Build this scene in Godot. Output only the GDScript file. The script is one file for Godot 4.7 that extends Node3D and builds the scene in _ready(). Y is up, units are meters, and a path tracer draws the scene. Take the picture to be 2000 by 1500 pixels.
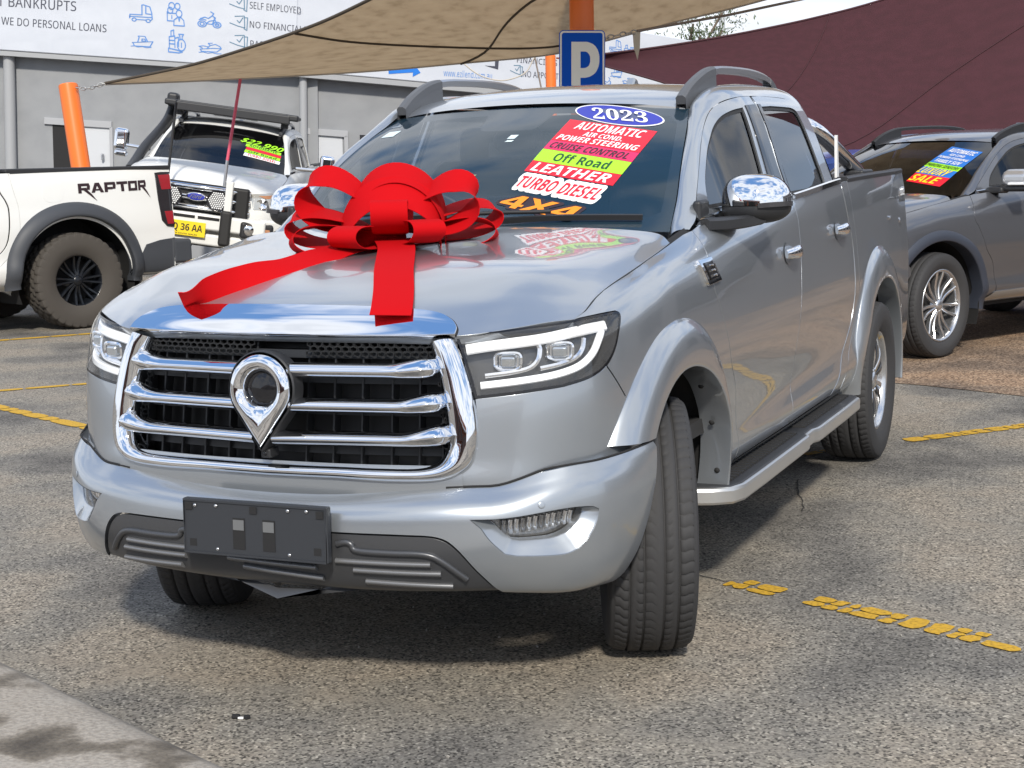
extends Node3D


func _ready() -> void:
	# camera, as found from the photograph's lines: metres, y up, the pickup's front axle at the origin
	var cam := Camera3D.new()
	cam.name = "camera"
	cam.transform = Transform3D(Basis(Vector3(0.9187, -0.0253, -0.3940), Vector3(-0.0319, 0.9899, -0.1379), Vector3(0.3936, 0.1393, 0.9087)).orthonormalized(), Vector3(2.2896, 1.4867, 4.4807))
	cam.fov = 27.36
	cam.near = 0.05
	cam.far = 600.0
	add_child(cam)
	cam.current = true
	# sky with broken cloud
	var env := Environment.new()
	env.background_mode = Environment.BG_SKY
	var sky := Sky.new()
	var pano := PanoramaSkyMaterial.new()
	pano.panorama = cloud_sky()
	pano.energy_multiplier = 1.0
	sky.sky_material = pano
	env.sky = sky
	env.background_energy_multiplier = 1.0
	env.tonemap_mode = Environment.TONE_MAPPER_LINEAR
	env.tonemap_exposure = 1.28
	env.sdfgi_enabled = true
	env.ssao_enabled = true
	env.ssil_enabled = true
	var we := WorldEnvironment.new()
	we.name = "world_environment"
	we.environment = env
	add_child(we)
	# sun behind thin cloud, high over the camera's right shoulder
	var sun := DirectionalLight3D.new()
	sun.name = "sun"
	sun.light_energy = 1.0
	sun.light_angular_distance = 4.0
	sun.light_color = Color(1.0, 0.97, 0.92)
	sun.shadow_enabled = true
	add_child(sun)
	sun.look_at_from_position(Vector3(5.5, 9.0, 11.0), Vector3.ZERO, Vector3.UP)
	materials()
	setting()
	build_hero()
	build_bow()
	build_background()

func cloud_sky() -> ImageTexture:
	var w := 1024
	var h := 512
	var im := Image.create(w, h, false, Image.FORMAT_RGBF)
	var n := FastNoiseLite.new()
	n.seed = 11
	n.noise_type = FastNoiseLite.TYPE_SIMPLEX
	n.frequency = 1.5
	n.fractal_octaves = 6
	n.fractal_gain = 0.52
	var n2 := FastNoiseLite.new()
	n2.seed = 5
	n2.noise_type = FastNoiseLite.TYPE_SIMPLEX
	n2.frequency = 0.55
	n2.fractal_octaves = 3
	for j in h:
		var el := (0.5 - (j + 0.5) / h) * PI
		var sy := sin(el)
		for i in w:
			var az := (float(i) / w) * TAU
			var d := Vector3(cos(el) * cos(az), sy, cos(el) * sin(az))
			var c := Color(0.55, 0.58, 0.62)
			if sy > -0.02:
				# clouds lie on a plane overhead: they crowd and flatten towards the horizon
				var k := 1.0 / (maxf(sy, 0.0) + 0.22)
				var q := Vector3(d.x * k * 1.0, 0.3, d.z * k * 1.0)
				var a := n.get_noise_3dv(q * 1.3) * 0.5 + 0.5
				var b := n2.get_noise_3dv(q * 1.1 + Vector3(7, 0, 3)) * 0.5 + 0.5
				var cover := smoothstep(0.40, 0.66, a * 0.62 + b * 0.46 + 0.10 * (1.0 - clampf(sy, 0.0, 1.0)) - 0.04)
				var blue := Color(0.13, 0.27, 0.56).lerp(Color(0.42, 0.58, 0.80), pow(1.0 - clampf(sy, 0, 1), 2.5))
				var thick := smoothstep(0.52, 0.85, a * 0.7 + b * 0.4)
				var white := Color(0.98, 1.0, 1.04).lerp(Color(0.50, 0.54, 0.61), thick * 0.75)
				c = blue.lerp(white, cover)
				c = c.lerp(Color(0.78, 0.83, 0.90), pow(1.0 - clampf(sy, 0, 1), 8.0) * 0.7)
			im.set_pixel(i, j, c)
	return ImageTexture.create_from_image(im)

func materials() -> void:
	var silver := mat("silver", lin(0.37, 0.40, 0.435), 0.28, 0.7)
	silver.clearcoat_enabled = true
	silver.clearcoat = 1.0
	silver.clearcoat_roughness = 0.02
	mat("chrome", lin(0.86, 0.87, 0.89), 0.03, 1.0)
	mat("chrome_dark", lin(0.35, 0.36, 0.38), 0.12, 1.0)
	mat("satin", lin(0.55, 0.56, 0.58), 0.3, 0.9)
	mat("satin_silver", lin(0.62, 0.62, 0.61), 0.38, 0.85)
	mat("satin_bright", lin(0.85, 0.86, 0.88), 0.18, 0.9)
	mat("alloy", lin(0.62, 0.63, 0.65), 0.22, 0.9)
	mat("alloy_dark", lin(0.06, 0.063, 0.07), 0.25, 0.6)
	mat("dark", lin(0.012, 0.012, 0.013), 0.8)
	mat("black_plastic", lin(0.022, 0.023, 0.026), 0.48)
	mat("grey_plastic", lin(0.09, 0.095, 0.105), 0.5)
	mat("rubber", lin(0.018, 0.018, 0.019), 0.65)
	mat("black_gloss", lin(0.012, 0.012, 0.014), 0.08)
	mat("frit", lin(0.014, 0.015, 0.017), 0.35)
	mat("lamp_black", lin(0.05, 0.052, 0.056), 0.25, 0.3)
	mat("lamp_grey", lin(0.35, 0.36, 0.37), 0.25, 0.8)
	mat("lamp_white", lin(0.88, 0.90, 0.92), 0.2)
	mat("lamp_glass", lin(0.55, 0.58, 0.6), 0.05, 0.9)
	mat("white_paint", lin(0.8, 0.8, 0.8), 0.4)
	mat("grille_black", lin(0.008, 0.008, 0.009), 0.6)
	mat("grille_fin", lin(0.016, 0.017, 0.019), 0.42)
	mat("dark_grey_paint", lin(0.085, 0.088, 0.095), 0.34, 0.5)
	mat("rib_grey", lin(0.22, 0.225, 0.235), 0.32, 0.5)
	mat("holder", lin(0.028, 0.031, 0.037), 0.5)
	mat("holder_light", lin(0.13, 0.135, 0.14), 0.5)
	mat("trim_dark", lin(0.03, 0.03, 0.032), 0.7)
	mat("leather", lin(0.035, 0.033, 0.032), 0.5)
	var ty := mat("tyre", lin(0.042, 0.042, 0.044), 0.72)
	ty.metallic_specular = 0.4
	var cg := mat("clear_glass", Color(1, 1, 1, 0.03), 0.01)
	cg.transparency = BaseMaterial3D.TRANSPARENCY_ALPHA
	var wg := mat("windscreen_glass", Color(0.16, 0.27, 0.34, 0.42), 0.01)  # pale blue put into the glass colour in place of reflected sky
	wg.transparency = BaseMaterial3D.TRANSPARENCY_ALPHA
	var tg := mat("tint_glass", Color(0.02, 0.02, 0.025, 0.80), 0.01)
	tg.transparency = BaseMaterial3D.TRANSPARENCY_ALPHA
	var sg := mat("smoke_glass", lin(0.05, 0.05, 0.055), 0.08)
	for q in [["sticker_red", 0.72, 0.012, 0.03], ["sticker_pink", 0.62, 0.02, 0.11], ["sticker_lime", 0.36, 0.80, 0.02], ["sticker_white", 0.82, 0.82, 0.82], ["sticker_black", 0.03, 0.015, 0.02], ["sticker_green", 0.012, 0.06, 0.016], ["sticker_orange", 0.85, 0.27, 0.01], ["sticker_blue", 0.025, 0.035, 0.36], ["label_pale", 0.62, 0.72, 0.74], ["label_dull", 0.25, 0.27, 0.16], ["label_dull2", 0.20, 0.24, 0.28], ["ribbon", 0.46, 0.002, 0.005], ["sticker_yellow", 0.85, 0.65, 0.02]]:
		mat(q[0], lin(q[1], q[2], q[3]), 0.45)
	M.ribbon.roughness = 0.85
	M.ribbon.metallic_specular = 0.25
	M.ribbon.rim_enabled = true
	M.ribbon.rim = 0.35
	M.ribbon.rim_tint = 1.0
	more_materials()

# ---------------------------------------------------------------- helpers
var M := {}
var fonts := {}
var rng := RandomNumberGenerator.new()

func lin(r: float, g: float, b: float) -> Color:
	return Color(r, g, b).linear_to_srgb()

func mat(key: String, c: Color, rough := 0.5, metal := 0.0) -> StandardMaterial3D:
	var m := StandardMaterial3D.new()
	m.resource_name = key
	m.albedo_color = c
	m.roughness = rough
	m.metallic = metal
	M[key] = m
	return m

func noise_tex(freq: float, size: int, stops: Array, kind := FastNoiseLite.TYPE_SIMPLEX, oct := 4, sd := 1, normal := false, bump := 4.0) -> NoiseTexture2D:
	var n := FastNoiseLite.new()
	n.seed = sd
	n.noise_type = kind
	n.frequency = freq
	n.cellular_return_type = FastNoiseLite.RETURN_CELL_VALUE
	n.fractal_octaves = oct
	if oct <= 1:
		n.fractal_type = FastNoiseLite.FRACTAL_NONE
	var t := NoiseTexture2D.new()
	t.width = size
	t.height = size
	t.seamless = true
	t.noise = n
	if normal:
		t.as_normal_map = true
		t.bump_strength = bump
	elif stops.size():
		var g := Gradient.new()
		var offs := PackedFloat32Array()
		var cols := PackedColorArray()
		for s in stops:
			offs.append(s[0])
			cols.append(s[1])
		g.offsets = offs
		g.colors = cols
		t.color_ramp = g
	return t

func grey(v: float) -> Color:
	return Color(v, v, v)

# ---------------------------------------------------------------- mesh buffer
class Buf:
	var v := PackedVector3Array()
	var n := PackedVector3Array()
	var uv := PackedVector2Array()
	var idx := PackedInt32Array()

	func vert(p: Vector3, nn: Vector3, u := Vector2.ZERO) -> int:
		v.append(p)
		n.append(nn)
		uv.append(u)
		return v.size() - 1

	func tri(a: int, b: int, c: int) -> void:
		var g := (v[b] - v[a]).cross(v[c] - v[a])
		if g.dot(n[a] + n[b] + n[c]) > 0.0:
			idx.append_array(PackedInt32Array([a, c, b]))
		else:
			idx.append_array(PackedInt32Array([a, b, c]))

	func quad(a: int, b: int, c: int, d: int) -> void:
		tri(a, b, c)
		tri(a, c, d)

	func flat(pts: Array, nn := Vector3.ZERO) -> void:
		var q := nn
		if q == Vector3.ZERO:
			q = (pts[1] - pts[0]).cross(pts[2] - pts[0]).normalized()
		var ids := []
		for p in pts:
			ids.append(vert(p, q))
		for i in range(1, pts.size() - 1):
			tri(ids[0], ids[i], ids[i + 1])

	# rows: Array of PackedVector3Array of equal length; smooth normals; flip turns them over
	func grid(rows: Array, flip := false, close_u := false, close_v := false, uvs := Vector2.ONE) -> void:
		var R := rows.size()
		var K: int = rows[0].size()
		var at := v.size()
		for i in R:
			var i0 := i - 1 if i > 0 else (R - 1 if close_u else 0)
			var i1 := i + 1 if i < R - 1 else (0 if close_u else R - 1)
			for k in K:
				var k0 := k - 1 if k > 0 else (K - 1 if close_v else 0)
				var k1 := k + 1 if k < K - 1 else (0 if close_v else K - 1)
				var du: Vector3 = rows[i1][k] - rows[i0][k]
				var dv: Vector3 = rows[i][k1] - rows[i][k0]
				var nn := du.cross(dv)
				if nn.length_squared() < 1e-18:
					var ii := mini(i + 1, R - 1) if i == 0 else i - 1
					dv = rows[ii][k1] - rows[ii][k0]
					nn = du.cross(dv)
				nn = nn.normalized()
				vert(rows[i][k], -nn if flip else nn, Vector2(float(i) / maxf(R - 1, 1) * uvs.x, float(k) / maxf(K - 1, 1) * uvs.y))
		for i in (R if close_u else R - 1):
			for k in (K if close_v else K - 1):
				var a := at + i * K + k
				var b := at + ((i + 1) % R) * K + k
				var c := at + ((i + 1) % R) * K + (k + 1) % K
				var d := at + i * K + (k + 1) % K
				quad(a, b, c, d)

	func join(o: Buf) -> void:
		var at := v.size()
		v.append_array(o.v)
		n.append_array(o.n)
		uv.append_array(o.uv)
		for i in o.idx:
			idx.append(i + at)

	# a copy, moved; a mirroring transform turns the triangles over
	func moved(t: Transform3D) -> Buf:
		var o := Buf.new()
		var nb := t.basis.inverse().transposed()
		for i in v.size():
			o.v.append(t * v[i])
			o.n.append((nb * n[i]).normalized())
		o.uv = uv.duplicate()
		if t.basis.determinant() < 0.0:
			for i in range(0, idx.size(), 3):
				o.idx.append_array(PackedInt32Array([idx[i], idx[i + 2], idx[i + 1]]))
		else:
			o.idx = idx.duplicate()
		return o

	func mesh() -> ArrayMesh:
		var arr := []
		arr.resize(Mesh.ARRAY_MAX)
		arr[Mesh.ARRAY_VERTEX] = v
		arr[Mesh.ARRAY_NORMAL] = n
		arr[Mesh.ARRAY_TEX_UV] = uv
		arr[Mesh.ARRAY_INDEX] = idx
		var m := ArrayMesh.new()
		m.add_surface_from_arrays(Mesh.PRIMITIVE_TRIANGLES, arr)
		return m

func mir(b: Buf) -> Buf:
	return b.moved(Transform3D(Basis.from_scale(Vector3(-1, 1, 1)), Vector3.ZERO))

func part(called: String, b: Buf, m: Material, parent: Node, label := "") -> MeshInstance3D:
	return put(called, b.mesh(), m, parent, label)

func put(called: String, mesh: Mesh, m: Material, parent: Node, label := "") -> MeshInstance3D:
	var o := MeshInstance3D.new()
	o.name = numbered(called, parent)
	o.mesh = mesh
	o.material_override = m
	if label:
		o.set_meta("label", label)
	parent.add_child(o, true)
	return o

func numbered(called: String, parent: Node) -> String:
	if not parent.has_node(called):
		return called
	var i := 1
	while parent.has_node("%s_%03d" % [called, i]):
		i += 1
	return "%s_%03d" % [called, i]

func thing(called: String, label: String, category: String, group := "") -> Node3D:
	var o := Node3D.new()
	o.name = numbered(called, self)
	add_child(o, true)
	return tag(o, label, category, group)

func tag(o: Node3D, label: String, category: String, group := "") -> Node3D:
	o.set_meta("label", label)
	o.set_meta("category", category)
	if group:
		o.set_meta("group", group)
	return o

func structure(called: String, b: Buf, m: Material) -> MeshInstance3D:
	var o := part(called, b, m, self)
	o.set_meta("kind", "structure")
	return o

# ---------------------------------------------------------------- shapes
func crv(p: Array, t: float):
	var k := p.size()
	var i := clampi(int(floor(t)), 0, k - 2)
	var u := t - i
	var b = p[i]
	var c = p[i + 1]
	var a = p[i - 1] if i > 0 else b * 2.0 - c
	var d = p[i + 2] if i + 2 < k else c * 2.0 - b
	return (b * 2.0 + (c - a) * u + (a * 2.0 - b * 5.0 + c * 4.0 - d) * u * u + (b * 3.0 - a - c * 3.0 + d) * u * u * u) * 0.5

func smooth2(p: Array, per: int) -> Array:
	var out := []
	for i in p.size() - 1:
		for k in per:
			out.append(crv(p, i + float(k) / per))
	out.append(p[p.size() - 1])
	return out

func loop2(p: Array, per: int) -> Array:       # closed smooth curve
	var k := p.size()
	var q := [p[k - 1]] + p + [p[0], p[1]]
	var out := []
	for i in k:
		for j in per:
			out.append(crv(q, i + 1 + float(j) / per))
	return out

func v3a(p: Array) -> PackedVector3Array:
	return PackedVector3Array(p)

# a trimmed piece of the surface f(u, v): poly and holes in (u, v), meshed on a grid of the given step
func panel(f: Callable, poly: Array, step: Vector2, gap := 0.002, depth := 0.012, lift := 0.0, holes := [], outward := Vector3.ZERO) -> Buf:
	var b := Buf.new()
	var e := 1e-3
	var nrm := func(q: Vector2) -> Vector3:
		var du: Vector3 = f.call(q.x + e, q.y) - f.call(q.x - e, q.y)
		var dv: Vector3 = f.call(q.x, q.y + e) - f.call(q.x, q.y - e)
		return du.cross(dv).normalized()
	var mid := Vector2.ZERO
	for q in poly:
		mid += q / float(poly.size())
	var sgn := 1.0
	if outward != Vector3.ZERO and (nrm.call(mid) as Vector3).dot(outward) < 0.0:
		sgn = -1.0
	var shrink := func(pl: Array, g: float) -> PackedVector2Array:
		var k := pl.size()
		var out := PackedVector2Array()
		var turn := -1.0 if not Geometry2D.is_polygon_clockwise(PackedVector2Array(pl)) else 1.0
		for i in k:
			var q: Vector2 = pl[i]
			var gu: float = (f.call(q.x + e, q.y) - f.call(q.x - e, q.y)).length() / (2 * e)
			var gv: float = (f.call(q.x, q.y + e) - f.call(q.x, q.y - e)).length() / (2 * e)
			var s := Vector2(maxf(gu, 1e-4), maxf(gv, 1e-4))
			var t0: Vector2 = ((q - pl[(i + k - 1) % k]) * s).normalized()
			var t1: Vector2 = ((pl[(i + 1) % k] - q) * s).normalized()
			var n0 := Vector2(t0.y, -t0.x)
			var n1 := Vector2(t1.y, -t1.x)
			var nn := (n0 + n1)
			nn = nn / maxf(0.4, 1.0 + n0.dot(n1)) 
			out.append(q + nn * turn * g / s)
		return out
	var P: PackedVector2Array = shrink.call(poly, gap)
	var H := []
	for h in holes:
		H.append(shrink.call(h, -gap))
	var lo := P[0]
	var hi := P[0]
	for q in P:
		lo = lo.min(q)
		hi = hi.max(q)
	var edges := {}
	var at := func(q: Vector2) -> Vector2i:
		return Vector2i(int(floor((q.x - lo.x) / step.x)), int(floor((q.y - lo.y) / step.y)))
	for pl in [P] + H:
		for i in pl.size():
			var a: Vector2 = pl[i]
			var c: Vector2 = pl[(i + 1) % pl.size()]
			var k := 1 + int(maxf(absf(c.x - a.x) / step.x, absf(c.y - a.y) / step.y) * 4.0)
			for j in k + 1:
				var cc: Vector2i = at.call(a.lerp(c, float(j) / k))
				edges[cc] = true
				for dd in [Vector2i(1, 0), Vector2i(-1, 0), Vector2i(0, 1), Vector2i(0, -1)]:
					edges[cc + dd] = true
	var seen := {}
	var vid := func(q: Vector2) -> int:
		var key := Vector2i(roundi(q.x * 20000.0), roundi(q.y * 20000.0))
		if not seen.has(key):
			var nn: Vector3 = nrm.call(q) * sgn
			seen[key] = b.vert(f.call(q.x, q.y) + nn * lift, nn, q)
		return seen[key]
	var nx := int(ceil((hi.x - lo.x) / step.x))
	var ny := int(ceil((hi.y - lo.y) / step.y))
	for i in nx:
		for j in ny:
			var c0 := lo + Vector2(i * step.x, j * step.y)
			var c1 := c0 + step
			var cell := PackedVector2Array([c0, Vector2(c1.x, c0.y), c1, Vector2(c0.x, c1.y)])
			if not edges.has(Vector2i(i, j)):
				var c := (c0 + c1) * 0.5
				var inside := Geometry2D.is_point_in_polygon(c, P)
				for h in H:
					inside = inside and not Geometry2D.is_point_in_polygon(c, h)
				if inside:
					b.quad(vid.call(cell[0]), vid.call(cell[1]), vid.call(cell[2]), vid.call(cell[3]))
				continue
			var big := Transform2D.IDENTITY.scaled(Vector2(1000, 1000))
			var pieces: Array = Geometry2D.intersect_polygons(big * P, big * cell)
			for h in H:
				var rest := []
				for pc in pieces:
					var cut: Array = Geometry2D.clip_polygons(pc, big * (h as PackedVector2Array))
					var hole := false
					for q in cut:
						hole = hole or Geometry2D.is_polygon_clockwise(q)
					if not hole:
						rest.append_array(cut)
				pieces = rest
			for pc in pieces:
				var ids: PackedInt32Array = Geometry2D.triangulate_polygon(pc)
				for k in range(0, ids.size(), 3):
					b.tri(vid.call(pc[ids[k]] / 1000.0), vid.call(pc[ids[k + 1]] / 1000.0), vid.call(pc[ids[k + 2]] / 1000.0))
	if depth > 0.0:
		for pl in [P] + H:
			rim(b, f, pl, nrm, sgn, depth, lift, pl != P)
	return b

# a rounded edge and a flange folded inwards round a panel
func rim(b: Buf, f: Callable, pl: PackedVector2Array, nrm: Callable, sgn: float, depth: float, lift: float, hole: bool) -> void:
	var k := pl.size()
	var rings := [[], [], []]
	var norms := [[], [], []]
	var pos := []
	for q in pl:
		pos.append(f.call(q.x, q.y))
	var turn := 0.0
	for i in k:
		var nn: Vector3 = nrm.call(pl[i]) * sgn
		var t: Vector3 = (pos[(i + 1) % k] - pos[(i + k - 1) % k]).normalized()
		var o := t.cross(nn).normalized()
		if turn == 0.0:
			var e2 := (pl[(i + 1) % k] - pl[i])
			var probe := Vector2(e2.y, -e2.x).normalized() * 1e-3 
			var outside := Geometry2D.is_point_in_polygon(pl[i] + e2 * 0.5 + probe, pl)
			var mid: Vector3 = f.call(pl[i].x + e2.x * 0.5 + probe.x, pl[i].y + e2.y * 0.5 + probe.y) - f.call(pl[i].x + e2.x * 0.5, pl[i].y + e2.y * 0.5)
			turn = 1.0 if (mid.dot(o) > 0.0) != outside else -1.0
			if hole:
				turn = -turn
		o *= turn
		var p: Vector3 = pos[i] + nn * lift
		rings[0].append(p)
		norms[0].append(nn)
		rings[1].append(p + o * 0.0012 - nn * 0.0012)
		norms[1].append((o + nn * 0.3).normalized())
		rings[2].append(p + o * 0.0012 - nn * depth)
		norms[2].append(o)
	var at := b.v.size()
	for r in 3:
		for i in k:
			b.vert(rings[r][i], norms[r][i])
	for r in 2:
		for i in k:
			var j := (i + 1) % k
			b.quad(at + r * k + i, at + r * k + j, at + (r + 1) * k + j, at + (r + 1) * k + i)

# the whole of f over a rectangle
func sheet(f: Callable, u0: float, u1: float, v0: float, v1: float, nu: int, nv: int, flip := false) -> Buf:
	var rows := []
	for i in nu + 1:
		var r := PackedVector3Array()
		for j in nv + 1:
			r.append(f.call(lerpf(u0, u1, float(i) / nu), lerpf(v0, v1, float(j) / nv)))
		rows.append(r)
	var b := Buf.new()
	b.grid(rows, flip)
	return b

# profile (Vector2 across, up) swept along a path; ups gives the up direction at each point (one or many)
func sweep(path: Array, prof: Array, ups, closed := false, caps := true, round_prof := true, scales := []) -> Buf:
	var b := Buf.new()
	var rows := []
	var k := path.size()
	for i in k:
		var t: Vector3 = (path[(i + 1) % k] - path[(i + k - 1) % k]) if closed else (path[mini(i + 1, k - 1)] - path[maxi(i - 1, 0)])
		t = t.normalized()
		var up: Vector3 = ups[i] if ups is Array else ups
		var side := t.cross(up).normalized()
		var uu := side.cross(t).normalized()
		var s: float = scales[i] if scales.size() else 1.0
		var r := PackedVector3Array()
		for q in prof:
			r.append(path[i] + (side * q.x + uu * q.y) * s)
		rows.append(r)
	# which way the profile runs decides the side that faces out
	var area := 0.0
	for i in prof.size():
		var q: Vector2 = prof[i]
		area += q.cross(prof[(i + 1) % prof.size()])
	if round_prof:
		b.grid(rows, area > 0.0, closed, true)
	else:
		for j in prof.size():
			var two := []
			for r in rows:
				two.append(PackedVector3Array([r[j], r[(j + 1) % prof.size()]]))
			b.grid(two, area > 0.0, closed, false)
	if caps and not closed:
		for e in [0, k - 1]:
			var nn: Vector3 = (path[0] - path[1]).normalized() if e == 0 else (path[k - 1] - path[k - 2]).normalized()
			var ids := []
			for p in rows[e]:
				ids.append(b.vert(p, nn))
			var tr := Geometry2D.triangulate_polygon(PackedVector2Array(prof))
			for q in range(0, tr.size(), 3):
				b.tri(ids[tr[q]], ids[tr[q + 1]], ids[tr[q + 2]])
	return b

func ring(r: float, k: int, ry := -1.0) -> Array:
	var out := []
	for i in k:
		var a := TAU * i / k
		out.append(Vector2(cos(a) * r, sin(a) * (r if ry < 0.0 else ry)))
	return out

func tube(path: Array, r: float, k := 10, closed := false, scales := []) -> Buf:
	var up := Vector3.UP
	var d: Vector3 = (path[path.size() - 1] - path[0]).normalized()
	if closed:
		d = ((path[1] - path[0]) as Vector3).cross(path[path.size() / 2] - path[0]).normalized()
		up = d
	elif absf(d.y) > 0.9:
		up = Vector3(0.2, 0, 1).normalized()
	return sweep(path, ring(r, k), up, closed, true, true, scales)

# box with rounded edges
func rbox(c: Vector3, s: Vector3, r := 0.01, basis := Basis.IDENTITY) -> Buf:
	var b := Buf.new()
	var h := s * 0.5
	r = minf(r, minf(h.x, minf(h.y, h.z)) * 0.98)
	var core := h - Vector3.ONE * r
	for ax in 3:
		for sg in [-1.0, 1.0]:
			var n := Vector3.ZERO
			n[ax] = sg
			var u := (ax + 1) % 3
			var w := (ax + 2) % 3
			var us := [-h[u], -core[u] - r * 0.3, -core[u], core[u], core[u] + r * 0.3, h[u]]
			var ws := [-h[w], -core[w] - r * 0.3, -core[w], core[w], core[w] + r * 0.3, h[w]]
			var at := b.v.size()
			for i in 6:
				for j in 6:
					var p := Vector3.ZERO
					p[ax] = sg * h[ax]
					p[u] = us[i]
					p[w] = ws[j]
					var q := p.clamp(-core, core)
					var nn := (p - q).normalized()
					b.vert(c + basis * (q + nn * r), basis * nn, Vector2(p[u], p[w]))
			for i in 5:
				for j in 5:
					b.quad(at + i * 6 + j, at + (i + 1) * 6 + j, at + (i + 1) * 6 + j + 1, at + i * 6 + j + 1)
	return b

# plain box: 12 triangles
func box(c: Vector3, s: Vector3, basis := Basis.IDENTITY) -> Buf:
	var b := Buf.new()
	var h := s * 0.5
	for ax in 3:
		for sg in [-1.0, 1.0]:
			var n := Vector3.ZERO
			n[ax] = sg
			var u := Vector3.ZERO
			u[(ax + 1) % 3] = h[(ax + 1) % 3]
			var w := Vector3.ZERO
			w[(ax + 2) % 3] = h[(ax + 2) % 3]
			var m := n * h[ax]
			b.flat([c + basis * (m - u - w), c + basis * (m + u - w), c + basis * (m + u + w), c + basis * (m - u + w)], basis * n)
	return b

# profile of (radius, height) turned round the axis y
func lathe(prof: Array, k := 32, cap := true) -> Buf:
	var rows := []
	for i in k:
		var a := TAU * i / k
		var r := PackedVector3Array()
		for q in prof:
			r.append(Vector3(cos(a) * q.x, q.y, sin(a) * q.x))
		rows.append(r)
	var b := Buf.new()
	b.grid(rows, false, true, false)
	# turn the normals outwards as one
	var s := 0.0
	for i in b.v.size():
		s += b.n[i].dot(Vector3(b.v[i].x, 0, b.v[i].z))
	if s < 0.0:
		for i in b.n.size():
			b.n[i] = -b.n[i]
		for i in range(0, b.idx.size(), 3):
			var t := b.idx[i + 1]
			b.idx[i + 1] = b.idx[i + 2]
			b.idx[i + 2] = t
	if cap:
		for e in [0, prof.size() - 1]:
			var q: Vector2 = prof[e]
			if q.x > 1e-4:
				var up := Vector3(0, 1 if q.y > prof[prof.size() - 1 - e].y else -1, 0)
				var c := b.vert(Vector3(0, q.y, 0), up)
				var ids := []
				for i in k:
					ids.append(b.vert(rows[i][e], up))
				for i in k:
					b.tri(c, ids[i], ids[(i + 1) % k])
	return b

# flat outline in the plane of x and y, given thickness along z from 0 to -depth, with a small bevel
func slab(poly: Array, depth: float, bevel := 0.0, holes := []) -> Buf:
	var b := Buf.new()
	var P := PackedVector2Array(poly)
	if Geometry2D.is_polygon_clockwise(P):
		P.reverse()
	var inner := P
	if bevel > 0.0:
		inner = PackedVector2Array()
		var k := P.size()
		for i in k:
			var t0 := (P[i] - P[(i + k - 1) % k]).normalized()
			var t1 := (P[(i + 1) % k] - P[i]).normalized()
			var nn := Vector2(-t0.y - t1.y, t0.x + t1.x) / maxf(0.5, 1.0 + t0.dot(t1))
			inner.append(P[i] + nn * bevel)
	var tr := Geometry2D.triangulate_polygon(inner)
	var tb := Geometry2D.triangulate_polygon(P)
	var at := b.v.size()
	for q in inner:
		b.vert(Vector3(q.x, q.y, 0), Vector3(0, 0, 1), q)
	for i in range(0, tr.size(), 3):
		b.tri(at + tr[i], at + tr[i + 1], at + tr[i + 2])
	at = b.v.size()
	for q in P:
		b.vert(Vector3(q.x, q.y, -depth), Vector3(0, 0, -1), q)
	for i in range(0, tb.size(), 3):
		b.tri(at + tb[i], at + tb[i + 1], at + tb[i + 2])
	for i in P.size():
		var j := (i + 1) % P.size()
		var o := Vector2((P[j] - P[i]).y, -(P[j] - P[i]).x).normalized()
		var o3 := Vector3(o.x, o.y, 0)
		b.flat([Vector3(P[i].x, P[i].y, -bevel), Vector3(P[j].x, P[j].y, -bevel), Vector3(P[j].x, P[j].y, -depth), Vector3(P[i].x, P[i].y, -depth)], o3)
		if bevel > 0.0:
			b.flat([Vector3(inner[i].x, inner[i].y, 0), Vector3(inner[j].x, inner[j].y, 0), Vector3(P[j].x, P[j].y, -bevel), Vector3(P[i].x, P[i].y, -bevel)], (o3 + Vector3(0, 0, 1)).normalized())
	return b

func font(kind := "Droid Sans", bold := true, fat := 0.0) -> Font:
	var key := "%s%s%f" % [kind, bold, fat]
	if not fonts.has(key):
		var s := SystemFont.new()
		s.font_names = PackedStringArray([kind])
		s.font_weight = 700 if bold else 400
		if fat != 0.0:
			var fv := FontVariation.new()
			fv.base_font = s
			fv.variation_embolden = fat
			fonts[key] = fv
		else:
			fonts[key] = s
	return fonts[key]

# lettering as flat triangles in the box 0..1 x 0..1 (the letters' own bounds), then placed by the function at(q) -> [point, normal]
func letters(text: String, fnt: Font, at: Callable, slant := 0.0, curve := 1.0, bounds := Rect2()) -> Buf:
	var tm := TextMesh.new()
	tm.text = text
	tm.font = fnt
	tm.font_size = 64
	tm.pixel_size = 0.01
	tm.depth = 0.0
	tm.curve_step = curve
	var arr := tm.get_mesh_arrays()
	var vs: PackedVector3Array = arr[Mesh.ARRAY_VERTEX]
	var ix: PackedInt32Array = arr[Mesh.ARRAY_INDEX] if arr[Mesh.ARRAY_INDEX] != null else PackedInt32Array(range(vs.size()))
	var b := Buf.new()
	var r := bounds
	if r.size == Vector2.ZERO:
		r = text_bounds(vs)
	var ns: PackedVector3Array = arr[Mesh.ARRAY_NORMAL]
	for i in vs.size():
		var q := Vector2((vs[i].x - r.position.x) / r.size.x, (vs[i].y - r.position.y) / r.size.y)
		q.x += (q.y - 0.5) * slant
		var pn: Array = at.call(q)
		b.vert(pn[0], pn[1], q)
	for i in range(0, ix.size(), 3):
		if ns[ix[i]].z > 0.5:
			b.tri(ix[i], ix[i + 1], ix[i + 2])
	return b

func text_bounds(vs: PackedVector3Array) -> Rect2:
	var lo := Vector2(1e9, 1e9)
	var hi := -lo
	for p in vs:
		lo = lo.min(Vector2(p.x, p.y))
		hi = hi.max(Vector2(p.x, p.y))
	return Rect2(lo, hi - lo)

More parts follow.
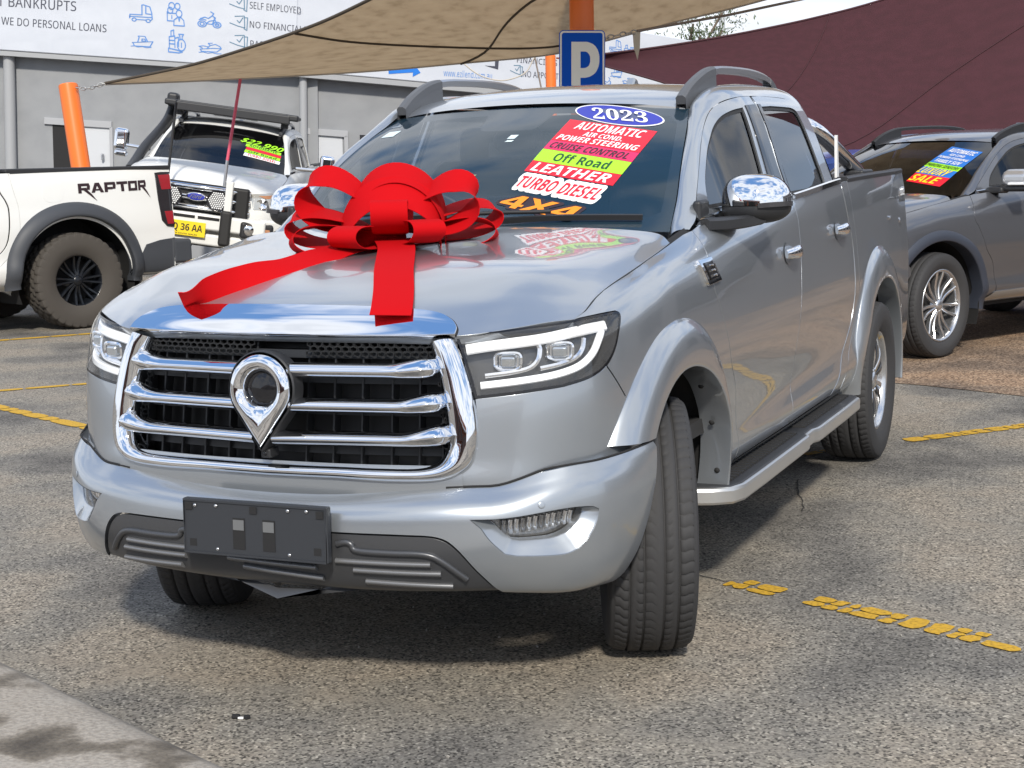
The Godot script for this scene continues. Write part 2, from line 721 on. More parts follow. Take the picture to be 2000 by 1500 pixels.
# places 0..1 box onto the plane parallelogram o, o+x, o+y
func plane_at(o: Vector3, x: Vector3, y: Vector3, lift := 0.002) -> Callable:
	var n := x.cross(y).normalized()
	return func(q: Vector2) -> Array: return [o + x * q.x + y * q.y + n * lift, n]

# the letters' outer outlines grown by d (in letter heights), without the holes
func fat_letters(text: String, fnt: Font, at: Callable, d: float, slant := 0.0) -> Buf:
	var tm := TextMesh.new()
	tm.text = text
	tm.font = fnt
	tm.font_size = 64
	tm.pixel_size = 0.01
	tm.depth = 0.0
	var arr := tm.get_mesh_arrays()
	var vs: PackedVector3Array = arr[Mesh.ARRAY_VERTEX]
	var ns: PackedVector3Array = arr[Mesh.ARRAY_NORMAL]
	var ix: PackedInt32Array = arr[Mesh.ARRAY_INDEX] if arr[Mesh.ARRAY_INDEX] != null else PackedInt32Array(range(vs.size()))
	var r := text_bounds(vs)
	var next := {}
	var key := func(i: int) -> Vector2i: return Vector2i(roundi(vs[i].x * 5000), roundi(vs[i].y * 5000))
	for i in range(0, ix.size(), 3):
		if ns[ix[i]].z < 0.5:
			continue
		for k in 3:
			var e := [key.call(ix[i + k]), key.call(ix[i + (k + 1) % 3])]
			if next.has([e[1], e[0]]):
				next.erase([e[1], e[0]])
			else:
				next[e] = true
	var follow := {}
	for e in next:
		follow[e[0]] = e[1]
	var polys := []
	while follow.size():
		var start: Vector2i = follow.keys()[0]
		var pl := PackedVector2Array()
		var c := start
		while follow.has(c):
			pl.append(Vector2(c) * 0.2)
			var nx: Vector2i = follow[c]
			follow.erase(c)
			c = nx
		if pl.size() > 2:
			polys.append(pl)
	# the triangles run clockwise, so outer outlines do too; holes run the other way
	var outs := []
	for pl in polys:
		if Geometry2D.is_polygon_clockwise(pl):
			pl.reverse()
			for g in Geometry2D.offset_polygon(pl, d * r.size.y * 1000.0, Geometry2D.JOIN_ROUND):
				outs.append(g)
	var merged := true
	while merged:
		merged = false
		for i in outs.size():
			for j in range(i + 1, outs.size()):
				var m: Array = Geometry2D.merge_polygons(outs[i], outs[j])
				var solid := m.filter(func(q): return not Geometry2D.is_polygon_clockwise(q))
				if solid.size() == 1:
					outs.remove_at(j)
					outs[i] = solid[0]
					merged = true
					break
			if merged:
				break
	var b := Buf.new()
	for pl in outs:
		var tr := Geometry2D.triangulate_polygon(pl)
		var ids := []
		for q in pl:
			var w := Vector2((q.x / 1000.0 - r.position.x) / r.size.x, (q.y / 1000.0 - r.position.y) / r.size.y)
			w.x += (w.y - 0.5) * slant
			var pn: Array = at.call(w)
			ids.append(b.vert(pn[0], pn[1], w))
		for i in range(0, tr.size(), 3):
			b.tri(ids[tr[i]], ids[tr[i + 1]], ids[tr[i + 2]])
	return b

# ---------------------------------------------------------------- the silver pickup: tables of its surfaces
const PLAN := [Vector2(0, 0.835), Vector2(0.2, 0.829), Vector2(0.4, 0.803), Vector2(0.55, 0.77), Vector2(0.69, 0.712), Vector2(0.795, 0.627), Vector2(0.862, 0.5), Vector2(0.89, 0.34), Vector2(0.9, 0.17), Vector2(0.905, 0), Vector2(0.906, -0.3), Vector2(0.907, -0.6), Vector2(0.907, -1.1), Vector2(0.907, -1.6), Vector2(0.906, -2.1), Vector2(0.905, -2.6), Vector2(0.904, -3.2), Vector2(0.897, -3.8), Vector2(0.88, -4.22)]
const SIDE := {
	0: [Vector2(0, 0.4), Vector2(-0.01, 0.48), Vector2(-0.02, 0.56), Vector2(-0.028, 0.64), Vector2(-0.018, 0.72), Vector2(-0.003, 0.83), Vector2(0.01, 0.91), Vector2(0.02, 0.97), Vector2(0.03, 1.02), Vector2(0.05, 1.06), Vector2(0.095, 1.1)],
	3: [Vector2(0, 0.4), Vector2(-0.01, 0.48), Vector2(-0.02, 0.56), Vector2(-0.026, 0.64), Vector2(-0.015, 0.72), Vector2(-0.002, 0.83), Vector2(0.01, 0.91), Vector2(0.02, 0.97), Vector2(0.032, 1.02), Vector2(0.05, 1.05), Vector2(0.09, 1.08)],
	5: [Vector2(0, 0.4), Vector2(0, 0.48), Vector2(0, 0.56), Vector2(0, 0.64), Vector2(0, 0.72), Vector2(0.002, 0.83), Vector2(0.009, 0.91), Vector2(0.018, 0.97), Vector2(0.03, 1.02), Vector2(0.052, 1.055), Vector2(0.088, 1.08)],
	7: [Vector2(0.01, 0.4), Vector2(0.005, 0.48), Vector2(0, 0.56), Vector2(0, 0.64), Vector2(0, 0.74), Vector2(0.001, 0.84), Vector2(0.006, 0.92), Vector2(0.014, 0.99), Vector2(0.027, 1.05), Vector2(0.055, 1.105), Vector2(0.1, 1.135)],
	9: [Vector2(0.03, 0.38), Vector2(0.02, 0.44), Vector2(0.012, 0.52), Vector2(0.006, 0.63), Vector2(0.001, 0.75), Vector2(0, 0.86), Vector2(0.005, 0.94), Vector2(0.014, 1.03), Vector2(0.032, 1.11), Vector2(0.064, 1.165), Vector2(0.105, 1.19)],
	11: [Vector2(0.16, 0.37), Vector2(0.062, 0.43), Vector2(0.022, 0.5), Vector2(0.022, 0.6), Vector2(0.01, 0.74), Vector2(0, 0.86), Vector2(0.005, 0.95), Vector2(0.015, 1.04), Vector2(0.027, 1.12), Vector2(0.055, 1.205), Vector2(0.118, 1.272)],
	13: [Vector2(0.16, 0.37), Vector2(0.05, 0.43), Vector2(0.013, 0.51), Vector2(0.03, 0.61), Vector2(0.012, 0.74), Vector2(0, 0.86), Vector2(0.003, 0.95), Vector2(0.013, 1.05), Vector2(0.022, 1.15), Vector2(0.034, 1.245), Vector2(0.058, 1.318)],
	15: [Vector2(0.15, 0.37), Vector2(0.045, 0.43), Vector2(0.006, 0.53), Vector2(0.016, 0.64), Vector2(0.008, 0.76), Vector2(0, 0.87), Vector2(0.003, 0.96), Vector2(0.012, 1.06), Vector2(0.021, 1.17), Vector2(0.032, 1.27), Vector2(0.05, 1.365)],
	18: [Vector2(0.06, 0.42), Vector2(0.02, 0.48), Vector2(0.006, 0.57), Vector2(0.003, 0.68), Vector2(0.002, 0.79), Vector2(0, 0.88), Vector2(0.004, 0.98), Vector2(0.013, 1.09), Vector2(0.021, 1.2), Vector2(0.029, 1.31), Vector2(0.042, 1.385)],
}
const SIDE_KEYS := [0, 3, 5, 7, 9, 11, 13, 15, 18]
const BUMPER_PLAN := [Vector2(0, 0.925), Vector2(0.25, 0.917), Vector2(0.45, 0.89), Vector2(0.62, 0.835), Vector2(0.75, 0.755), Vector2(0.85, 0.65), Vector2(0.905, 0.54), Vector2(0.935, 0.44), Vector2(0.945, 0.36)]
const BUMPER := {
	0: [Vector2(0.1, 0.335), Vector2(0.05, 0.36), Vector2(0.018, 0.41), Vector2(0, 0.47), Vector2(0, 0.54), Vector2(0.012, 0.58), Vector2(0.05, 0.606), Vector2(0.1, 0.63)],
	3: [Vector2(0.1, 0.345), Vector2(0.05, 0.365), Vector2(0.018, 0.415), Vector2(0, 0.475), Vector2(0, 0.54), Vector2(0.01, 0.592), Vector2(0.045, 0.63), Vector2(0.08, 0.662)],
	5: [Vector2(0.09, 0.325), Vector2(0.045, 0.352), Vector2(0.015, 0.41), Vector2(0.002, 0.49), Vector2(0, 0.57), Vector2(0.007, 0.63), Vector2(0.022, 0.665), Vector2(0.036, 0.692)],
	8: [Vector2(0.13, 0.295), Vector2(0.08, 0.335), Vector2(0.035, 0.42), Vector2(0.012, 0.51), Vector2(0, 0.6), Vector2(0, 0.65), Vector2(0.002, 0.69), Vector2(0.008, 0.715)],
}
const BUMPER_KEYS := [0, 3, 5, 8]
const HOOD := [
	[Vector3(0, 1.035, 0.812), Vector3(0.3, 1.035, 0.79), Vector3(0.52, 1.037, 0.752), Vector3(0.64, 1.05, 0.675), Vector3(0.72, 1.062, 0.61), Vector3(0.7755, 1.0661, 0.5545)],
	[Vector3(0, 1.085, 0.765), Vector3(0.3, 1.083, 0.742), Vector3(0.515, 1.075, 0.7), Vector3(0.635, 1.078, 0.63), Vector3(0.72, 1.083, 0.565), Vector3(0.7872, 1.0844, 0.5023)],
	[Vector3(0, 1.14, 0.66), Vector3(0.3, 1.138, 0.64), Vector3(0.51, 1.131, 0.6), Vector3(0.63, 1.124, 0.545), Vector3(0.715, 1.116, 0.49), Vector3(0.7884, 1.1126, 0.4231)],
	[Vector3(0, 1.206, 0.42), Vector3(0.3, 1.203, 0.415), Vector3(0.5, 1.198, 0.4), Vector3(0.63, 1.186, 0.38), Vector3(0.72, 1.16, 0.355), Vector3(0.7928, 1.1404, 0.2985)],
	[Vector3(0, 1.238, 0.12), Vector3(0.3, 1.235, 0.115), Vector3(0.5, 1.23, 0.11), Vector3(0.64, 1.22, 0.1), Vector3(0.73, 1.204, 0.085), Vector3(0.8, 1.1773, 0.0745)],
	[Vector3(0, 1.27, -0.12), Vector3(0.3, 1.267, -0.125), Vector3(0.5, 1.262, -0.135), Vector3(0.65, 1.248, -0.15), Vector3(0.745, 1.235, -0.165), Vector3(0.7974, 1.2052, -0.1109)],
	[Vector3(0, 1.283, -0.22), Vector3(0.3, 1.28, -0.225), Vector3(0.5, 1.275, -0.235), Vector3(0.66, 1.266, -0.25), Vector3(0.75, 1.252, -0.265), Vector3(0.7924, 1.2239, -0.2476)],
]
const GREEN := [Vector2(0.058, 1.318), Vector2(0.088, 1.4), Vector2(0.122, 1.5), Vector2(0.158, 1.6), Vector2(0.188, 1.67), Vector2(0.212, 1.71), Vector2(0.245, 1.745), Vector2(0.3, 1.768)]
const OUTLINE := {
	"hl_top": [Vector2(2.792, 8.419), Vector2(3.451, 8.855), Vector2(4.403, 9.227), Vector2(5.337, 9.128), Vector2(5.979, 8.888), Vector2(6.562, 8.607)],
	"hl_right": [Vector2(6.562, 8.607), Vector2(6.652, 8.362), Vector2(6.461, 7.725), Vector2(6.248, 7.002), Vector2(5.924, 6.369), Vector2(5.518, 6.02), Vector2(4.843, 5.804)],
	"hl_bot": [Vector2(4.843, 5.804), Vector2(4.329, 5.722), Vector2(3.874, 5.633), Vector2(3.477, 5.564), Vector2(3.153, 5.504)],
	"frame_out": [Vector2(2.795, 8.171), Vector2(2.962, 7.038), Vector2(3.103, 5.879), Vector2(3.2, 4.837), Vector2(3.175, 4.217), Vector2(3.023, 3.645), Vector2(2.61, 3.264), Vector2(1.856, 3.163), Vector2(1.01, 3.216), Vector2(0.077, 3.275)],
	"frame_in": [Vector2(2.305, 7.909), Vector2(2.396, 7.117), Vector2(2.485, 6.323), Vector2(2.639, 4.732), Vector2(2.637, 4.222), Vector2(2.452, 3.853), Vector2(2.12, 3.717), Vector2(1.567, 3.705), Vector2(0.857, 3.713), Vector2(-0.171, 3.628)],
	"seam_ff": [Vector2(5.932, 6.281), Vector2(6.272, 5.415), Vector2(6.584, 4.689)],
}
const STICKER := [Vector2(0.228, 0.254), Vector2(0.66, 0.129), Vector2(0.853, 0.77), Vector2(0.346, 0.872)]
const YEAR := [Vector2(0.432, 0.842), Vector2(0.922, 0.79), Vector2(0.825, 0.979), Vector2(0.267, 1.042)]

# ---------------------------------------------------------------- the silver pickup: its surfaces
func stations(tab: Dictionary, keys: Array, t: float, v: float) -> Vector2:
	var j := 0
	for i in keys.size() - 1:
		if keys[i] <= t:
			j = i
	var a: float = keys[j]
	var b: float = keys[j + 1]
	var w := (t - a) / (b - a)
	var p0: Vector2 = crv(tab[keys[j]], v)
	var p1: Vector2 = crv(tab[keys[j + 1]], v)
	var m0 := Vector2.ZERO
	if j > 0:
		m0 = (p1 - (crv(tab[keys[j - 1]], v) as Vector2)) / (b - keys[j - 1]) * (b - a)
	var m1 := p1 - p0
	if j + 2 < keys.size():
		m1 = ((crv(tab[keys[j + 2]], v) as Vector2) - p0) / (keys[j + 2] - a) * (b - a)
	var h := w * w * (3.0 - 2.0 * w)
	return p0 * (1.0 - h) + p1 * h + m0 * (w * w * w - 2.0 * w * w + w) + m1 * (w * w * w - w * w)

func along(plan: Array, t: float, d: float, y: float) -> Vector3:
	var b: Vector2 = crv(plan, t)
	var g: Vector2 = ((crv(plan, minf(t + 1e-3, plan.size() - 1)) as Vector2) - (crv(plan, t - 1e-3) as Vector2)).normalized()
	return Vector3(b.x + g.y * d, y, b.y - g.x * d)

func F(t: float, v: float) -> Vector3:
	var p := stations(SIDE, SIDE_KEYS, t, v)
	return along(PLAN, t, p.x, p.y)

func B(t: float, v: float) -> Vector3:
	var j := 0
	for i in BUMPER_KEYS.size() - 1:
		if BUMPER_KEYS[i] <= t:
			j = i
	var w: float = (t - BUMPER_KEYS[j]) / float(BUMPER_KEYS[j + 1] - BUMPER_KEYS[j])
	w = w * w * (3.0 - 2.0 * w)
	var p: Vector2 = (crv(BUMPER[BUMPER_KEYS[j]], v) as Vector2).lerp(crv(BUMPER[BUMPER_KEYS[j + 1]], v), w)
	return along(BUMPER_PLAN, t, p.x, p.y)

func Hd(a: float, b: float) -> Vector3:       # bonnet: a from the front edge back, b from the middle to the side (mirrored for b < 0)
	var rows := []
	var s := -1.0 if b < 0.0 else 1.0
	for r in HOOD:
		var full: Array = [Vector3(-r[1].x, r[1].y, r[1].z)] + r
		var q: Vector3 = crv(full, absf(b) + 1.0)
		rows.append(q)
	var p: Vector3 = crv(rows, a)
	return Vector3(p.x * s, p.y, p.z)

func XG(y: float, z := -3.0) -> float:                   # half width of the cabin's side above the belt line
	for i in GREEN.size() - 1:
		if y <= GREEN[i + 1].y or i == GREEN.size() - 2:
			var w: float = (y - GREEN[i].y) / (GREEN[i + 1].y - GREEN[i].y)
			var a: float = (GREEN[i + 1].x - GREEN[maxi(i - 1, 0)].x) / (GREEN[i + 1].y - GREEN[maxi(i - 1, 0)].y)
			var b: float = (GREEN[mini(i + 2, GREEN.size() - 1)].x - GREEN[i].x) / (GREEN[mini(i + 2, GREEN.size() - 1)].y - GREEN[i].y)
			var dy: float = GREEN[i + 1].y - GREEN[i].y
			var h := w * w * (3.0 - 2.0 * w)
			var inset := 0.075 * smoothstep(-1.5, -0.95, z)
			return 0.907 - inset - (GREEN[i].x * (1.0 - h) + GREEN[i + 1].x * h + a * dy * (w * w * w - 2.0 * w * w + w) + b * dy * (w * w * w - w * w))
	return 0.9

func Gs(z: float, y: float) -> Vector3:
	return Vector3(XG(y, z), y, z)

func Ws(u: float, v: float) -> Vector3:       # windscreen: u across from -1 to 1, v up
	var e: Vector3 = crv(SCREEN_EDGE, v * 5.0)
	var c := 1.0 - u * u
	return Vector3(e.x * u, e.y + c * 0.022, e.z + c * lerpf(0.18, 0.115, v))

const SCREEN_EDGE := [Vector3(0.722, 1.272, -0.48), Vector3(0.707, 1.350, -0.586), Vector3(0.689, 1.428, -0.682), Vector3(0.664, 1.507, -0.805), Vector3(0.634, 1.585, -0.95), Vector3(0.592, 1.663, -1.12)]

func ol(names: Array) -> Array:
	var out := []
	for n in names:
		var back := (n as String).begins_with("-")
		var l: Array = OUTLINE[(n as String).trim_prefix("-")].duplicate()
		if back:
			l.reverse()
		l = smooth2(l, 5)
		if out.size() and (out[out.size() - 1] as Vector2).distance_to(l[0]) < 0.01:
			l.remove_at(0)
		out.append_array(l)
	return out

func xside(z: float, y: float) -> float:      # x of the flank at (z, y)
	var q := Vector2(9.0 - z / 0.3 if z < 0 else 9.0 - z * 8.0, clampf((y - 0.4) * 10.0, 0, 10))
	for i in PLAN.size() - 1:
		if PLAN[i].y >= z and PLAN[i + 1].y <= z:
			q.x = i + (PLAN[i].y - z) / (PLAN[i].y - PLAN[i + 1].y)
	for k in 8:
		var p := F(q.x, q.y)
		var r := Vector2(p.z - z, p.y - y)
		if r.length() < 1e-5:
			break
		var a := (F(q.x + 1e-3, q.y) - p) / 1e-3
		var c := (F(q.x, q.y + 1e-3) - p) / 1e-3
		var det := a.z * c.y - c.z * a.y
		var st := Vector2(-(r.x * c.y - c.z * r.y) / det, -(a.z * r.y - r.x * a.y) / det)
		q += st.limit_length(0.6)
		q.y = clampf(q.y, -1, 11)
	return F(q.x, q.y).x

func tv(z: float, y: float) -> Vector2:
	var q := Vector2(9, 5)
	for i in PLAN.size() - 1:
		if PLAN[i].y >= z and PLAN[i + 1].y <= z:
			q.x = i + (PLAN[i].y - z) / (PLAN[i].y - PLAN[i + 1].y)
	for k in 12:
		var p := F(q.x, q.y)
		var r := Vector2(p.z - z, p.y - y)
		if r.length() < 1e-5:
			break
		var a := (F(q.x + 1e-3, q.y) - p) / 1e-3
		var c := (F(q.x, q.y + 1e-3) - p) / 1e-3
		var det := a.z * c.y - c.z * a.y
		q += Vector2(-(r.x * c.y - c.z * r.y) / det, -(a.z * r.y - r.x * a.y) / det).limit_length(0.6)
		q.y = clampf(q.y, -1, 11)
	return q

func both(called: String, b: Buf, m: Material, parent: Node) -> Array:
	return [part(called, b, m, parent), part(called, mir(b), m, parent)]

const ARCH := 0.54

var paint_now: Material

func build_hero() -> void:
	var T := thing("pickup_truck", "silver dual cab pickup truck with chrome grille, windscreen stickers and red bow on bonnet", "pickup truck")
	paint_now = M.silver
	body_shell(T)
	part("tailgate", rbox(Vector3(0, 1.0, -4.2), Vector3(1.66, 0.66, 0.07), 0.03), M.silver, T)
	part("rear_bumper", rbox(Vector3(0, 0.56, -4.24), Vector3(1.7, 0.2, 0.14), 0.04), M.chrome, T)
	part("bed_cover", rbox(Vector3(0, 1.365, -3.43), Vector3(1.6, 0.03, 1.52), 0.01), M.black_plastic, T)
	hero_wheel_arch_flares(T)
	sports_bar(T)
	bonnet_trim(T)
	hero_front(T)
	hero_bumper(T)
	hero_under(T)
	hero_wheels(T)
	hero_glass_stickers(T)
	hero_inside(T)

# bonnet, fenders, doors, cab and bed
func body_shell(T: Node, with_front := true, with_bed := true) -> void:
	var paint: Material = paint_now
	# --- bonnet
	var hp := []
	for i in range(0, 61):
		hp.append(Vector2(0.0, lerpf(-5, 5, i / 60.0)))
	for i in range(1, 31):
		hp.append(Vector2(6.0 * i / 30.0, 5.0))
	for i in range(1, 61):
		hp.append(Vector2(6.0, lerpf(5, -5, i / 60.0)))
	for i in range(1, 30):
		hp.append(Vector2(6.0 - 6.0 * i / 30.0, -5.0))
	part("bonnet", panel(Hd, hp, Vector2(0.2, 0.25), 0.003, 0.03, 0.0, [], Vector3.UP), paint, T)
	# --- fenders
	var fen := ol(["hl_top"]).slice(15)
	fen.append_array(ol(["hl_right"]).slice(1, 21))
	fen.append_array(ol(["seam_ff"]))
	for i in range(0, 37):
		var a := deg_to_rad(lerpf(47, 182, i / 36.0))
		fen.append(tv(cos(a) * ARCH, 0.40 + sin(a) * ARCH))
	fen.append(Vector2(10.95, 0.3))
	fen.append(Vector2(11.3, 0.3))
	fen.append(Vector2(11.22, 1.3))
	fen.append_array(smooth2([Vector2(11.2, 2.4), Vector2(11.077, 3.798), Vector2(10.828, 4.712), Vector2(10.668, 5.844), Vector2(10.55, 6.626), Vector2(10.4, 7.457), Vector2(10.484, 8.899), Vector2(10.64, 9.9)], 4))
	for q in [Vector2(10.3, 9.98), Vector2(9.83, 10), Vector2(9.4, 10), Vector2(8.6, 10), Vector2(7.9, 10), Vector2(7.2, 10), Vector2(6.8, 9.97), Vector2(6.4, 9.85), Vector2(6.1, 9.68), Vector2(5.8, 9.45)]:
		fen.append(q)
	both("fender", panel(F, fen, Vector2(0.25, 0.25), 0.0028, 0.009, 0.0, [], Vector3.RIGHT), paint, T)
	# --- the corner below the headlamp
	var fc := ol(["-hl_bot"])
	fc.append_array(ol(["-hl_right"]).slice(1, 11))
	fc.append_array(ol(["seam_ff"]))
	fc.append_array([Vector2(6.95, 3.9), Vector2(7.0, 3.4), Vector2(6.8, 3.0), Vector2(6.0, 2.9), Vector2(5.0, 2.7), Vector2(4.0, 2.4), Vector2(3.0, 2.0), Vector2(2.5, 2.2), Vector2(2.75, 3.5), Vector2(3.17, 4.217), Vector2(3.19, 4.837)])
	both("front_corner_panel", panel(F, fc, Vector2(0.2, 0.2), 0.0018, 0.012, 0.0, [], Vector3(0.5, 0, 1)), paint, T)
	# --- doors
	var fd := smooth2([Vector2(10.64, 9.9), Vector2(10.484, 8.899), Vector2(10.4, 7.457), Vector2(10.55, 6.626), Vector2(10.668, 5.844), Vector2(10.828, 4.712), Vector2(11.077, 3.798), Vector2(11.2, 2.4), Vector2(11.24, 1.4)], 5)
	fd.append_array([Vector2(12.0, 1.4), Vector2(12.72, 1.4)])
	fd.append_array(smooth2([Vector2(12.74, 2.2), Vector2(12.79, 3.338), Vector2(12.84, 4.706), Vector2(12.96, 6.296), Vector2(13.04, 7.44), Vector2(13.06, 8.862), Vector2(13.06, 10)], 4))
	fd.append_array([Vector2(12.5, 10), Vector2(12, 10), Vector2(11.5, 10), Vector2(11, 10)])
	var rd := smooth2([Vector2(13.06, 10), Vector2(13.06, 8.862), Vector2(13.04, 7.44), Vector2(12.96, 6.296), Vector2(12.84, 4.706), Vector2(12.79, 3.338), Vector2(12.74, 2.2), Vector2(12.72, 1.4)], 4)
	rd.append_array([Vector2(13.5, 1.4), Vector2(14.2, 1.4)])
	rd.append_array(smooth2([Vector2(14.38, 1.9), Vector2(14.58, 2.7), Vector2(14.85, 3.4), Vector2(15.0, 4.366), Vector2(15.05, 6.705), Vector2(15.02, 7.567), Vector2(14.93, 8.466), Vector2(14.86, 10)], 4))
	rd.append_array([Vector2(14.3, 10), Vector2(13.6, 10)])
	for dd in [["front_door", fd, 0], ["rear_door", rd, 1]]:
		var doors := both(dd[0], panel(F, dd[1], Vector2(0.25, 0.25), 0.0028, 0.009, 0.0, [], Vector3.RIGHT), paint, T)
		for s in 2:
			door_fittings(doors[s], dd[2], 1.0 if s == 0 else -1.0)
	# sill below the doors
	both("sill", sheet(F, 11.0, 15.0, -0.1, 1.34, 20, 8, true), paint, T)
	# --- cab corner and bed side
	var cc := smooth2([Vector2(14.88, 10), Vector2(14.95, 8.466), Vector2(15.04, 7.567), Vector2(15.07, 6.705), Vector2(15.02, 4.366), Vector2(14.87, 3.4), Vector2(14.60, 2.7), Vector2(14.40, 1.9), Vector2(14.22, 1.4)], 4)
	cc.append_array([Vector2(14.22, 0.2), Vector2(14.62, 0.2)])
	cc.append_array(smooth2([Vector2(14.62, 1.4), Vector2(14.72, 1.9), Vector2(14.9, 2.7), Vector2(15.08, 3.4), Vector2(15.19, 4.366), Vector2(15.22, 6.705), Vector2(15.2, 7.567), Vector2(15.16, 8.466), Vector2(15.12, 10)], 4))
	both("cab_corner", panel(F, cc, Vector2(0.2, 0.25), 0.0028, 0.009, 0.0, [], Vector3.RIGHT), paint, T)
	var bd := smooth2([Vector2(15.12, 10), Vector2(15.16, 8.466), Vector2(15.2, 7.567), Vector2(15.22, 6.705), Vector2(15.19, 4.366), Vector2(15.08, 3.4), Vector2(14.9, 2.7), Vector2(14.72, 1.9), Vector2(14.66, 1.0)], 4)
	for i in range(0, 37):
		var a := deg_to_rad(lerpf(-12, 176, i / 36.0))
		bd.append(tv(-3.23 + cos(a) * ARCH, 0.42 + sin(a) * ARCH))
	bd.append_array([Vector2(17.35, 0.6), Vector2(18, 0.8)])
	for v in [2.0, 3.0, 4.0, 5.0, 6.0, 7.0, 8.0, 9.0, 10.0]:
		bd.append(Vector2(18, v))
	bd.append_array([Vector2(17, 10), Vector2(16, 10)])
	var beds := both("bed_side", panel(F, bd, Vector2(0.25, 0.25), 0.0028, 0.009, 0.0, [], Vector3.RIGHT), paint, T)
	for s in 2:
		var rail := []
		for i in 13:
			var p := F(lerpf(15.14, 18.0, i / 12.0), 10.0)
			rail.append(Vector3((p.x - 0.024) * (1 - 2 * s), p.y + 0.004, p.z))
		part("bed_rail_cap", sweep(rail, [Vector2(-0.03, -0.012), Vector2(-0.03, 0.006), Vector2(-0.02, 0.012), Vector2(0.02, 0.012), Vector2(0.028, 0.004), Vector2(0.028, -0.012)], Vector3.UP, false, true, false), M.black_plastic, beds[s])
	seams(T)
	hero_cab(T)

func bonnet_trim(T: Node) -> void:
	var paint: Material = paint_now
	# chrome band along the bonnet's front edge
	var lp := []
	for i in range(0, 21):
		lp.append(Vector2(0.0, lerpf(-1.97, 1.97, i / 20.0)))
	var up_edge := smooth2([Vector2(0.0, 1.97), Vector2(0.5, 1.955), Vector2(0.95, 1.82), Vector2(1.25, 1.52), Vector2(1.36, 0.8), Vector2(1.40, 0.0)], 6)
	for q in up_edge.slice(1):
		lp.append(q)
	up_edge.reverse()
	for q in up_edge.slice(1, up_edge.size() - 1):
		lp.append(Vector2(q.x, -q.y))
	var seam := []
	for q in smooth2([Vector2(0.0, 1.985), Vector2(0.5, 1.97), Vector2(0.98, 1.835), Vector2(1.28, 1.53), Vector2(1.39, 0.8), Vector2(1.43, 0.0), Vector2(1.39, -0.8), Vector2(1.28, -1.53), Vector2(0.98, -1.835), Vector2(0.5, -1.97), Vector2(0.0, -1.985)], 5):
		seam.append(Hd(q.x, q.y) + Vector3(0, 0.0008, 0.0004))
	part("gap_shade_strip", tube(seam, 0.0030, 6), M.dark, T)  # thin black tube drawn as the shaded gap round the chrome band
	part("bonnet_trim", panel(Hd, lp, Vector2(0.1, 0.15), 0.0, 0.012, 0.010, [], Vector3(0, 1, 1)), M.chrome, T)
	# strip under the grille, following it
	var us := []
	for i in 25:
		us.append(Vector2(lerpf(-2.9, 2.9, i / 24.0), 3.75))
	for i in 25:
		us.append(Vector2(lerpf(3.0, -3.0, i / 24.0), 1.6))
	var Fm := func(t: float, v: float) -> Vector3:
		var p := F(absf(t), v)
		return Vector3(-p.x if t < 0.0 else p.x, p.y, p.z)
	part("grille_surround", panel(Fm, us, Vector2(0.25, 0.2), 0.0, 0.012, 0.004, [], Vector3(0, 0, 1)), M.silver, T)

# dark strips put behind the gaps between the panels for their shade
func seams(T: Node) -> void:
	var lines := [
		[Vector2(10.64, 9.9), Vector2(10.484, 8.899), Vector2(10.4, 7.457), Vector2(10.55, 6.626), Vector2(10.668, 5.844), Vector2(10.828, 4.712), Vector2(11.077, 3.798), Vector2(11.2, 2.4), Vector2(11.24, 1.4)],
		[Vector2(13.06, 10), Vector2(13.06, 8.862), Vector2(13.04, 7.44), Vector2(12.96, 6.296), Vector2(12.84, 4.706), Vector2(12.79, 3.338), Vector2(12.74, 2.2), Vector2(12.72, 1.4)],
		[Vector2(14.86, 10), Vector2(14.93, 8.466), Vector2(15.02, 7.567), Vector2(15.05, 6.705), Vector2(15.0, 4.366), Vector2(14.85, 3.4), Vector2(14.58, 2.7), Vector2(14.38, 1.9), Vector2(14.2, 1.4)],
		[Vector2(15.12, 10), Vector2(15.16, 8.466), Vector2(15.2, 7.567), Vector2(15.22, 6.705), Vector2(15.19, 4.366), Vector2(15.08, 3.4), Vector2(14.9, 2.7), Vector2(14.72, 1.9), Vector2(14.66, 1.0)],
		[Vector2(5.38, 9.15), Vector2(5.8, 9.45), Vector2(6.4, 9.85), Vector2(7.2, 10), Vector2(8.6, 10), Vector2(9.83, 10), Vector2(10.64, 9.95)],
		[Vector2(5.924, 6.369), Vector2(5.932, 6.281), Vector2(6.272, 5.415), Vector2(6.584, 4.689), Vector2(6.9, 4.0)],
	]
	for l in lines:
		var path := []
		var ups := []
		for q in smooth2(l, 4):
			var n := (F(q.x, q.y + 1e-3) - F(q.x, q.y - 1e-3)).cross(F(q.x + 1e-3, q.y) - F(q.x - 1e-3, q.y)).normalized()
			if n.dot(Vector3(1, 0.3, 0.5)) < 0:
				n = -n
			path.append(F(q.x, q.y) - n * 0.010)
			ups.append(n)
		both("gap_shade_strip", sweep(path, [Vector2(-0.018, -0.002), Vector2(-0.018, 0.002), Vector2(0.018, 0.002), Vector2(0.018, -0.002)], ups, false, true, false), M.dark, T)

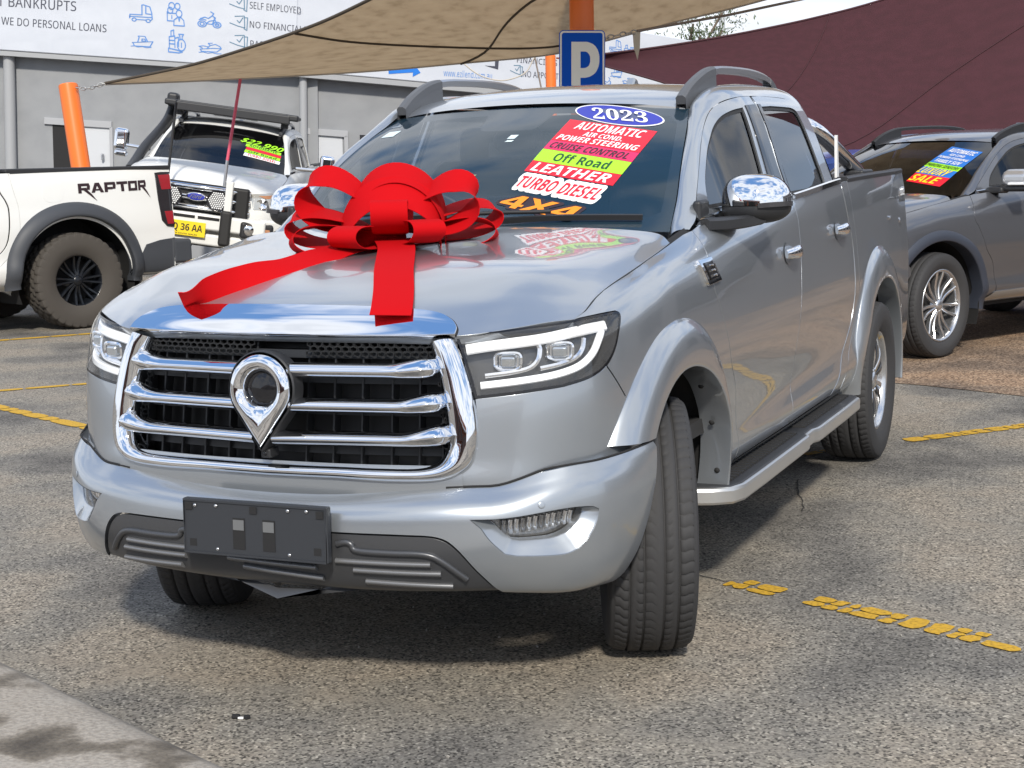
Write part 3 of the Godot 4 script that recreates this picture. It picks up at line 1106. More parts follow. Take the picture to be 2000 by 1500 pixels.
func door_fittings(door: Node, rear: int, s: float) -> void:
	# handle on the door: a bowl behind and a chrome grip
	var t := 12.66 if rear == 0 else 14.50
	var v := 7.75 if rear == 0 else 7.99
	var c := F(t, v)
	var du := (F(t + 0.01, v) - F(t - 0.01, v)).normalized()     # backwards
	var dv := (F(t, v + 0.01) - F(t, v - 0.01)).normalized()
	var n := dv.cross(du).normalized() * -1.0
	if n.x < 0:
		n = -n
	var path := []
	var scl := []
	for i in 13:
		var w := i / 12.0
		var x := lerpf(-0.095, 0.095, w)
		var lift := 0.036 * pow(sin(PI * clampf(w * 0.92 + 0.04, 0, 1)), 0.55)
		path.append(c + du * x + n * (lift + 0.002))
		scl.append(0.75 + 0.35 * sin(PI * w))
	var h := sweep(path, ring(0.022, 12, 0.011), n, false, true, true, scl)
	var g := part("door_handle", h if s > 0 else mir(h), M.chrome, door)
	var bowl := Buf.new()
	var rows := []
	for r in 6:
		var row := PackedVector3Array()
		for k in 20:
			var a := TAU * k / 20
			var rr := [0.046, 0.042, 0.034, 0.022, 0.01, 0.0005][r] as float
			row.append(c - du * 0.02 + du * cos(a) * rr * 1.35 + dv * sin(a) * rr * 0.95 + n * ([0.0025, 0.003, 0.0026, 0.002, 0.0016, 0.0015][r] as float))
		rows.append(row)
	bowl.grid(rows, false, false, true)
	part("handle_recess", bowl if s > 0 else mir(bowl), paint_now, g)
	# trim along the foot of the windows
	var sill := []
	var t0 := 10.9 if rear == 0 else 13.1
	var t1 := 13.02 if rear == 0 else 14.82
	for i in 13:
		var p := F(lerpf(t0, t1, i / 12.0), 10.0)
		sill.append(Vector3((p.x + 0.001) * s, p.y + 0.004, p.z))
	part("window_trim", sweep(sill, [Vector2(-0.008, -0.010), Vector2(-0.008, 0.010), Vector2(0.0, 0.014), Vector2(0.008, 0.010), Vector2(0.008, -0.010)], Vector3.UP, false, true, false), M.chrome, door)
	# upper frame with the window opening
	var frame: Array
	var win: Array
	if rear == 0:
		frame = loop_corner([[Vector2(-0.56, 1.288), Vector2(-0.609, 1.331), Vector2(-0.756, 1.43), Vector2(-0.913, 1.535), Vector2(-1.035, 1.608), Vector2(-1.135, 1.657), Vector2(-1.25, 1.687), Vector2(-1.421, 1.709), Vector2(-1.60, 1.718)], [Vector2(-1.60, 1.6), Vector2(-1.575, 1.45), Vector2(-1.575, 1.30)]])
		win = loop_corner([[Vector2(-0.745, 1.315), Vector2(-0.80, 1.395), Vector2(-0.916, 1.481), Vector2(-1.027, 1.549), Vector2(-1.101, 1.594), Vector2(-1.192, 1.631), Vector2(-1.303, 1.655), Vector2(-1.41, 1.667)], [Vector2(-1.39, 1.55), Vector2(-1.37, 1.42), Vector2(-1.36, 1.325)]])
	else:
		frame = loop_corner([[Vector2(-1.605, 1.30), Vector2(-1.605, 1.45), Vector2(-1.63, 1.6), Vector2(-1.63, 1.717)], [Vector2(-1.761, 1.723), Vector2(-2.104, 1.724), Vector2(-2.30, 1.717), Vector2(-2.40, 1.69), Vector2(-2.45, 1.62), Vector2(-2.47, 1.50), Vector2(-2.49, 1.40), Vector2(-2.505, 1.32)]])
		win = loop_corner([[Vector2(-1.655, 1.335), Vector2(-1.665, 1.45), Vector2(-1.685, 1.6), Vector2(-1.69, 1.676)], [Vector2(-1.85, 1.682), Vector2(-2.1, 1.683), Vector2(-2.22, 1.680), Vector2(-2.275, 1.662), Vector2(-2.295, 1.60), Vector2(-2.315, 1.48), Vector2(-2.325, 1.39), Vector2(-2.30, 1.352), Vector2(-2.2, 1.343)]])
	var fb := panel(Gs, frame, Vector2(0.04, 0.02), 0.002, 0.014, 0.0, [win], Vector3.RIGHT)
	var fr := part("window_frame", fb if s > 0 else mir(fb), paint_now, door)
	var seal := panel(Gs, grow2(win, 0.004), Vector2(0.06, 0.03), 0.0, 0.0, -0.006, [grow2(win, -0.012)], Vector3.RIGHT)
	part("window_seal", seal if s > 0 else mir(seal), M.rubber, fr)
	var gl := panel(Gs, grow2(win, 0.002), Vector2(0.06, 0.03), 0.0, 0.0, -0.009, [], Vector3.RIGHT)
	part("window", gl if s > 0 else mir(gl), M.tint_glass, door)
	# black cover of the pillar between the doors
	var pil: Array = [Vector2(-1.40, 1.325), Vector2(-1.41, 1.42), Vector2(-1.43, 1.55), Vector2(-1.445, 1.676), Vector2(-1.598, 1.684), Vector2(-1.595, 1.6), Vector2(-1.573, 1.45), Vector2(-1.572, 1.325)] if rear == 0 else [Vector2(-1.608, 1.325), Vector2(-1.608, 1.45), Vector2(-1.632, 1.6), Vector2(-1.634, 1.685), Vector2(-1.68, 1.687), Vector2(-1.675, 1.6), Vector2(-1.655, 1.45), Vector2(-1.645, 1.335)]
	var pb := panel(Gs, pil, Vector2(0.05, 0.05), 0.0, 0.004, 0.003, [], Vector3.RIGHT)
	part("pillar_cover", pb if s > 0 else mir(pb), M.black_gloss, door)

# smooth runs joined at corners
func loop_corner(runs: Array) -> Array:
	var out := []
	for r in runs:
		out.append_array(smooth2(r, 4))
	return out

func grow2(pl: Array, d: float) -> Array:
	var P := PackedVector2Array(pl)
	var res := Geometry2D.offset_polygon(P, d, Geometry2D.JOIN_ROUND)
	return Array(res[0])

func hero_wheel_arch_flares(T: Node) -> void:
	for w in 2:
		var zc := 0.0 if w == 0 else -3.23
		var yc := 0.40 if w == 0 else 0.42
		var a0 := 24.0 if w == 0 else -4.0
		var a1 := 184.0 if w == 0 else 190.0
		var rows := []
		for i in 73:
			var k := i / 72.0
			var deg := lerpf(a0, a1, k)
			var a := deg_to_rad(deg)
			var rl := 0.468 + 0.014 * sin(a * 2.0) * sin(a * 2.0)
			var ro := 0.615
			if w == 0:
				ro = lerpf(0.615, 0.535, smoothstep(105.0, 165.0, deg))
			else:
				ro = lerpf(0.54, 0.625, smoothstep(5.0, 60.0, deg))
				ro = lerpf(ro, 0.56, smoothstep(125.0, 175.0, deg))
			var cx := 0.938
			if w == 1:
				cx = lerpf(0.905, 0.938, smoothstep(-5.0, 40.0, deg))
			if w == 0:
				cx = lerpf(0.938, 0.912, smoothstep(140.0, 184.0, deg))
			var row := PackedVector3Array()
			var wid := ro - rl
			for j in [[0.0, -1.0, 0.0], [0.02, 0.0, 0.0], [0.10, 0.20, 0.0], [0.24, 0.52, 0.0], [0.42, 0.78, 0.0], [0.66, 0.955, 0.0], [0.86, 1.0, 0.0], [0.95, 1.0, 0.0], [0.99, 0.98, 0.0], [1.0, 0.93, 0.0], [1.0, 0.7, 0.012], [1.0, 0.3, 0.05], [1.0, 0.0, 0.10]]:
				var r: float = ro - wid * float(j[0])
				var aa := a
				if w == 0:               # cut level where it meets the bumper
					aa = lerpf(asin(0.318 / r), deg_to_rad(a1), k)
				var z := zc + cos(aa) * r
				var y := yc + sin(aa) * r
				var xs := xside(clampf(z, -4.2, 0.75), y) 
				var x: float
				if j[2] > 0.0:
					x = lerpf(xs, cx, 0.9) - float(j[2])
				elif j[1] < 0.0:
					x = xs - 0.02
				else:
					x = lerpf(xs + 0.001, maxf(cx, xs + 0.012), j[1])
				row.append(Vector3(x, y, z))
			rows.append(row)
		var b := Buf.new()
		b.grid(rows, false)
		if b.n[6].x < 0:
			b = Buf.new()
			b.grid(rows, true)
		var fl := both("wheel_arch_flare", b, M.silver, T)
		# dark liner over the wheel
		var lr := []
		for i in 25:
			var a := deg_to_rad(lerpf(4, 176, i / 24.0))
			var r := PackedVector3Array()
			for x in [0.45, 0.6, 0.75, 0.86]:
				r.append(Vector3(x, yc + sin(a) * 0.50, zc + cos(a) * 0.50))
			lr.append(r)
		var lb := Buf.new()
		lb.grid(lr, false)
		var back := Buf.new()
		back.flat([Vector3(0.45, 0.42, zc - 0.5), Vector3(0.45, 0.42, zc + 0.5), Vector3(0.45, 0.95, zc + 0.5), Vector3(0.45, 0.95, zc - 0.5)], Vector3.RIGHT)
		lb.join(back)
		both("wheel_arch_liner", lb, M.dark, T)
		if w == 0:
			for s in 2:
				for q in [[150.0, 0.452], [172.0, 0.452], [128.0, 0.458]]:
					var a := deg_to_rad(q[0])
					var clip := lathe([Vector2(0.0005, 0.006), Vector2(0.007, 0.005), Vector2(0.010, 0.0)], 10, false).moved(Transform3D(Basis.looking_at(Vector3(0, -sin(a), -cos(a)).cross(Vector3.RIGHT), Vector3(0, -sin(a), -cos(a))), Vector3(0.875, yc + sin(a) * 0.469, cos(a) * 0.469)))
					part("clip", clip if s == 0 else mir(clip), M.dark, fl[s])

func hero_cab(T: Node) -> void:
	# body side from the foot of the windscreen pillar over the doors to the back of the cab
	var inner := []
	var outer := []
	for q in [[Vector3(0.735, 1.235, -0.43), Vector3(0.787, 1.255, -0.47)], [Vector3(0.723, 1.272, -0.482), Vector3(0.783, 1.288, -0.555)], [Vector3(0.710, 1.350, -0.588), Vector3(0.762, 1.345, -0.630)],
			[Vector3(0.692, 1.428, -0.684), Vector3(0.731, 1.436, -0.765)], [Vector3(0.667, 1.507, -0.807), Vector3(0.697, 1.535, -0.913)], [Vector3(0.637, 1.585, -0.952), Vector3(0.675, 1.608, -1.035)],
			[Vector3(0.613, 1.632, -1.045), Vector3(0.669, 1.657, -1.135)], [Vector3(0.597, 1.672, -1.125), Vector3(0.676, 1.688, -1.25)], [Vector3(0.593, 1.725, -1.30), Vector3(0.690, 1.708, -1.41)],
			[Vector3(0.594, 1.756, -1.6), Vector3(0.688, 1.719, -1.65)], [Vector3(0.596, 1.768, -1.95), Vector3(0.683, 1.724, -1.95)], [Vector3(0.596, 1.766, -2.25), Vector3(0.685, 1.7225, -2.2)],
			[Vector3(0.594, 1.748, -2.46), Vector3(0.698, 1.704, -2.365)], [Vector3(0.600, 1.706, -2.565), Vector3(0.718, 1.665, -2.43)], [Vector3(0.625, 1.62, -2.60), Vector3(0.757, 1.575, -2.458)],
			[Vector3(0.70, 1.46, -2.605), Vector3(0.801, 1.46, -2.478)], [Vector3(0.77, 1.31, -2.61), Vector3(0.850, 1.312, -2.505)], [Vector3(0.80, 1.19, -2.61), Vector3(0.868, 1.19, -2.54)]]:
		inner.append(q[0])
		outer.append(q[1])
	var rows := []
	var N := inner.size() - 1
	for i in 121:
		var t := N * i / 120.0
		var a: Vector3 = crv(inner, t)
		var c: Vector3 = crv(outer, t)
		var g: Vector3 = ((crv(outer, minf(t + 0.02, N)) as Vector3) - (crv(outer, maxf(t - 0.02, 0)) as Vector3)).normalized()
		var across := c - a
		var o := g.cross(across).normalized()
		if o.dot(Vector3(1, 0.8, 0)) < 0.0 and t < N - 5:
			o = -o
		if t >= N - 5 and o.x < 0.0:
			o = -o
		var row := PackedVector3Array()
		var w := across.length()
		for k in 13:
			var s := k / 12.0
			# flat towards the doors, rounded over towards the glass or roof
			var bulge := w * 0.30 * pow(s, 0.55) * pow(1.0 - s, 1.0) * 1.6
			row.append(a + across * s + o * bulge)
		rows.append(row)
	var b := Buf.new()
	b.grid(rows, false)
	var ok := 0.0
	for i in b.n.size():
		ok += b.n[i].x + b.n[i].y
	if ok < 0.0:
		b = Buf.new()
		b.grid(rows, true)
	var sides := both("cab_side_frame", b, paint_now, T)
	# roof
	var ra := []
	for q in [[-1.13, 1.670, 0.588], [-1.21, 1.703, 0.588], [-1.35, 1.735, 0.588], [-1.6, 1.757, 0.590], [-1.95, 1.768, 0.592], [-2.25, 1.765, 0.592], [-2.45, 1.748, 0.592], [-2.56, 1.705, 0.60]]:
		ra.append(Vector3(q[2], q[1], q[0]))
	var rf := func(u: float, v: float) -> Vector3:
		var e: Vector3 = crv(ra, u)
		var c := 1.0 - v * v
		return Vector3(e.x * v, e.y + c * 0.028 - 0.008 * pow(absf(v), 8.0), e.z + c * lerpf(0.115, -0.03, u / 7.0))
	var roof := part("roof", sheet(rf, 0, 7, -0.985, 0.985, 42, 40, true), paint_now, T)
	for s in [-1.0, 1.0]:
		var ditch := []
		for i in 41:
			var p: Vector3 = rf.call(7.0 * i / 40.0, 1.0)
			ditch.append(Vector3(p.x * s, p.y + 0.001, p.z))
		part("roof_ditch_trim", sweep(ditch, [Vector2(-0.013, -0.01), Vector2(-0.013, 0.004), Vector2(0, 0.007), Vector2(0.013, 0.004), Vector2(0.013, -0.01)], Vector3.UP, false, true, false), M.black_plastic, roof)
		# roof rail: grey feet at both ends and a silver bar
		var rp := smooth2([Vector3(0.568, 1.694, -1.10), Vector3(0.572, 1.745, -1.20), Vector3(0.578, 1.795, -1.36), Vector3(0.580, 1.816, -1.52), Vector3(0.580, 1.824, -1.75), Vector3(0.580, 1.826, -2.0), Vector3(0.580, 1.818, -2.2), Vector3(0.580, 1.798, -2.34), Vector3(0.580, 1.755, -2.45)], 6)
		for q in rp.size():
			rp[q] = Vector3(rp[q].x * s, rp[q].y, rp[q].z)
		var prof := [Vector2(-0.017, -0.014), Vector2(-0.017, 0.008), Vector2(-0.008, 0.016), Vector2(0.008, 0.016), Vector2(0.017, 0.008), Vector2(0.017, -0.014)]
		var rail := part("roof_rail", sweep(rp.slice(15, 42), prof, Vector3.UP, false, true, false), M.satin, T)
		for e in [[0, 17], [41, 49]]:
			var seg: Array = rp.slice(e[0], e[1])
			var fb := sweep(seg, [Vector2(-0.019, -0.017), Vector2(-0.019, 0.009), Vector2(-0.009, 0.018), Vector2(0.009, 0.018), Vector2(0.019, 0.009), Vector2(0.019, -0.017)], Vector3.UP, false, true, false)
			var web := Buf.new()
			for sd in [-1.0, 1.0]:
				var r2 := []
				for p in seg:
					var base := 1.0
					var bp: Vector3 = rf.call(clampf(_roof_u(ra, p.z), 0, 7), 0.97)
					r2.append(PackedVector3Array([p + Vector3(sd * 0.018, 0, 0), Vector3(p.x + sd * 0.020, minf(p.y, bp.y - 0.004), p.z)]))
				web.grid(r2, sd * s < 0)
			fb.join(web)
			part("rail_foot", fb, M.grey_plastic, rail)
	var fin := slab([Vector2(-0.07, 0), Vector2(0.07, 0), Vector2(0.055, 0.035), Vector2(0.03, 0.062), Vector2(0.0, 0.066), Vector2(-0.03, 0.04)], 0.035, 0.008).moved(Transform3D(Basis(Vector3.UP, PI / 2), Vector3(-0.02 - 0.0175, 1.782, -2.38)))
	part("aerial_fin", fin, paint_now, roof)
	# back of the cab
	var rw := Buf.new()
	rw.flat([Vector3(-0.80, 1.19, -2.605), Vector3(0.80, 1.19, -2.605), Vector3(0.61, 1.70, -2.57), Vector3(-0.61, 1.70, -2.57)], Vector3(0, 0, -1))
	rw.flat([Vector3(-0.85, 0.4, -2.605), Vector3(0.85, 0.4, -2.605), Vector3(0.80, 1.19, -2.605), Vector3(-0.80, 1.19, -2.605)], Vector3(0, 0, -1))
	part("cab_rear_wall", rw, paint_now, T)
	part("rear_window", rbox(Vector3(0, 1.48, -2.607), Vector3(1.15, 0.3, 0.01), 0.004, Basis(Vector3.RIGHT, -0.07)), M.black_gloss, T)

func _roof_u(ra: Array, z: float) -> float:
	for i in ra.size() - 1:
		if z <= ra[i].z and z >= ra[i + 1].z:
			return i + (ra[i].z - z) / (ra[i].z - ra[i + 1].z)
	return 0.0 if z > ra[0].z else ra.size() - 1.0


func sports_bar(T: Node) -> void:
	# sports bar behind the cab
	var bar := []
	for s in [-1.0, 1.0]:
		var leg := smooth2([Vector3(0.0, 1.66, -2.76), Vector3(0.40, 1.66, -2.76), Vector3(0.60, 1.635, -2.775), Vector3(0.685, 1.585, -2.86), Vector3(0.725, 1.50, -3.10), Vector3(0.755, 1.40, -3.42)], 6)
		for i in leg.size():
			leg[i] = Vector3(leg[i].x * s, leg[i].y, leg[i].z)
		var tb := tube(leg, 0.036, 14)
		bar.append(tb)
	bar[0].join(bar[1])
	var sb := part("sports_bar", bar[0], M.chrome, T)
	for s in [-1.0, 1.0]:
		part("bar_foot", rbox(Vector3(0.765 * s, 1.392, -3.40), Vector3(0.10, 0.03, 0.26), 0.012), M.black_plastic, sb)
		part("side_plate", slab([Vector2(0, 0), Vector2(0.05, 0), Vector2(0.02, 0.20), Vector2(-0.01, 0.20)], 0.01, 0.002).moved(Transform3D(Basis(Vector3.UP, PI / 2), Vector3(0.80 * s, 1.37, -2.72))), M.white_paint, sb)


# F off its surface by d
func Fo(t: float, v: float, d: float) -> Vector3:
	var du := F(t + 1e-3, v) - F(t - 1e-3, v)
	var dv := F(t, v + 1e-3) - F(t, v - 1e-3)
	var n := du.cross(dv).normalized()
	if n.dot(Vector3(0.4, 0, 1)) < 0:
		n = -n
	return F(t, v) + n * d

func hero_front(T: Node) -> void:
	# ---- headlamps
	var outline := ol(["hl_top", "hl_right", "hl_bot"])
	var lens := panel(F, outline, Vector2(0.3, 0.3), 0.003, 0.0, 0.001, [], Vector3(0.5, 0, 1))
	var deep := func(t: float, v: float) -> Vector3: return Fo(t, v, -0.055)
	var bowl := panel(deep, outline, Vector2(0.3, 0.3), 0.0, 0.0, 0.0, [], Vector3(0.5, 0, 1))
	# walls from the lens edge back to the bowl, and a black border on the lens
	var wall := Buf.new()
	var rows := []
	for q in outline + [outline[0]]:
		rows.append(PackedVector3Array([Fo(q.x, q.y, -0.002), Fo(q.x, q.y, -0.056)]))
	wall.grid(rows, false)
	bowl.join(wall)
	for s in 2:
		var sx := 1.0 if s == 0 else -1.0
		var hl := part("headlight", bowl if s == 0 else mir(bowl), M.lamp_black, T)
		part("lens", lens if s == 0 else mir(lens), M.clear_glass, hl)
		var gasket := panel(F, outline, Vector2(0.3, 0.3), 0.001, 0.0, 0.0016, [grow_tv(outline, 0.0085)], Vector3(0.5, 0, 1))
		part("gasket", gasket if s == 0 else mir(gasket), M.black_gloss, hl)
		# daytime running strips: a bar along the top and a hook round the foot
		var top := []
		for q in smooth2([Vector2(2.99, 7.62), Vector2(3.83, 8.05), Vector2(4.9, 8.46), Vector2(5.6, 8.42), Vector2(6.25, 8.22)], 6):
			top.append(Fo(q.x, q.y, -0.022))
		var a := sweep(top, [Vector2(-0.014, -0.008), Vector2(-0.014, 0.004), Vector2(-0.010, 0.008), Vector2(0.010, 0.008), Vector2(0.014, 0.004), Vector2(0.014, -0.008)], Vector3(0.35, 0.2, 1), false, true, false)
		part("light_strip", a if s == 0 else mir(a), M.lamp_white, hl)
		var low := []
		for q in smooth2([Vector2(3.24, 5.96), Vector2(3.987, 6.11), Vector2(4.80, 6.30), Vector2(5.38, 6.56), Vector2(5.76, 7.05), Vector2(6.0, 7.7), Vector2(6.1, 8.02)], 6):
			low.append(Fo(q.x, q.y, -0.022))
		var c := sweep(low, [Vector2(-0.010, -0.008), Vector2(-0.010, 0.004), Vector2(-0.007, 0.008), Vector2(0.007, 0.008), Vector2(0.010, 0.004), Vector2(0.010, -0.008)], Vector3(0.5, 0.1, 1), false, true, false)
		part("light_strip", c if s == 0 else mir(c), M.lamp_white, hl)
		# two projectors, each a square glass lens in a bright frame with a curved tail
		for q in [[3.75, 7.02, 0], [4.92, 7.38, 1]]:
			var at := Fo(q[0], q[1], -0.030)
			var out := (Fo(q[0], q[1], 0.0) - at).normalized()
			out = (out + Vector3(0, 0, 1.3)).normalized()
			var bs := Basis(Vector3.UP.cross(out).normalized(), Vector3.UP, out).orthonormalized()
			var tr := Transform3D(bs, at)
			var frame := sweep(loop2([Vector3(-0.030, -0.018, 0), Vector3(-0.034, 0, 0), Vector3(-0.030, 0.018, 0), Vector3(0, 0.022, 0), Vector3(0.030, 0.020, 0), Vector3(0.034, 0.0, 0), Vector3(0.028, -0.018, 0), Vector3(0, -0.021, 0)], 4), [Vector2(-0.005, -0.012), Vector2(-0.005, 0.004), Vector2(0.0, 0.007), Vector2(0.005, 0.004), Vector2(0.005, -0.012)], Vector3(0, 0, 1), true, false, false).moved(tr)
			var pr := part("projector", frame if s == 0 else mir(frame), M.chrome, hl)
			var glass := rbox(Vector3(0, 0, 0.002), Vector3(0.042, 0.030, 0.022), 0.008).moved(tr)
			part("projector_lens", glass if s == 0 else mir(glass), M.lamp_glass, pr)
			var cone := rbox(Vector3(0, 0, -0.012), Vector3(0.058, 0.034, 0.012), 0.004).moved(tr)
			part("reflector", cone if s == 0 else mir(cone), M.chrome, pr)
		for k in [[[Vector2(3.32, 6.35), Vector2(3.85, 6.50), Vector2(4.18, 6.68), Vector2(4.36, 7.05), Vector2(4.42, 7.55), Vector2(4.40, 7.85)]], [[Vector2(4.40, 6.62), Vector2(5.0, 6.80), Vector2(5.32, 7.0), Vector2(5.50, 7.35), Vector2(5.58, 7.9)]]]:
			var tail := []
			for q in smooth2(k[0], 6):
				tail.append(Fo(q.x, q.y, -0.024))
			var tb := sweep(tail, [Vector2(-0.006, -0.012), Vector2(-0.006, 0.002), Vector2(0.0, 0.005), Vector2(0.006, 0.002), Vector2(0.006, -0.012)], Vector3(0.4, 0.1, 1), false, true, false)
			part("bright_trim", tb if s == 0 else mir(tb), M.satin_bright, hl)
	# ---- grille: dark box, mesh, frame, bars, badge
	var gb := Buf.new()
	var Fg := func(t: float, v: float) -> Vector3:
		var p := Fo(absf(t), v, -0.085)
		return Vector3(-p.x if t < 0 else p.x, p.y, p.z)
	gb = sheet(Fg, -2.9, 2.9, 2.8, 9.3, 24, 12, true)
	var grille := part("grille", gb, M.grille_black, T)
	# upright fins and the honeycomb strip along the top
	for i in range(-6, 7):
		if i == 0:
			continue
		var t := absf(i) * 0.42
		var pth := []
		for k in 9:
			var p := Fo(t, lerpf(3.3, 8.3, k / 8.0), -0.045)
			pth.append(Vector3(p.x * signf(i), p.y, p.z))
		part("fin", sweep(pth, [Vector2(-0.0025, -0.03), Vector2(-0.0025, 0.006), Vector2(0.0025, 0.006), Vector2(0.0025, -0.03)], Vector3(0, 0, 1), false, false, false), M.grille_fin, grille)
	for y in [0.715, 0.82, 0.905, 0.972]:
		var pth := []
		for k in 25:
			var x := lerpf(-0.50, 0.50, k / 24.0)
			pth.append(Vector3(x, y, 0.80 - x * x * 0.22 - (y - 0.72) * 0.11))
		part("louvre", sweep(pth, [Vector2(-0.03, -0.03), Vector2(-0.02, 0.006), Vector2(0.002, 0.006), Vector2(-0.006, -0.03)], Vector3(0, 0.3, 1), false, false, false), M.grille_fin, grille)
	var hexes := Buf.new()
	for row in 3:
		for i in range(-19, 20):
			var x := (i + (0.5 if row % 2 else 0.0)) * 0.0235
			if absf(x) < 0.085 or absf(x) > 0.455:
				continue
			var y := 0.986 + row * 0.0125
			var z := 0.792 - x * x * 0.22 - (y - 0.98) * 0.3
			var hx := []
			for k in 6:
				var a := TAU * (k + 0.5) / 6
				hx.append(Vector3(x + cos(a) * 0.0118, y + sin(a) * 0.0078, z))
			hexes.join(sweep(hx, [Vector2(-0.0016, -0.004), Vector2(-0.0016, 0.002), Vector2(0.0016, 0.002), Vector2(0.0016, -0.004)], Vector3(0, 0, 1), true, false, false))
	for sx in [-1.0, 1.0]:
		for row in 15:
			for i in 3:
				var y := 0.745 + row * 0.0135
				var x := 0.535 - (y - 0.75) * 0.10 - 0.05 + i * 0.0235 + (0.0117 if row % 2 else 0.0)
				var z := 0.765 - (y - 0.75) * 0.13
				var hx := []
				for k in 6:
					var a := TAU * (k + 0.5) / 6
					hx.append(Vector3((x + cos(a) * 0.0118) * sx, y + sin(a) * 0.0078, z))
				hexes.join(sweep(hx, [Vector2(-0.0016, -0.004), Vector2(-0.0016, 0.002), Vector2(0.0016, 0.002), Vector2(0.0016, -0.004)], Vector3(0, 0, 1), true, false, false))
	part("honeycomb_mesh", hexes, M.grille_fin, grille).set_meta("kind", "stuff")
	# chrome frame: a bulged band between the outer and inner outline, right half then mirrored
	var fo := smooth2(OUTLINE["frame_out"], 6)
	var fi := smooth2(OUTLINE["frame_in"], 6)
	for q in 7:
		fo[fo.size() - 7 + q] = Vector2(lerpf(1.01, 0.0, q / 6.0), lerpf(3.216, 3.19, q / 6.0))
		fi[fi.size() - 7 + q] = Vector2(lerpf(0.857, 0.0, q / 6.0), lerpf(3.713, 3.70, q / 6.0))
	var half := []
	for i in fo.size():
		var o: Vector2 = fo[i]
		var n: Vector2 = fi[i]
		var row := PackedVector3Array()
		for k in [[0.0, -0.03], [0.0, 0.004], [0.06, 0.014], [0.18, 0.024], [0.38, 0.031], [0.60, 0.030], [0.80, 0.022], [0.93, 0.010], [1.0, -0.004], [1.03, -0.05]]:
			var q := o.lerp(n, k[0])
			row.append(Fo(maxf(q.x, 0.0), q.y, k[1] - 0.004))
		half.append(row)
	var last: PackedVector3Array = half[half.size() - 1]
	for i in last.size():
		last[i].x = 0.0
	half[half.size() - 1] = last
	var whole := half.duplicate()
	for i in range(half.size() - 2, -1, -1):
		var r := PackedVector3Array()
		for p in half[i]:
			r.append(Vector3(-p.x, p.y, p.z))
		whole.append(r)
	var fr := Buf.new()
	fr.grid(whole, false)
	if fr.n[4 + 10 * 30].z < 0:
		fr = Buf.new()
		fr.grid(whole, true)
	part("grille_frame", fr, M.chrome, T)
	# three bars, each in two halves
	for bar in [[0.949, 0.950, 0.957, 0.395, 0.487, 0.878, 0.838, 0.800], [0.856, 0.859, 0.868, 0.42, 0.508, 0.886, 0.848, 0.812], [0.766, 0.772, 0.784, 0.436, 0.526, 0.888, 0.852, 0.826]]:
		for s in [1.0, -1.0]:
			var rows2 := []
			for i in 33:
				var w := i / 32.0
				var x := lerpf(0.03, bar[4], w)
				var e := smoothstep(bar[3] - 0.05, bar[3] + 0.07, x)
				var y := lerpf(lerpf(bar[0], bar[1], w), bar[2] - 0.006, e)
				var z := lerpf(bar[5], bar[6], x / float(bar[3])) if x < bar[3] else lerpf(bar[6], bar[7], (x - bar[3]) / (bar[4] - bar[3]))
				var hh := lerpf(0.0185, 0.029, e)
				var roundoff := sqrt(maxf(0.0, 1.0 - pow(clampf((x - bar[4] + 0.055) / 0.055, 0, 1), 2.4)))
				hh *= maxf(roundoff, 0.02)
				z -= (1.0 - roundoff) * 0.02
				var row := PackedVector3Array()
				for k in [[1.0, -0.03], [1.0, -0.014], [0.88, -0.004], [0.62, 0.005], [0.25, 0.0125], [0.10, 0.0142], [-0.02, 0.0142], [-0.2, 0.0130], [-0.62, 0.0075], [-0.86, 0.002], [-1.0, -0.010], [-1.0, -0.03]]:
					row.append(Vector3(x * s, y + hh * k[0] + e * 0.004, z + 0.004 + k[1] * (1.0 + e * 0.3)))
				rows2.append(row)
			var bb := Buf.new()
			bb.grid(rows2, s > 0)
			part("grille_bar", bb, M.chrome, T)
	# badge: pin shaped ring round a black disc, drawn down to a point
	var bz := 0.893
	var by := 0.900
	var bfront := Basis(Vector3.RIGHT, -0.07)
	var plate := []
	for i in 64:
		var a := TAU * i / 64.0
		var r := 1.0
		var p := Vector2(sin(a), cos(a)) * 0.094
		var low := clampf(-cos(a), 0, 1)
		if low > 0.55:
			var w := (low - 0.55) / 0.45
			p = Vector2(sin(a) * 0.094, -0.094 * 0.55 - (0.157 - 0.052) * pow(w, 0.62) * 1.0)
			p.x = signf(p.x) * 0.0785 * (1.0 - pow(w, 0.62)) if absf(p.x) > 1e-4 else 0.0
		plate.append(p)
	var back := slab(scaled2(plate, 1.10), 0.05, 0.004).moved(Transform3D(bfront, Vector3(0, by, bz + 0.002)))
	var badge := part("badge", back, M.black_plastic, T)
	var ring_rows := []
	for i in 65:
		var p: Vector2 = plate[i % 64]
		var inn := p.normalized() * 0.047
		var row := PackedVector3Array()
		for k in [[0.0, -0.012], [0.0, 0.0], [0.06, 0.007], [0.2, 0.015], [0.42, 0.019], [0.62, 0.017], [0.85, 0.007], [1.0, -0.006], [1.0, -0.02]]:
			var f: float = k[0]
			var q := p.lerp(inn, f)
			var z: float = k[1]
			if p.length() > 0.098:
				z = lerpf(z, 0.005 + 0.010 * f, 0.4 * clampf((p.length() - 0.098) / 0.03, 0, 1))
			row.append(bfront * Vector3(q.x, q.y, z + 0.004) + Vector3(0, by, bz))
		ring_rows.append(row)
	var rb := Buf.new()
	rb.grid(ring_rows, false)
	if rb.n[4].z < 0:
		rb = Buf.new()
		rb.grid(ring_rows, true)
	part("badge_ring", rb, M.chrome, badge)
	part("badge_disc", lathe([Vector2(0.0005, 0.006), Vector2(0.025, 0.004), Vector2(0.043, 0.0), Vector2(0.048, -0.008)], 40, false).moved(Transform3D(bfront * Basis(Vector3.RIGHT, PI / 2), Vector3(0, by, bz - 0.004))), M.black_gloss, badge)
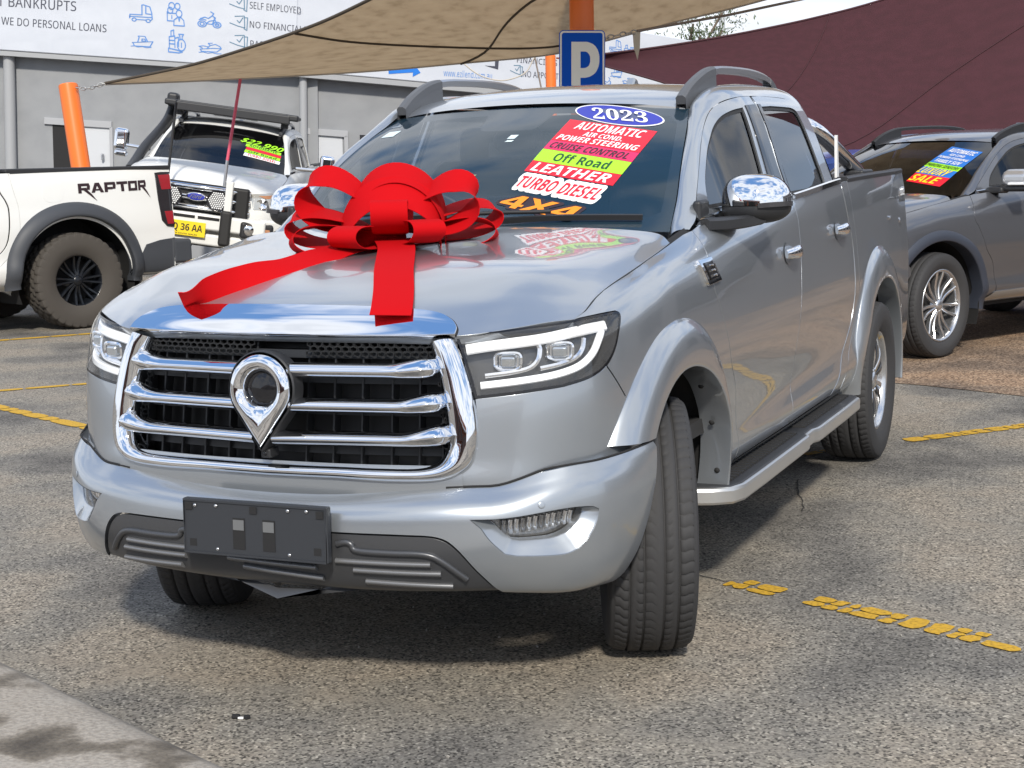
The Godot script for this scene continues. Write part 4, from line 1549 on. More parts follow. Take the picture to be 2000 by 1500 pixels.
	var cut := slab([Vector2(-0.022, 0.012), Vector2(0.024, 0.020), Vector2(0.004, 0.0), Vector2(0.001, -0.010)], 0.01, 0.001).moved(Transform3D(bfront, Vector3(0.0, by - 0.124, bz + 0.0165)))
	part("badge_notch", cut, M.chrome, badge)
	part("camera", rbox(Vector3(0.0, 0.722, 0.862), Vector3(0.03, 0.026, 0.05), 0.006), M.black_plastic, grille)
	part("camera_lens", lathe([Vector2(0.0005, 0.003), Vector2(0.004, 0.002), Vector2(0.006, 0.0)], 12, false).moved(Transform3D(Basis(Vector3.RIGHT, PI / 2), Vector3(0, 0.722, 0.888))), M.black_gloss, grille)
	# ---- badge on the fender
	for s in 2:
		var sx := 1.0 if s == 0 else -1.0
		var corners := [Vector2(9.98, 8.62), Vector2(10.46, 8.62), Vector2(10.62, 7.66), Vector2(10.10, 7.58)]
		var cpl := []
		for i in 4:
			for k in 4:
				cpl.append((corners[i] as Vector2).lerp(corners[(i + 1) % 4], k / 4.0))
		var outp := panel(F, cpl, Vector2(0.2, 0.3), 0.0, 0.014, 0.011, [], Vector3.RIGHT)
		var vent := part("fender_vent", outp if s == 0 else mir(outp), M.chrome, T)
		var mid := Vector2(10.31, 8.12)
		var ipl := []
		for q in cpl:
			ipl.append(mid + Vector2((q.x - mid.x) * 0.62, (q.y - mid.y) * 0.66))
		var inp := panel(F, ipl, Vector2(0.2, 0.3), 0.0, 0.003, 0.0145, [], Vector3.RIGHT)
		part("vent_insert", inp if s == 0 else mir(inp), M.black_gloss, vent)
		for k in 3:
			var w := Vector2(10.19 + k * 0.025, 8.30 - k * 0.20)
			var seg := []
			for i in 5:
				var q := w + Vector2(0.16 * i / 4.0, 0.03 * sin(PI * i / 4.0))
				var p := Fo(q.x, q.y, 0.016)
				seg.append(Vector3(F(q.x, q.y).x + 0.016, p.y, p.z))
			var tb := tube(seg, 0.0035, 6)
			part("emblem_stroke", tb if s == 0 else mir(tb), M.chrome, vent)
	# ---- mirrors
	for s in 2:
		mirror_unit(T, 1.0 if s == 0 else -1.0)

func scaled2(p: Array, k: float) -> Array:
	var o := []
	for q in p:
		o.append(q * k)
	return o

# inset of an outline on F by a length in metres
func grow_tv(pl: Array, d: float) -> Array:
	var k := pl.size()
	var turn := -1.0 if not Geometry2D.is_polygon_clockwise(PackedVector2Array(pl)) else 1.0
	var out := []
	for i in k:
		var q: Vector2 = pl[i]
		var s := Vector2((F(q.x + 1e-3, q.y) - F(q.x - 1e-3, q.y)).length() / 2e-3, (F(q.x, q.y + 1e-3) - F(q.x, q.y - 1e-3)).length() / 2e-3)
		var t0: Vector2 = ((q - pl[(i + k - 1) % k]) * s).normalized()
		var t1: Vector2 = ((pl[(i + 1) % k] - q) * s).normalized()
		var nn := (Vector2(t0.y, -t0.x) + Vector2(t1.y, -t1.x)) / maxf(0.6, 1.0 + t0.dot(t1))
		out.append(q + nn * turn * d / s)
	return out

func mirror_unit(T: Node, s: float) -> void:
	# chrome cap over a black shell, on an arm from the door's front corner
	var c := Vector3(0.915, 1.318, -0.83)
	var bs := Basis(Vector3.UP, 0.20)
	var rows := []
	for i in 25:                                 # from the front pole backwards
		var w := i / 24.0
		var a := w * PI * 0.5
		var row := PackedVector3Array()
		for k in 48:
			var f := TAU * k / 48.0
			var e := Vector2(signf(cos(f)) * pow(absf(cos(f)), 0.62), signf(sin(f)) * pow(absf(sin(f)), 0.72))
			var x := e.x * 0.118
			var y := e.y * (0.106 if e.y > 0 else 0.062)
			# the outer end is rounder and lower
			y *= 1.0 - 0.14 * pow(clampf((e.x + 0.1), 0, 1), 2.0)
			var rr := pow(sin(a), 0.75)
			row.append(c + bs * Vector3(x * rr, y * rr, 0.095 * cos(a) * (1.0 - 0.25 * absf(e.x) * rr) - 0.02 + (-0.06 if w > 0.99 else 0.0)))
		rows.append(row)
	var cap_rows := []
	var base_rows := []
	for r in rows:
		var cr2 := PackedVector3Array()
		var br := PackedVector3Array()
		for k in 25:
			cr2.append(r[(k + 47) % 48 if false else k] + Vector3(0, 0.002, 0))
		for k in range(24, 49):
			br.append(r[k % 48])
		cap_rows.append(cr2)
		base_rows.append(br)
	var cap := Buf.new()
	cap.grid(cap_rows, false)
	if cap.n[12 * 25 + 12].y < 0:
		cap = Buf.new()
		cap.grid(cap_rows, true)
	var shell := Buf.new()
	shell.grid(base_rows, false)
	if shell.n[12 * 25 + 12].y > 0:
		shell = Buf.new()
		shell.grid(base_rows, true)
	# closing face with the glass, turned backwards
	var rear := Buf.new()
	var rim_pts: PackedVector3Array = rows[24]
	var cn := Vector3.ZERO
	for p in rim_pts:
		cn += p / 48.0
	var ci := rear.vert(cn, Vector3(0, 0, -1))
	var ids := []
	for p in rim_pts:
		ids.append(rear.vert(p, Vector3(0, 0, -1)))
	for k in 48:
		rear.tri(ci, ids[k], ids[(k + 1) % 48])
	shell.join(rear)
	# arm
	var arm := sweep(smooth2([Vector3(0.78, 1.266, -0.62), Vector3(0.82, 1.266, -0.69), Vector3(0.87, 1.270, -0.77), Vector3(0.92, 1.280, -0.83)], 5), [Vector2(-0.045, -0.018), Vector2(-0.045, 0.012), Vector2(-0.03, 0.018), Vector2(0.03, 0.018), Vector2(0.045, 0.010), Vector2(0.045, -0.018), Vector2(0.02, -0.026), Vector2(-0.02, -0.026)], Vector3.UP, false, true, false)
	shell.join(arm)
	shell.join(rbox(Vector3(0.772, 1.30, -0.655), Vector3(0.03, 0.09, 0.15), 0.012, Basis(Vector3.UP, 0.1)))
	var m := part("side_mirror", shell if s > 0 else mir(shell), M.black_plastic, T)
	part("mirror_cap", cap if s > 0 else mir(cap), M.chrome, m)
	var ind := sweep(smooth2([c + bs * Vector3(0.01, 0.001, 0.077), c + bs * Vector3(0.06, 0.004, 0.068), c + bs * Vector3(0.102, 0.005, 0.038), c + bs * Vector3(0.120, 0.004, -0.01)], 5), [Vector2(-0.004, -0.007), Vector2(-0.004, 0.009), Vector2(0.004, 0.009), Vector2(0.004, -0.007)], Vector3.UP, false, true, false)
	part("indicator", ind if s > 0 else mir(ind), M.smoke_glass, m)

func hero_bumper(T: Node) -> void:
	var Bm := func(t: float, v: float) -> Vector3:
		var p := B(absf(t), v)
		return Vector3(-p.x if t < 0.0 else p.x, p.y, p.z)
	# outline: along the top, down the arch edge, along the bottom with the skid cut out
	var right := []
	for q in [Vector2(0, 7.0), Vector2(1.5, 7.0), Vector2(2.4, 7.0), Vector2(3.2, 6.95), Vector2(4.2, 6.9), Vector2(5.2, 6.95), Vector2(6.2, 7.0), Vector2(7.2, 7.0), Vector2(7.75, 6.95), Vector2(7.9, 6.2), Vector2(7.85, 5.0), Vector2(7.7, 4.0), Vector2(7.4, 3.0), Vector2(7.0, 2.0), Vector2(6.65, 1.2), Vector2(6.3, 0.7), Vector2(5.5, 0.4), Vector2(4.5, 0.4), Vector2(3.6, 0.5)]:
		right.append(q)
	var sk := smooth2([Vector2(3.32, 0.75), Vector2(3.1, 1.45), Vector2(2.86, 2.262), Vector2(2.567, 3.276), Vector2(2.3, 3.70), Vector2(1.8, 3.78), Vector2(0.865, 3.77), Vector2(0.0, 3.77)], 5)
	right.append_array(sk)
	var bp := right.duplicate()
	for i in range(right.size() - 2, 0, -1):
		bp.append(Vector2(-right[i].x, right[i].y))
	var rec := []
	var rc := loop_corner([[Vector2(2.80, 4.50), Vector2(3.6, 4.42), Vector2(4.4, 4.28), Vector2(5.05, 4.12)], [Vector2(5.19, 3.98), Vector2(5.12, 3.55), Vector2(4.90, 3.02)], [Vector2(4.72, 2.78), Vector2(4.45, 2.66), Vector2(4.0, 2.72), Vector2(3.55, 2.84)], [Vector2(3.34, 2.98), Vector2(3.10, 3.55), Vector2(2.95, 4.1)]])
	rec = rc
	var recm := []
	for q in rec:
		recm.append(Vector2(-q.x, q.y))
	var bumper := part("front_bumper", panel(Bm, bp, Vector2(0.2, 0.2), 0.002, 0.03, 0.0, [rec, recm], Vector3(0, 0, 1)), M.silver, T)
	# black tube standing in for the shaded gap along the bumper's upper edge
	var gp2 := []
	for q in smooth2([Vector2(2.40, 6.45), Vector2(2.85, 6.45), Vector2(3.30, 6.45), Vector2(3.75, 6.70), Vector2(4.20, 7.00), Vector2(4.65, 7.00), Vector2(5.10, 7.00), Vector2(5.55, 7.00), Vector2(6.00, 7.00), Vector2(6.45, 7.00), Vector2(6.90, 7.00), Vector2(7.35, 7.00), Vector2(7.80, 7.00)], 3):
		gp2.append(B(q.x, q.y) + Vector3(0.0005, 0.001, 0.0015))
	both("gap_shade_strip", tube(gp2, 0.0032, 6), M.dark, T)
	# scooped surround of each fog lamp
	for s in 2:
		var deep := func(t: float, v: float, d: float) -> Vector3:
			var du := B(t + 1e-3, v) - B(t - 1e-3, v)
			var dv := B(t, v + 1e-3) - B(t, v - 1e-3)
			var n := du.cross(dv).normalized()
			if n.z < 0:
				n = -n
			return B(t, v) + n * d
		var lamp := loop_corner([[Vector2(3.08, 4.42), Vector2(3.6, 4.35), Vector2(4.4, 4.20), Vector2(4.88, 4.06)], [Vector2(4.93, 3.98), Vector2(4.84, 3.66), Vector2(4.68, 3.40)], [Vector2(4.56, 3.28), Vector2(4.30, 3.19), Vector2(4.0, 3.23), Vector2(3.66, 3.32)], [Vector2(3.50, 3.42), Vector2(3.34, 3.74), Vector2(3.22, 4.1)]])
		var rows := []
		for k in rc.size() + 1:
			var o: Vector2 = rc[k % rc.size()]
			var n: Vector2 = lamp[k % rc.size()]
			var row := PackedVector3Array()
			for w in [[0.0, 0.0], [0.04, -0.003], [0.5, -0.017], [0.96, -0.030], [1.0, -0.034], [1.0, -0.06]]:
				var q := o.lerp(n, w[0])
				row.append(deep.call(q.x, q.y, w[1]))
			rows.append(row)
		var bz := Buf.new()
		bz.grid(rows, false)
		if bz.n[3 * 6 + 2].z < 0:
			bz = Buf.new()
			bz.grid(rows, true)
		part("fog_lamp_surround", bz if s == 0 else mir(bz), M.silver, bumper)
		var lensf := func(t: float, v: float) -> Vector3: return deep.call(t, v, -0.034)
		var lb := panel(lensf, lamp, Vector2(0.2, 0.2), 0.0, 0.0, 0.0, [], Vector3(0, 0, 1))
		var backf := func(t: float, v: float) -> Vector3: return deep.call(t, v, -0.075)
		var bb := panel(backf, grow2(lamp, 0.02), Vector2(0.2, 0.2), 0.0, 0.0, 0.0, [], Vector3(0, 0, 1))
		var fl := part("fog_lamp", bb if s == 0 else mir(bb), M.lamp_grey, bumper)
		part("lens", lb if s == 0 else mir(lb), M.clear_glass, fl)
		for k in 12:
			var t := lerpf(3.36, 4.72, k / 11.0)
			var q0: Vector3 = deep.call(t, lerpf(4.30, 4.02, k / 11.0), -0.046)
			var q1: Vector3 = deep.call(t + 0.02, lerpf(3.66, 3.50, k / 11.0), -0.060)
			var rd := tube([q0, (q0 + q1) * 0.5 + Vector3(0, 0, 0.006), q1], 0.0075, 6)
			part("reflector_rib", rd if s == 0 else mir(rd), M.chrome if k % 3 else M.chrome_dark, fl)
		var sn := deep.call(4.017, 4.72, 0.0008) as Vector3
		var sno := ((deep.call(4.017, 4.72, 0.01) as Vector3) - sn).normalized()
		var sens := lathe([Vector2(0.0005, 0.0015), Vector2(0.008, 0.0015), Vector2(0.0095, 0.0)], 20, false).moved(Transform3D(Basis(Quaternion(Vector3.UP, sno)), sn))
		part("parking_sensor", sens if s == 0 else mir(sens), M.silver, bumper)
	# dark garnish across the foot of the bumper
	var gp := []
	var gr := smooth2([Vector2(0.0, 3.72), Vector2(0.5, 3.72), Vector2(0.865, 3.72), Vector2(1.8, 3.73), Vector2(2.28, 3.66), Vector2(2.55, 3.24), Vector2(2.84, 2.23), Vector2(3.08, 1.42), Vector2(3.28, 0.8)], 4)
	gp.append_array(gr)
	gp.append_array([Vector2(3.2, 0.45), Vector2(2.2, 0.3), Vector2(1.1, 0.3), Vector2(0.0, 0.3)])
	var full := gp.duplicate()
	for i in range(gp.size() - 2, 0, -1):
		full.append(Vector2(-gp[i].x, gp[i].y))
	var gar := part("bumper_garnish", panel(Bm, full, Vector2(0.15, 0.15), 0.002, 0.03, -0.006, [], Vector3(0, 0, 1)), M.dark_grey_paint, T)
	# raised step along its top on each side and six ribs
	for s in 2:
		var sx := 1.0 if s == 0 else -1.0
		var step := []
		for q in smooth2([Vector2(0.9, 3.34), Vector2(1.0, 3.42), Vector2(1.08, 3.36), Vector2(1.16, 3.12), Vector2(1.6, 3.06), Vector2(2.1, 3.02), Vector2(2.35, 2.7), Vector2(2.7, 1.8)], 5):
			var p := B(q.x, q.y)
			step.append(p + Vector3(0, 0, -0.004))
		var sb := sweep(step, ring(0.009, 8), Vector3(0, 0, 1))
		part("garnish_edge", sb if s == 0 else mir(sb), M.dark_grey_paint, gar)
	for q in [[0.87, 2.63, 2.18, 2.56], [1.08, 2.2, 2.32, 2.10], [1.21, 1.60, 2.48, 1.40], [-0.47, 2.36, 0.61, 2.20], [-0.30, 1.95, 0.66, 1.62], [-2.18, 2.56, -0.87, 2.63], [-2.32, 2.10, -1.08, 2.2], [-2.48, 1.40, -1.21, 1.60]]:
		var pth := []
		for i in 11:
			var w := i / 10.0
			var p: Vector3 = Bm.call(lerpf(q[0], q[2], w), lerpf(q[1], q[3], w))
			pth.append(p + Vector3(0, 0, -0.002))
		part("garnish_rib", sweep(pth, [Vector2(-0.010, -0.012), Vector2(-0.006, 0.004), Vector2(0.0, 0.0065), Vector2(0.006, 0.004), Vector2(0.010, -0.012)], Vector3(0, 0.2, 1), false, true, true), M.rib_grey, gar)
	# number plate holder, no plate on it
	var ph := Basis(Vector3.RIGHT, -0.03)
	var pc := Vector3(0, 0.5255, 0.962)
	var holder := part("plate_holder", rbox(pc + Vector3(0, 0, -0.012), Vector3(0.452, 0.152, 0.022), 0.004, ph), M.holder, T, "empty black number plate holder")
	var lip := sweep([Vector3(-0.222, -0.072, 0.0), Vector3(0.222, -0.072, 0.0), Vector3(0.222, 0.072, 0.0), Vector3(-0.222, 0.072, 0.0)], [Vector2(-0.003, -0.002), Vector2(-0.003, 0.003), Vector2(0.003, 0.003), Vector2(0.003, -0.002)], Vector3(0, 0, 1), true, false, false).moved(Transform3D(ph, pc))
	part("rim", lip, M.holder, holder)
	for x in [-0.047, 0.047]:
		part("slot", box(pc + Vector3(x, -0.012, 0.0006), Vector3(0.038, 0.085, 0.001), ph), M.dark, holder)
		part("slot_plate", box(pc + Vector3(x, 0.012, 0.0016), Vector3(0.034, 0.028, 0.001), ph), M.holder_light, holder)
	for q in [[-0.205, 0.055], [0.205, 0.055], [-0.195, -0.045], [0.195, -0.045], [0.0, 0.055]]:
		part("clip_hole", box(pc + Vector3(q[0], q[1], 0.0006), Vector3(0.022, 0.020, 0.001), ph), M.dark, holder)
	for q in [[-0.185, 0.058], [0.165, 0.062], [-0.118, 0.060], [0.108, 0.060], [-0.118, -0.06], [0.108, -0.06]]:
		part("screw", lathe([Vector2(0.0005, 0.002), Vector2(0.0035, 0.0018), Vector2(0.0048, 0.0)], 10, false).moved(Transform3D(Basis(Vector3.RIGHT, PI / 2), pc + Vector3(q[0], q[1], 0.0005))), M.satin, holder)

func hero_under(T: Node) -> void:
	var u := box(Vector3(0, 0.55, -1.6), Vector3(1.36, 0.3, 2.2))
	u.join(box(Vector3(0, 0.72, 0.22), Vector3(0.84, 0.6, 0.85)))
	u.join(box(Vector3(0, 0.46, 0.60), Vector3(0.9, 0.10, 0.25)))
	u.join(box(Vector3(0, 0.75, -3.4), Vector3(1.1, 0.9, 1.4)))
	u.join(box(Vector3(0.42, 0.42, -1.7), Vector3(0.10, 0.14, 4.6)))
	u.join(box(Vector3(-0.42, 0.42, -1.7), Vector3(0.10, 0.14, 4.6)))
	part("chassis", u, M.dark, T)
	for z in [0.0, -3.23]:
		part("axle", tube([Vector3(-0.7, 0.38, z), Vector3(0.7, 0.38, z)], 0.05, 10), M.dark, T)
	# side steps
	for s in 2:
		var prof_out := []
		var path := []
		var scl := []
		for q in [[0.81, -0.40], [0.87, -0.42], [0.925, -0.46], [0.945, -0.53], [0.948, -0.8], [0.948, -1.42], [0.948, -1.47], [0.935, -1.50], [0.933, -1.62], [0.946, -1.66], [0.948, -1.72], [0.948, -2.2], [0.945, -2.48], [0.92, -2.525], [0.85, -2.54]]:
			path.append(Vector3(q[0], 0.388, q[1]))
		var edge := sweep(path, [Vector2(-0.010, -0.028), Vector2(0.005, -0.030), Vector2(0.010, -0.022), Vector2(0.011, 0.014), Vector2(0.008, 0.023), Vector2(0.0, 0.026), Vector2(-0.010, 0.024)], Vector3.UP, false, true, false)
		var top_poly := []
		for p in path:
			top_poly.append(Vector2(p.x - 0.004, p.z))
		top_poly.append_array([Vector2(0.70, -2.54), Vector2(0.70, -0.40)])
		var flat := slab(top_poly, 0.045, 0.004).moved(Transform3D(Basis(Vector3(1, 0, 0), Vector3(0, 0, 1), Vector3(0, 1, 0)), Vector3(0, 0.418, 0)))
		var st := part("side_step", flat if s == 0 else mir(flat), M.black_plastic, T)
		part("step_edge", edge if s == 0 else mir(edge), M.satin_silver, st)
		for i in 46:
			var z := -0.50 - i * 0.0435
			if absf(z + 1.55) < 0.08:
				continue
			for k in 2:
				var tr := rbox(Vector3(0.800 + k * 0.066, 0.4215, z), Vector3(0.058, 0.012, 0.024), 0.005) if false else box(Vector3(0.800 + k * 0.074, 0.4205, z), Vector3(0.066, 0.010, 0.024))
				part("tread_rib", tr if s == 0 else mir(tr), M.rubber, st)
		part("step_bracket", box(Vector3(0.6 * (1 - 2 * s), 0.37, -0.45), Vector3(0.4, 0.05, 0.06)), M.dark, st)

func tyre(r: float, w: float, rim_r: float, pitches := 70, knobby := false, sd := 1) -> Buf:
	# lies along x, outer face towards +x
	var prof := []       # x, radius, rib number (-1 = no tread)
	var hw := w * 0.5
	var tread := hw * 0.86
	var side := [[-hw * 0.72, rim_r - 0.006], [-hw * 0.86, rim_r + 0.012], [-hw * 0.985, rim_r + (r - rim_r) * 0.34], [-hw, rim_r + (r - rim_r) * 0.52], [-hw * 0.985, rim_r + (r - rim_r) * 0.70], [-hw * 0.95, rim_r + (r - rim_r) * 0.85], [-hw * 0.91, r - 0.018]]
	for q in side:
		prof.append([q[0], q[1], -1])
	var ribs := [[-0.86, -0.56], [-0.52, -0.24], [-0.20, 0.20], [0.24, 0.52], [0.56, 0.86]]
	for i in 5:
		var a: float = ribs[i][0] * hw
		var b: float = ribs[i][1] * hw
		var crown := func(x: float) -> float: return r - 0.010 * pow(absf(x) / tread, 3.0)
		prof.append([a, crown.call(a) - (0.009 if i > 0 else 0.004), -1])
		prof.append([a + 0.002, crown.call(a), i])
		prof.append([lerpf(a, b, 0.35), crown.call(lerpf(a, b, 0.35)), i])
		prof.append([lerpf(a, b, 0.65), crown.call(lerpf(a, b, 0.65)), i + 10])
		prof.append([b - 0.002, crown.call(b), i + 10])
		prof.append([b, crown.call(b) - (0.009 if i < 4 else 0.004), -1])
	side.reverse()
	for q in side:
		prof.append([-q[0], q[1], -1])
	var rows := []
	for p in pitches:
		for k in 4:
			var row := PackedVector3Array()
			for q in prof:
				var rr: float = q[1]
				var rib: int = q[2] % 10 if q[2] >= 0 else -1
				var late: bool = q[2] >= 10
				var f := (p + [0.0, 0.40, 0.47, 0.56][k] as float)
				var cut := 0.0
				if rib >= 0:
					if knobby:
						cut = 0.012 if (k >= 2) else 0.0
					elif rib == 0 or rib == 4:
						cut = 0.005 if k == 2 else 0.0
					elif rib == 1 or rib == 3:
						cut = 0.004 if (k == 2 and (late if rib == 1 else not late)) else 0.0
					else:
						cut = 0.0025 if k == 2 and not late else 0.0
				var lean := 0.0
				if rib >= 0:
					lean = [0.0, 0.25, 0.5, -0.25, 0.0][rib] + (0.35 if late else 0.0) * [1.0, 1.0, 1.0, -1.0, -0.4][rib]
				if knobby:
					lean = 0.5 * float(rib % 2) if rib >= 0 else (0.0)
				var a: float = TAU * (f + lean) / pitches
				if rib < 0 and absf(q[0]) > tread:
					a = TAU * f / pitches
					if knobby and q[1] > r - 0.05:
						rr += 0.008 if k < 2 else -0.006
				row.append(Vector3(q[0], cos(a) * (rr - cut), sin(a) * (rr - cut)))
			rows.append(row)
	var b := Buf.new()
	b.grid(rows, false, true, false)
	if b.n[prof.size() / 2].dot(b.v[prof.size() / 2]) < 0:
		b = Buf.new()
		b.grid(rows, true, true, false)
	return b

func lathe_x(prof: Array, k := 48, cap := false) -> Buf:      # (radius, x)
	return lathe(prof, k, cap).moved(Transform3D(Basis(Vector3(0, 0, 1), Vector3(1, 0, 0), Vector3(0, 1, 0)), Vector3.ZERO))

func hero_wheel(T: Node, at: Vector3, s: float, steer: float, sd: int) -> void:
	var piv := MeshInstance3D.new()
	var ty := tyre(0.3875, 0.262, 0.236, 70)
	var face := Transform3D(Basis(Vector3.UP, steer) * Basis.from_scale(Vector3(s, 1, 1)), at)
	var t := part("wheel", ty.moved(face), M.tyre, T)
	part("rim", lathe_x([Vector2(0.215, -0.11), Vector2(0.222, -0.05), Vector2(0.224, 0.06), Vector2(0.232, 0.085), Vector2(0.241, 0.094), Vector2(0.241, 0.104), Vector2(0.234, 0.106), Vector2(0.224, 0.096), Vector2(0.214, 0.075), Vector2(0.208, 0.02), Vector2(0.206, -0.10)], 64).moved(face), M.alloy, t)
	part("brake_disc", lathe_x([Vector2(0.06, 0.005), Vector2(0.155, 0.005), Vector2(0.155, -0.02), Vector2(0.06, -0.02)], 40).moved(face), M.satin, t)
	part("wheel_back", lathe_x([Vector2(0.0005, -0.04), Vector2(0.205, -0.04)], 40).moved(face), M.dark, t)
	for i in 6:
		for k in [-1.0, 1.0]:
			var a := TAU * i / 6.0
			var sp := Buf.new()
			var rows := []
			for j in 9:
				var w := j / 8.0
				var r := lerpf(0.045, 0.222, w)
				var off: float = k * lerpf(0.010, 0.046, pow(w, 0.8))
				var hw := lerpf(0.013, 0.012, w)
				var x := 0.070 + 0.022 * sin(PI * w * 0.9) - 0.012 * w + 0.01
				var row := PackedVector3Array()
				for e in [[-1.0, -0.03], [-1.0, -0.004], [-0.7, 0.0], [0.7, 0.0], [1.0, -0.004], [1.0, -0.03]]:
					row.append(Basis(Vector3.RIGHT, a) * Vector3(x + e[1], r, off + hw * e[0]))
				rows.append(row)
			for e in 5:
				var two := []
				for r in rows:
					two.append(PackedVector3Array([r[e], r[e + 1]]))
				sp.grid(two, false)
			# all of it faces outwards
			for q in sp.n.size():
				if sp.n[q].x < -0.02:
					sp.n[q] = -sp.n[q]
			var fixed := Buf.new()
			fixed.v = sp.v
			fixed.n = sp.n
			fixed.uv = sp.uv
			for q in range(0, sp.idx.size(), 3):
				fixed.tri(sp.idx[q], sp.idx[q + 1], sp.idx[q + 2])
			part("spoke", fixed.moved(face), M.alloy if k > 0 else M.alloy_dark, t)
	part("hub_cap", lathe_x([Vector2(0.0005, 0.096), Vector2(0.025, 0.095), Vector2(0.032, 0.090), Vector2(0.05, 0.082), Vector2(0.06, 0.05)], 32).moved(face), M.alloy, t)
	for i in 6:
		var a := TAU * (i + 0.5) / 6.0
		part("wheel_nut", lathe_x([Vector2(0.0005, 0.088), Vector2(0.008, 0.087), Vector2(0.010, 0.07)], 6).moved(Transform3D(Basis.IDENTITY, Vector3(0, cos(a) * 0.057, sin(a) * 0.057))).moved(face), M.chrome, t)

func hero_wheels(T: Node) -> void:
	hero_wheel(T, Vector3(0.778, 0.3875, 0.0), 1.0, STEER, 1)
	hero_wheel(T, Vector3(-0.795, 0.3875, 0.0), -1.0, STEER, 2)
	hero_wheel(T, Vector3(0.795, 0.3875, -3.23), 1.0, 0.0, 3)
	hero_wheel(T, Vector3(-0.795, 0.3875, -3.23), -1.0, 0.0, 4)

const STEER := 0.40

func wsp(c: Array, lift: float) -> Callable:
	# places the box 0..1 on the windscreen: c = corners [bottom left, bottom right, top right, top left] as (u, v)
	return func(q: Vector2) -> Array:
		var a: Vector2 = (c[0] as Vector2).lerp(c[1], q.x)
		var b: Vector2 = (c[3] as Vector2).lerp(c[2], q.x)
		var w := a.lerp(b, q.y)
		var n := (Ws(w.x + 1e-3, w.y) - Ws(w.x - 1e-3, w.y)).cross(Ws(w.x, w.y + 1e-3) - Ws(w.x, w.y - 1e-3)).normalized()
		return [Ws(w.x, w.y) + n * lift, n]

func tile(at: Callable, nx: int, ny: int, poly := []) -> Buf:
	var b := Buf.new()
	var ids := []
	if poly.size():
		var tr := Geometry2D.triangulate_polygon(PackedVector2Array(poly))
		for q in poly:
			var pn: Array = at.call(q)
			ids.append(b.vert(pn[0], pn[1], q))
		for i in range(0, tr.size(), 3):
			b.tri(ids[tr[i]], ids[tr[i + 1]], ids[tr[i + 2]])
		return b
	for j in ny + 1:
		for i in nx + 1:
			var pn: Array = at.call(Vector2(float(i) / nx, float(j) / ny))
			ids.append(b.vert(pn[0], pn[1], Vector2(float(i) / nx, float(j) / ny)))
	for j in ny:
		for i in nx:
			b.quad(ids[j * (nx + 1) + i], ids[j * (nx + 1) + i + 1], ids[(j + 1) * (nx + 1) + i + 1], ids[(j + 1) * (nx + 1) + i])
	return b

func sub(at: Callable, x0: float, x1: float, y0: float, y1: float) -> Callable:
	return func(q: Vector2) -> Array: return at.call(Vector2(lerpf(x0, x1, q.x), lerpf(y0, y1, q.y)))

func circle(n: int) -> Array:
	var o := []
	for i in n:
		o.append(Vector2(0.5 + 0.5 * cos(TAU * i / n), 0.5 + 0.5 * sin(TAU * i / n)))
	return o

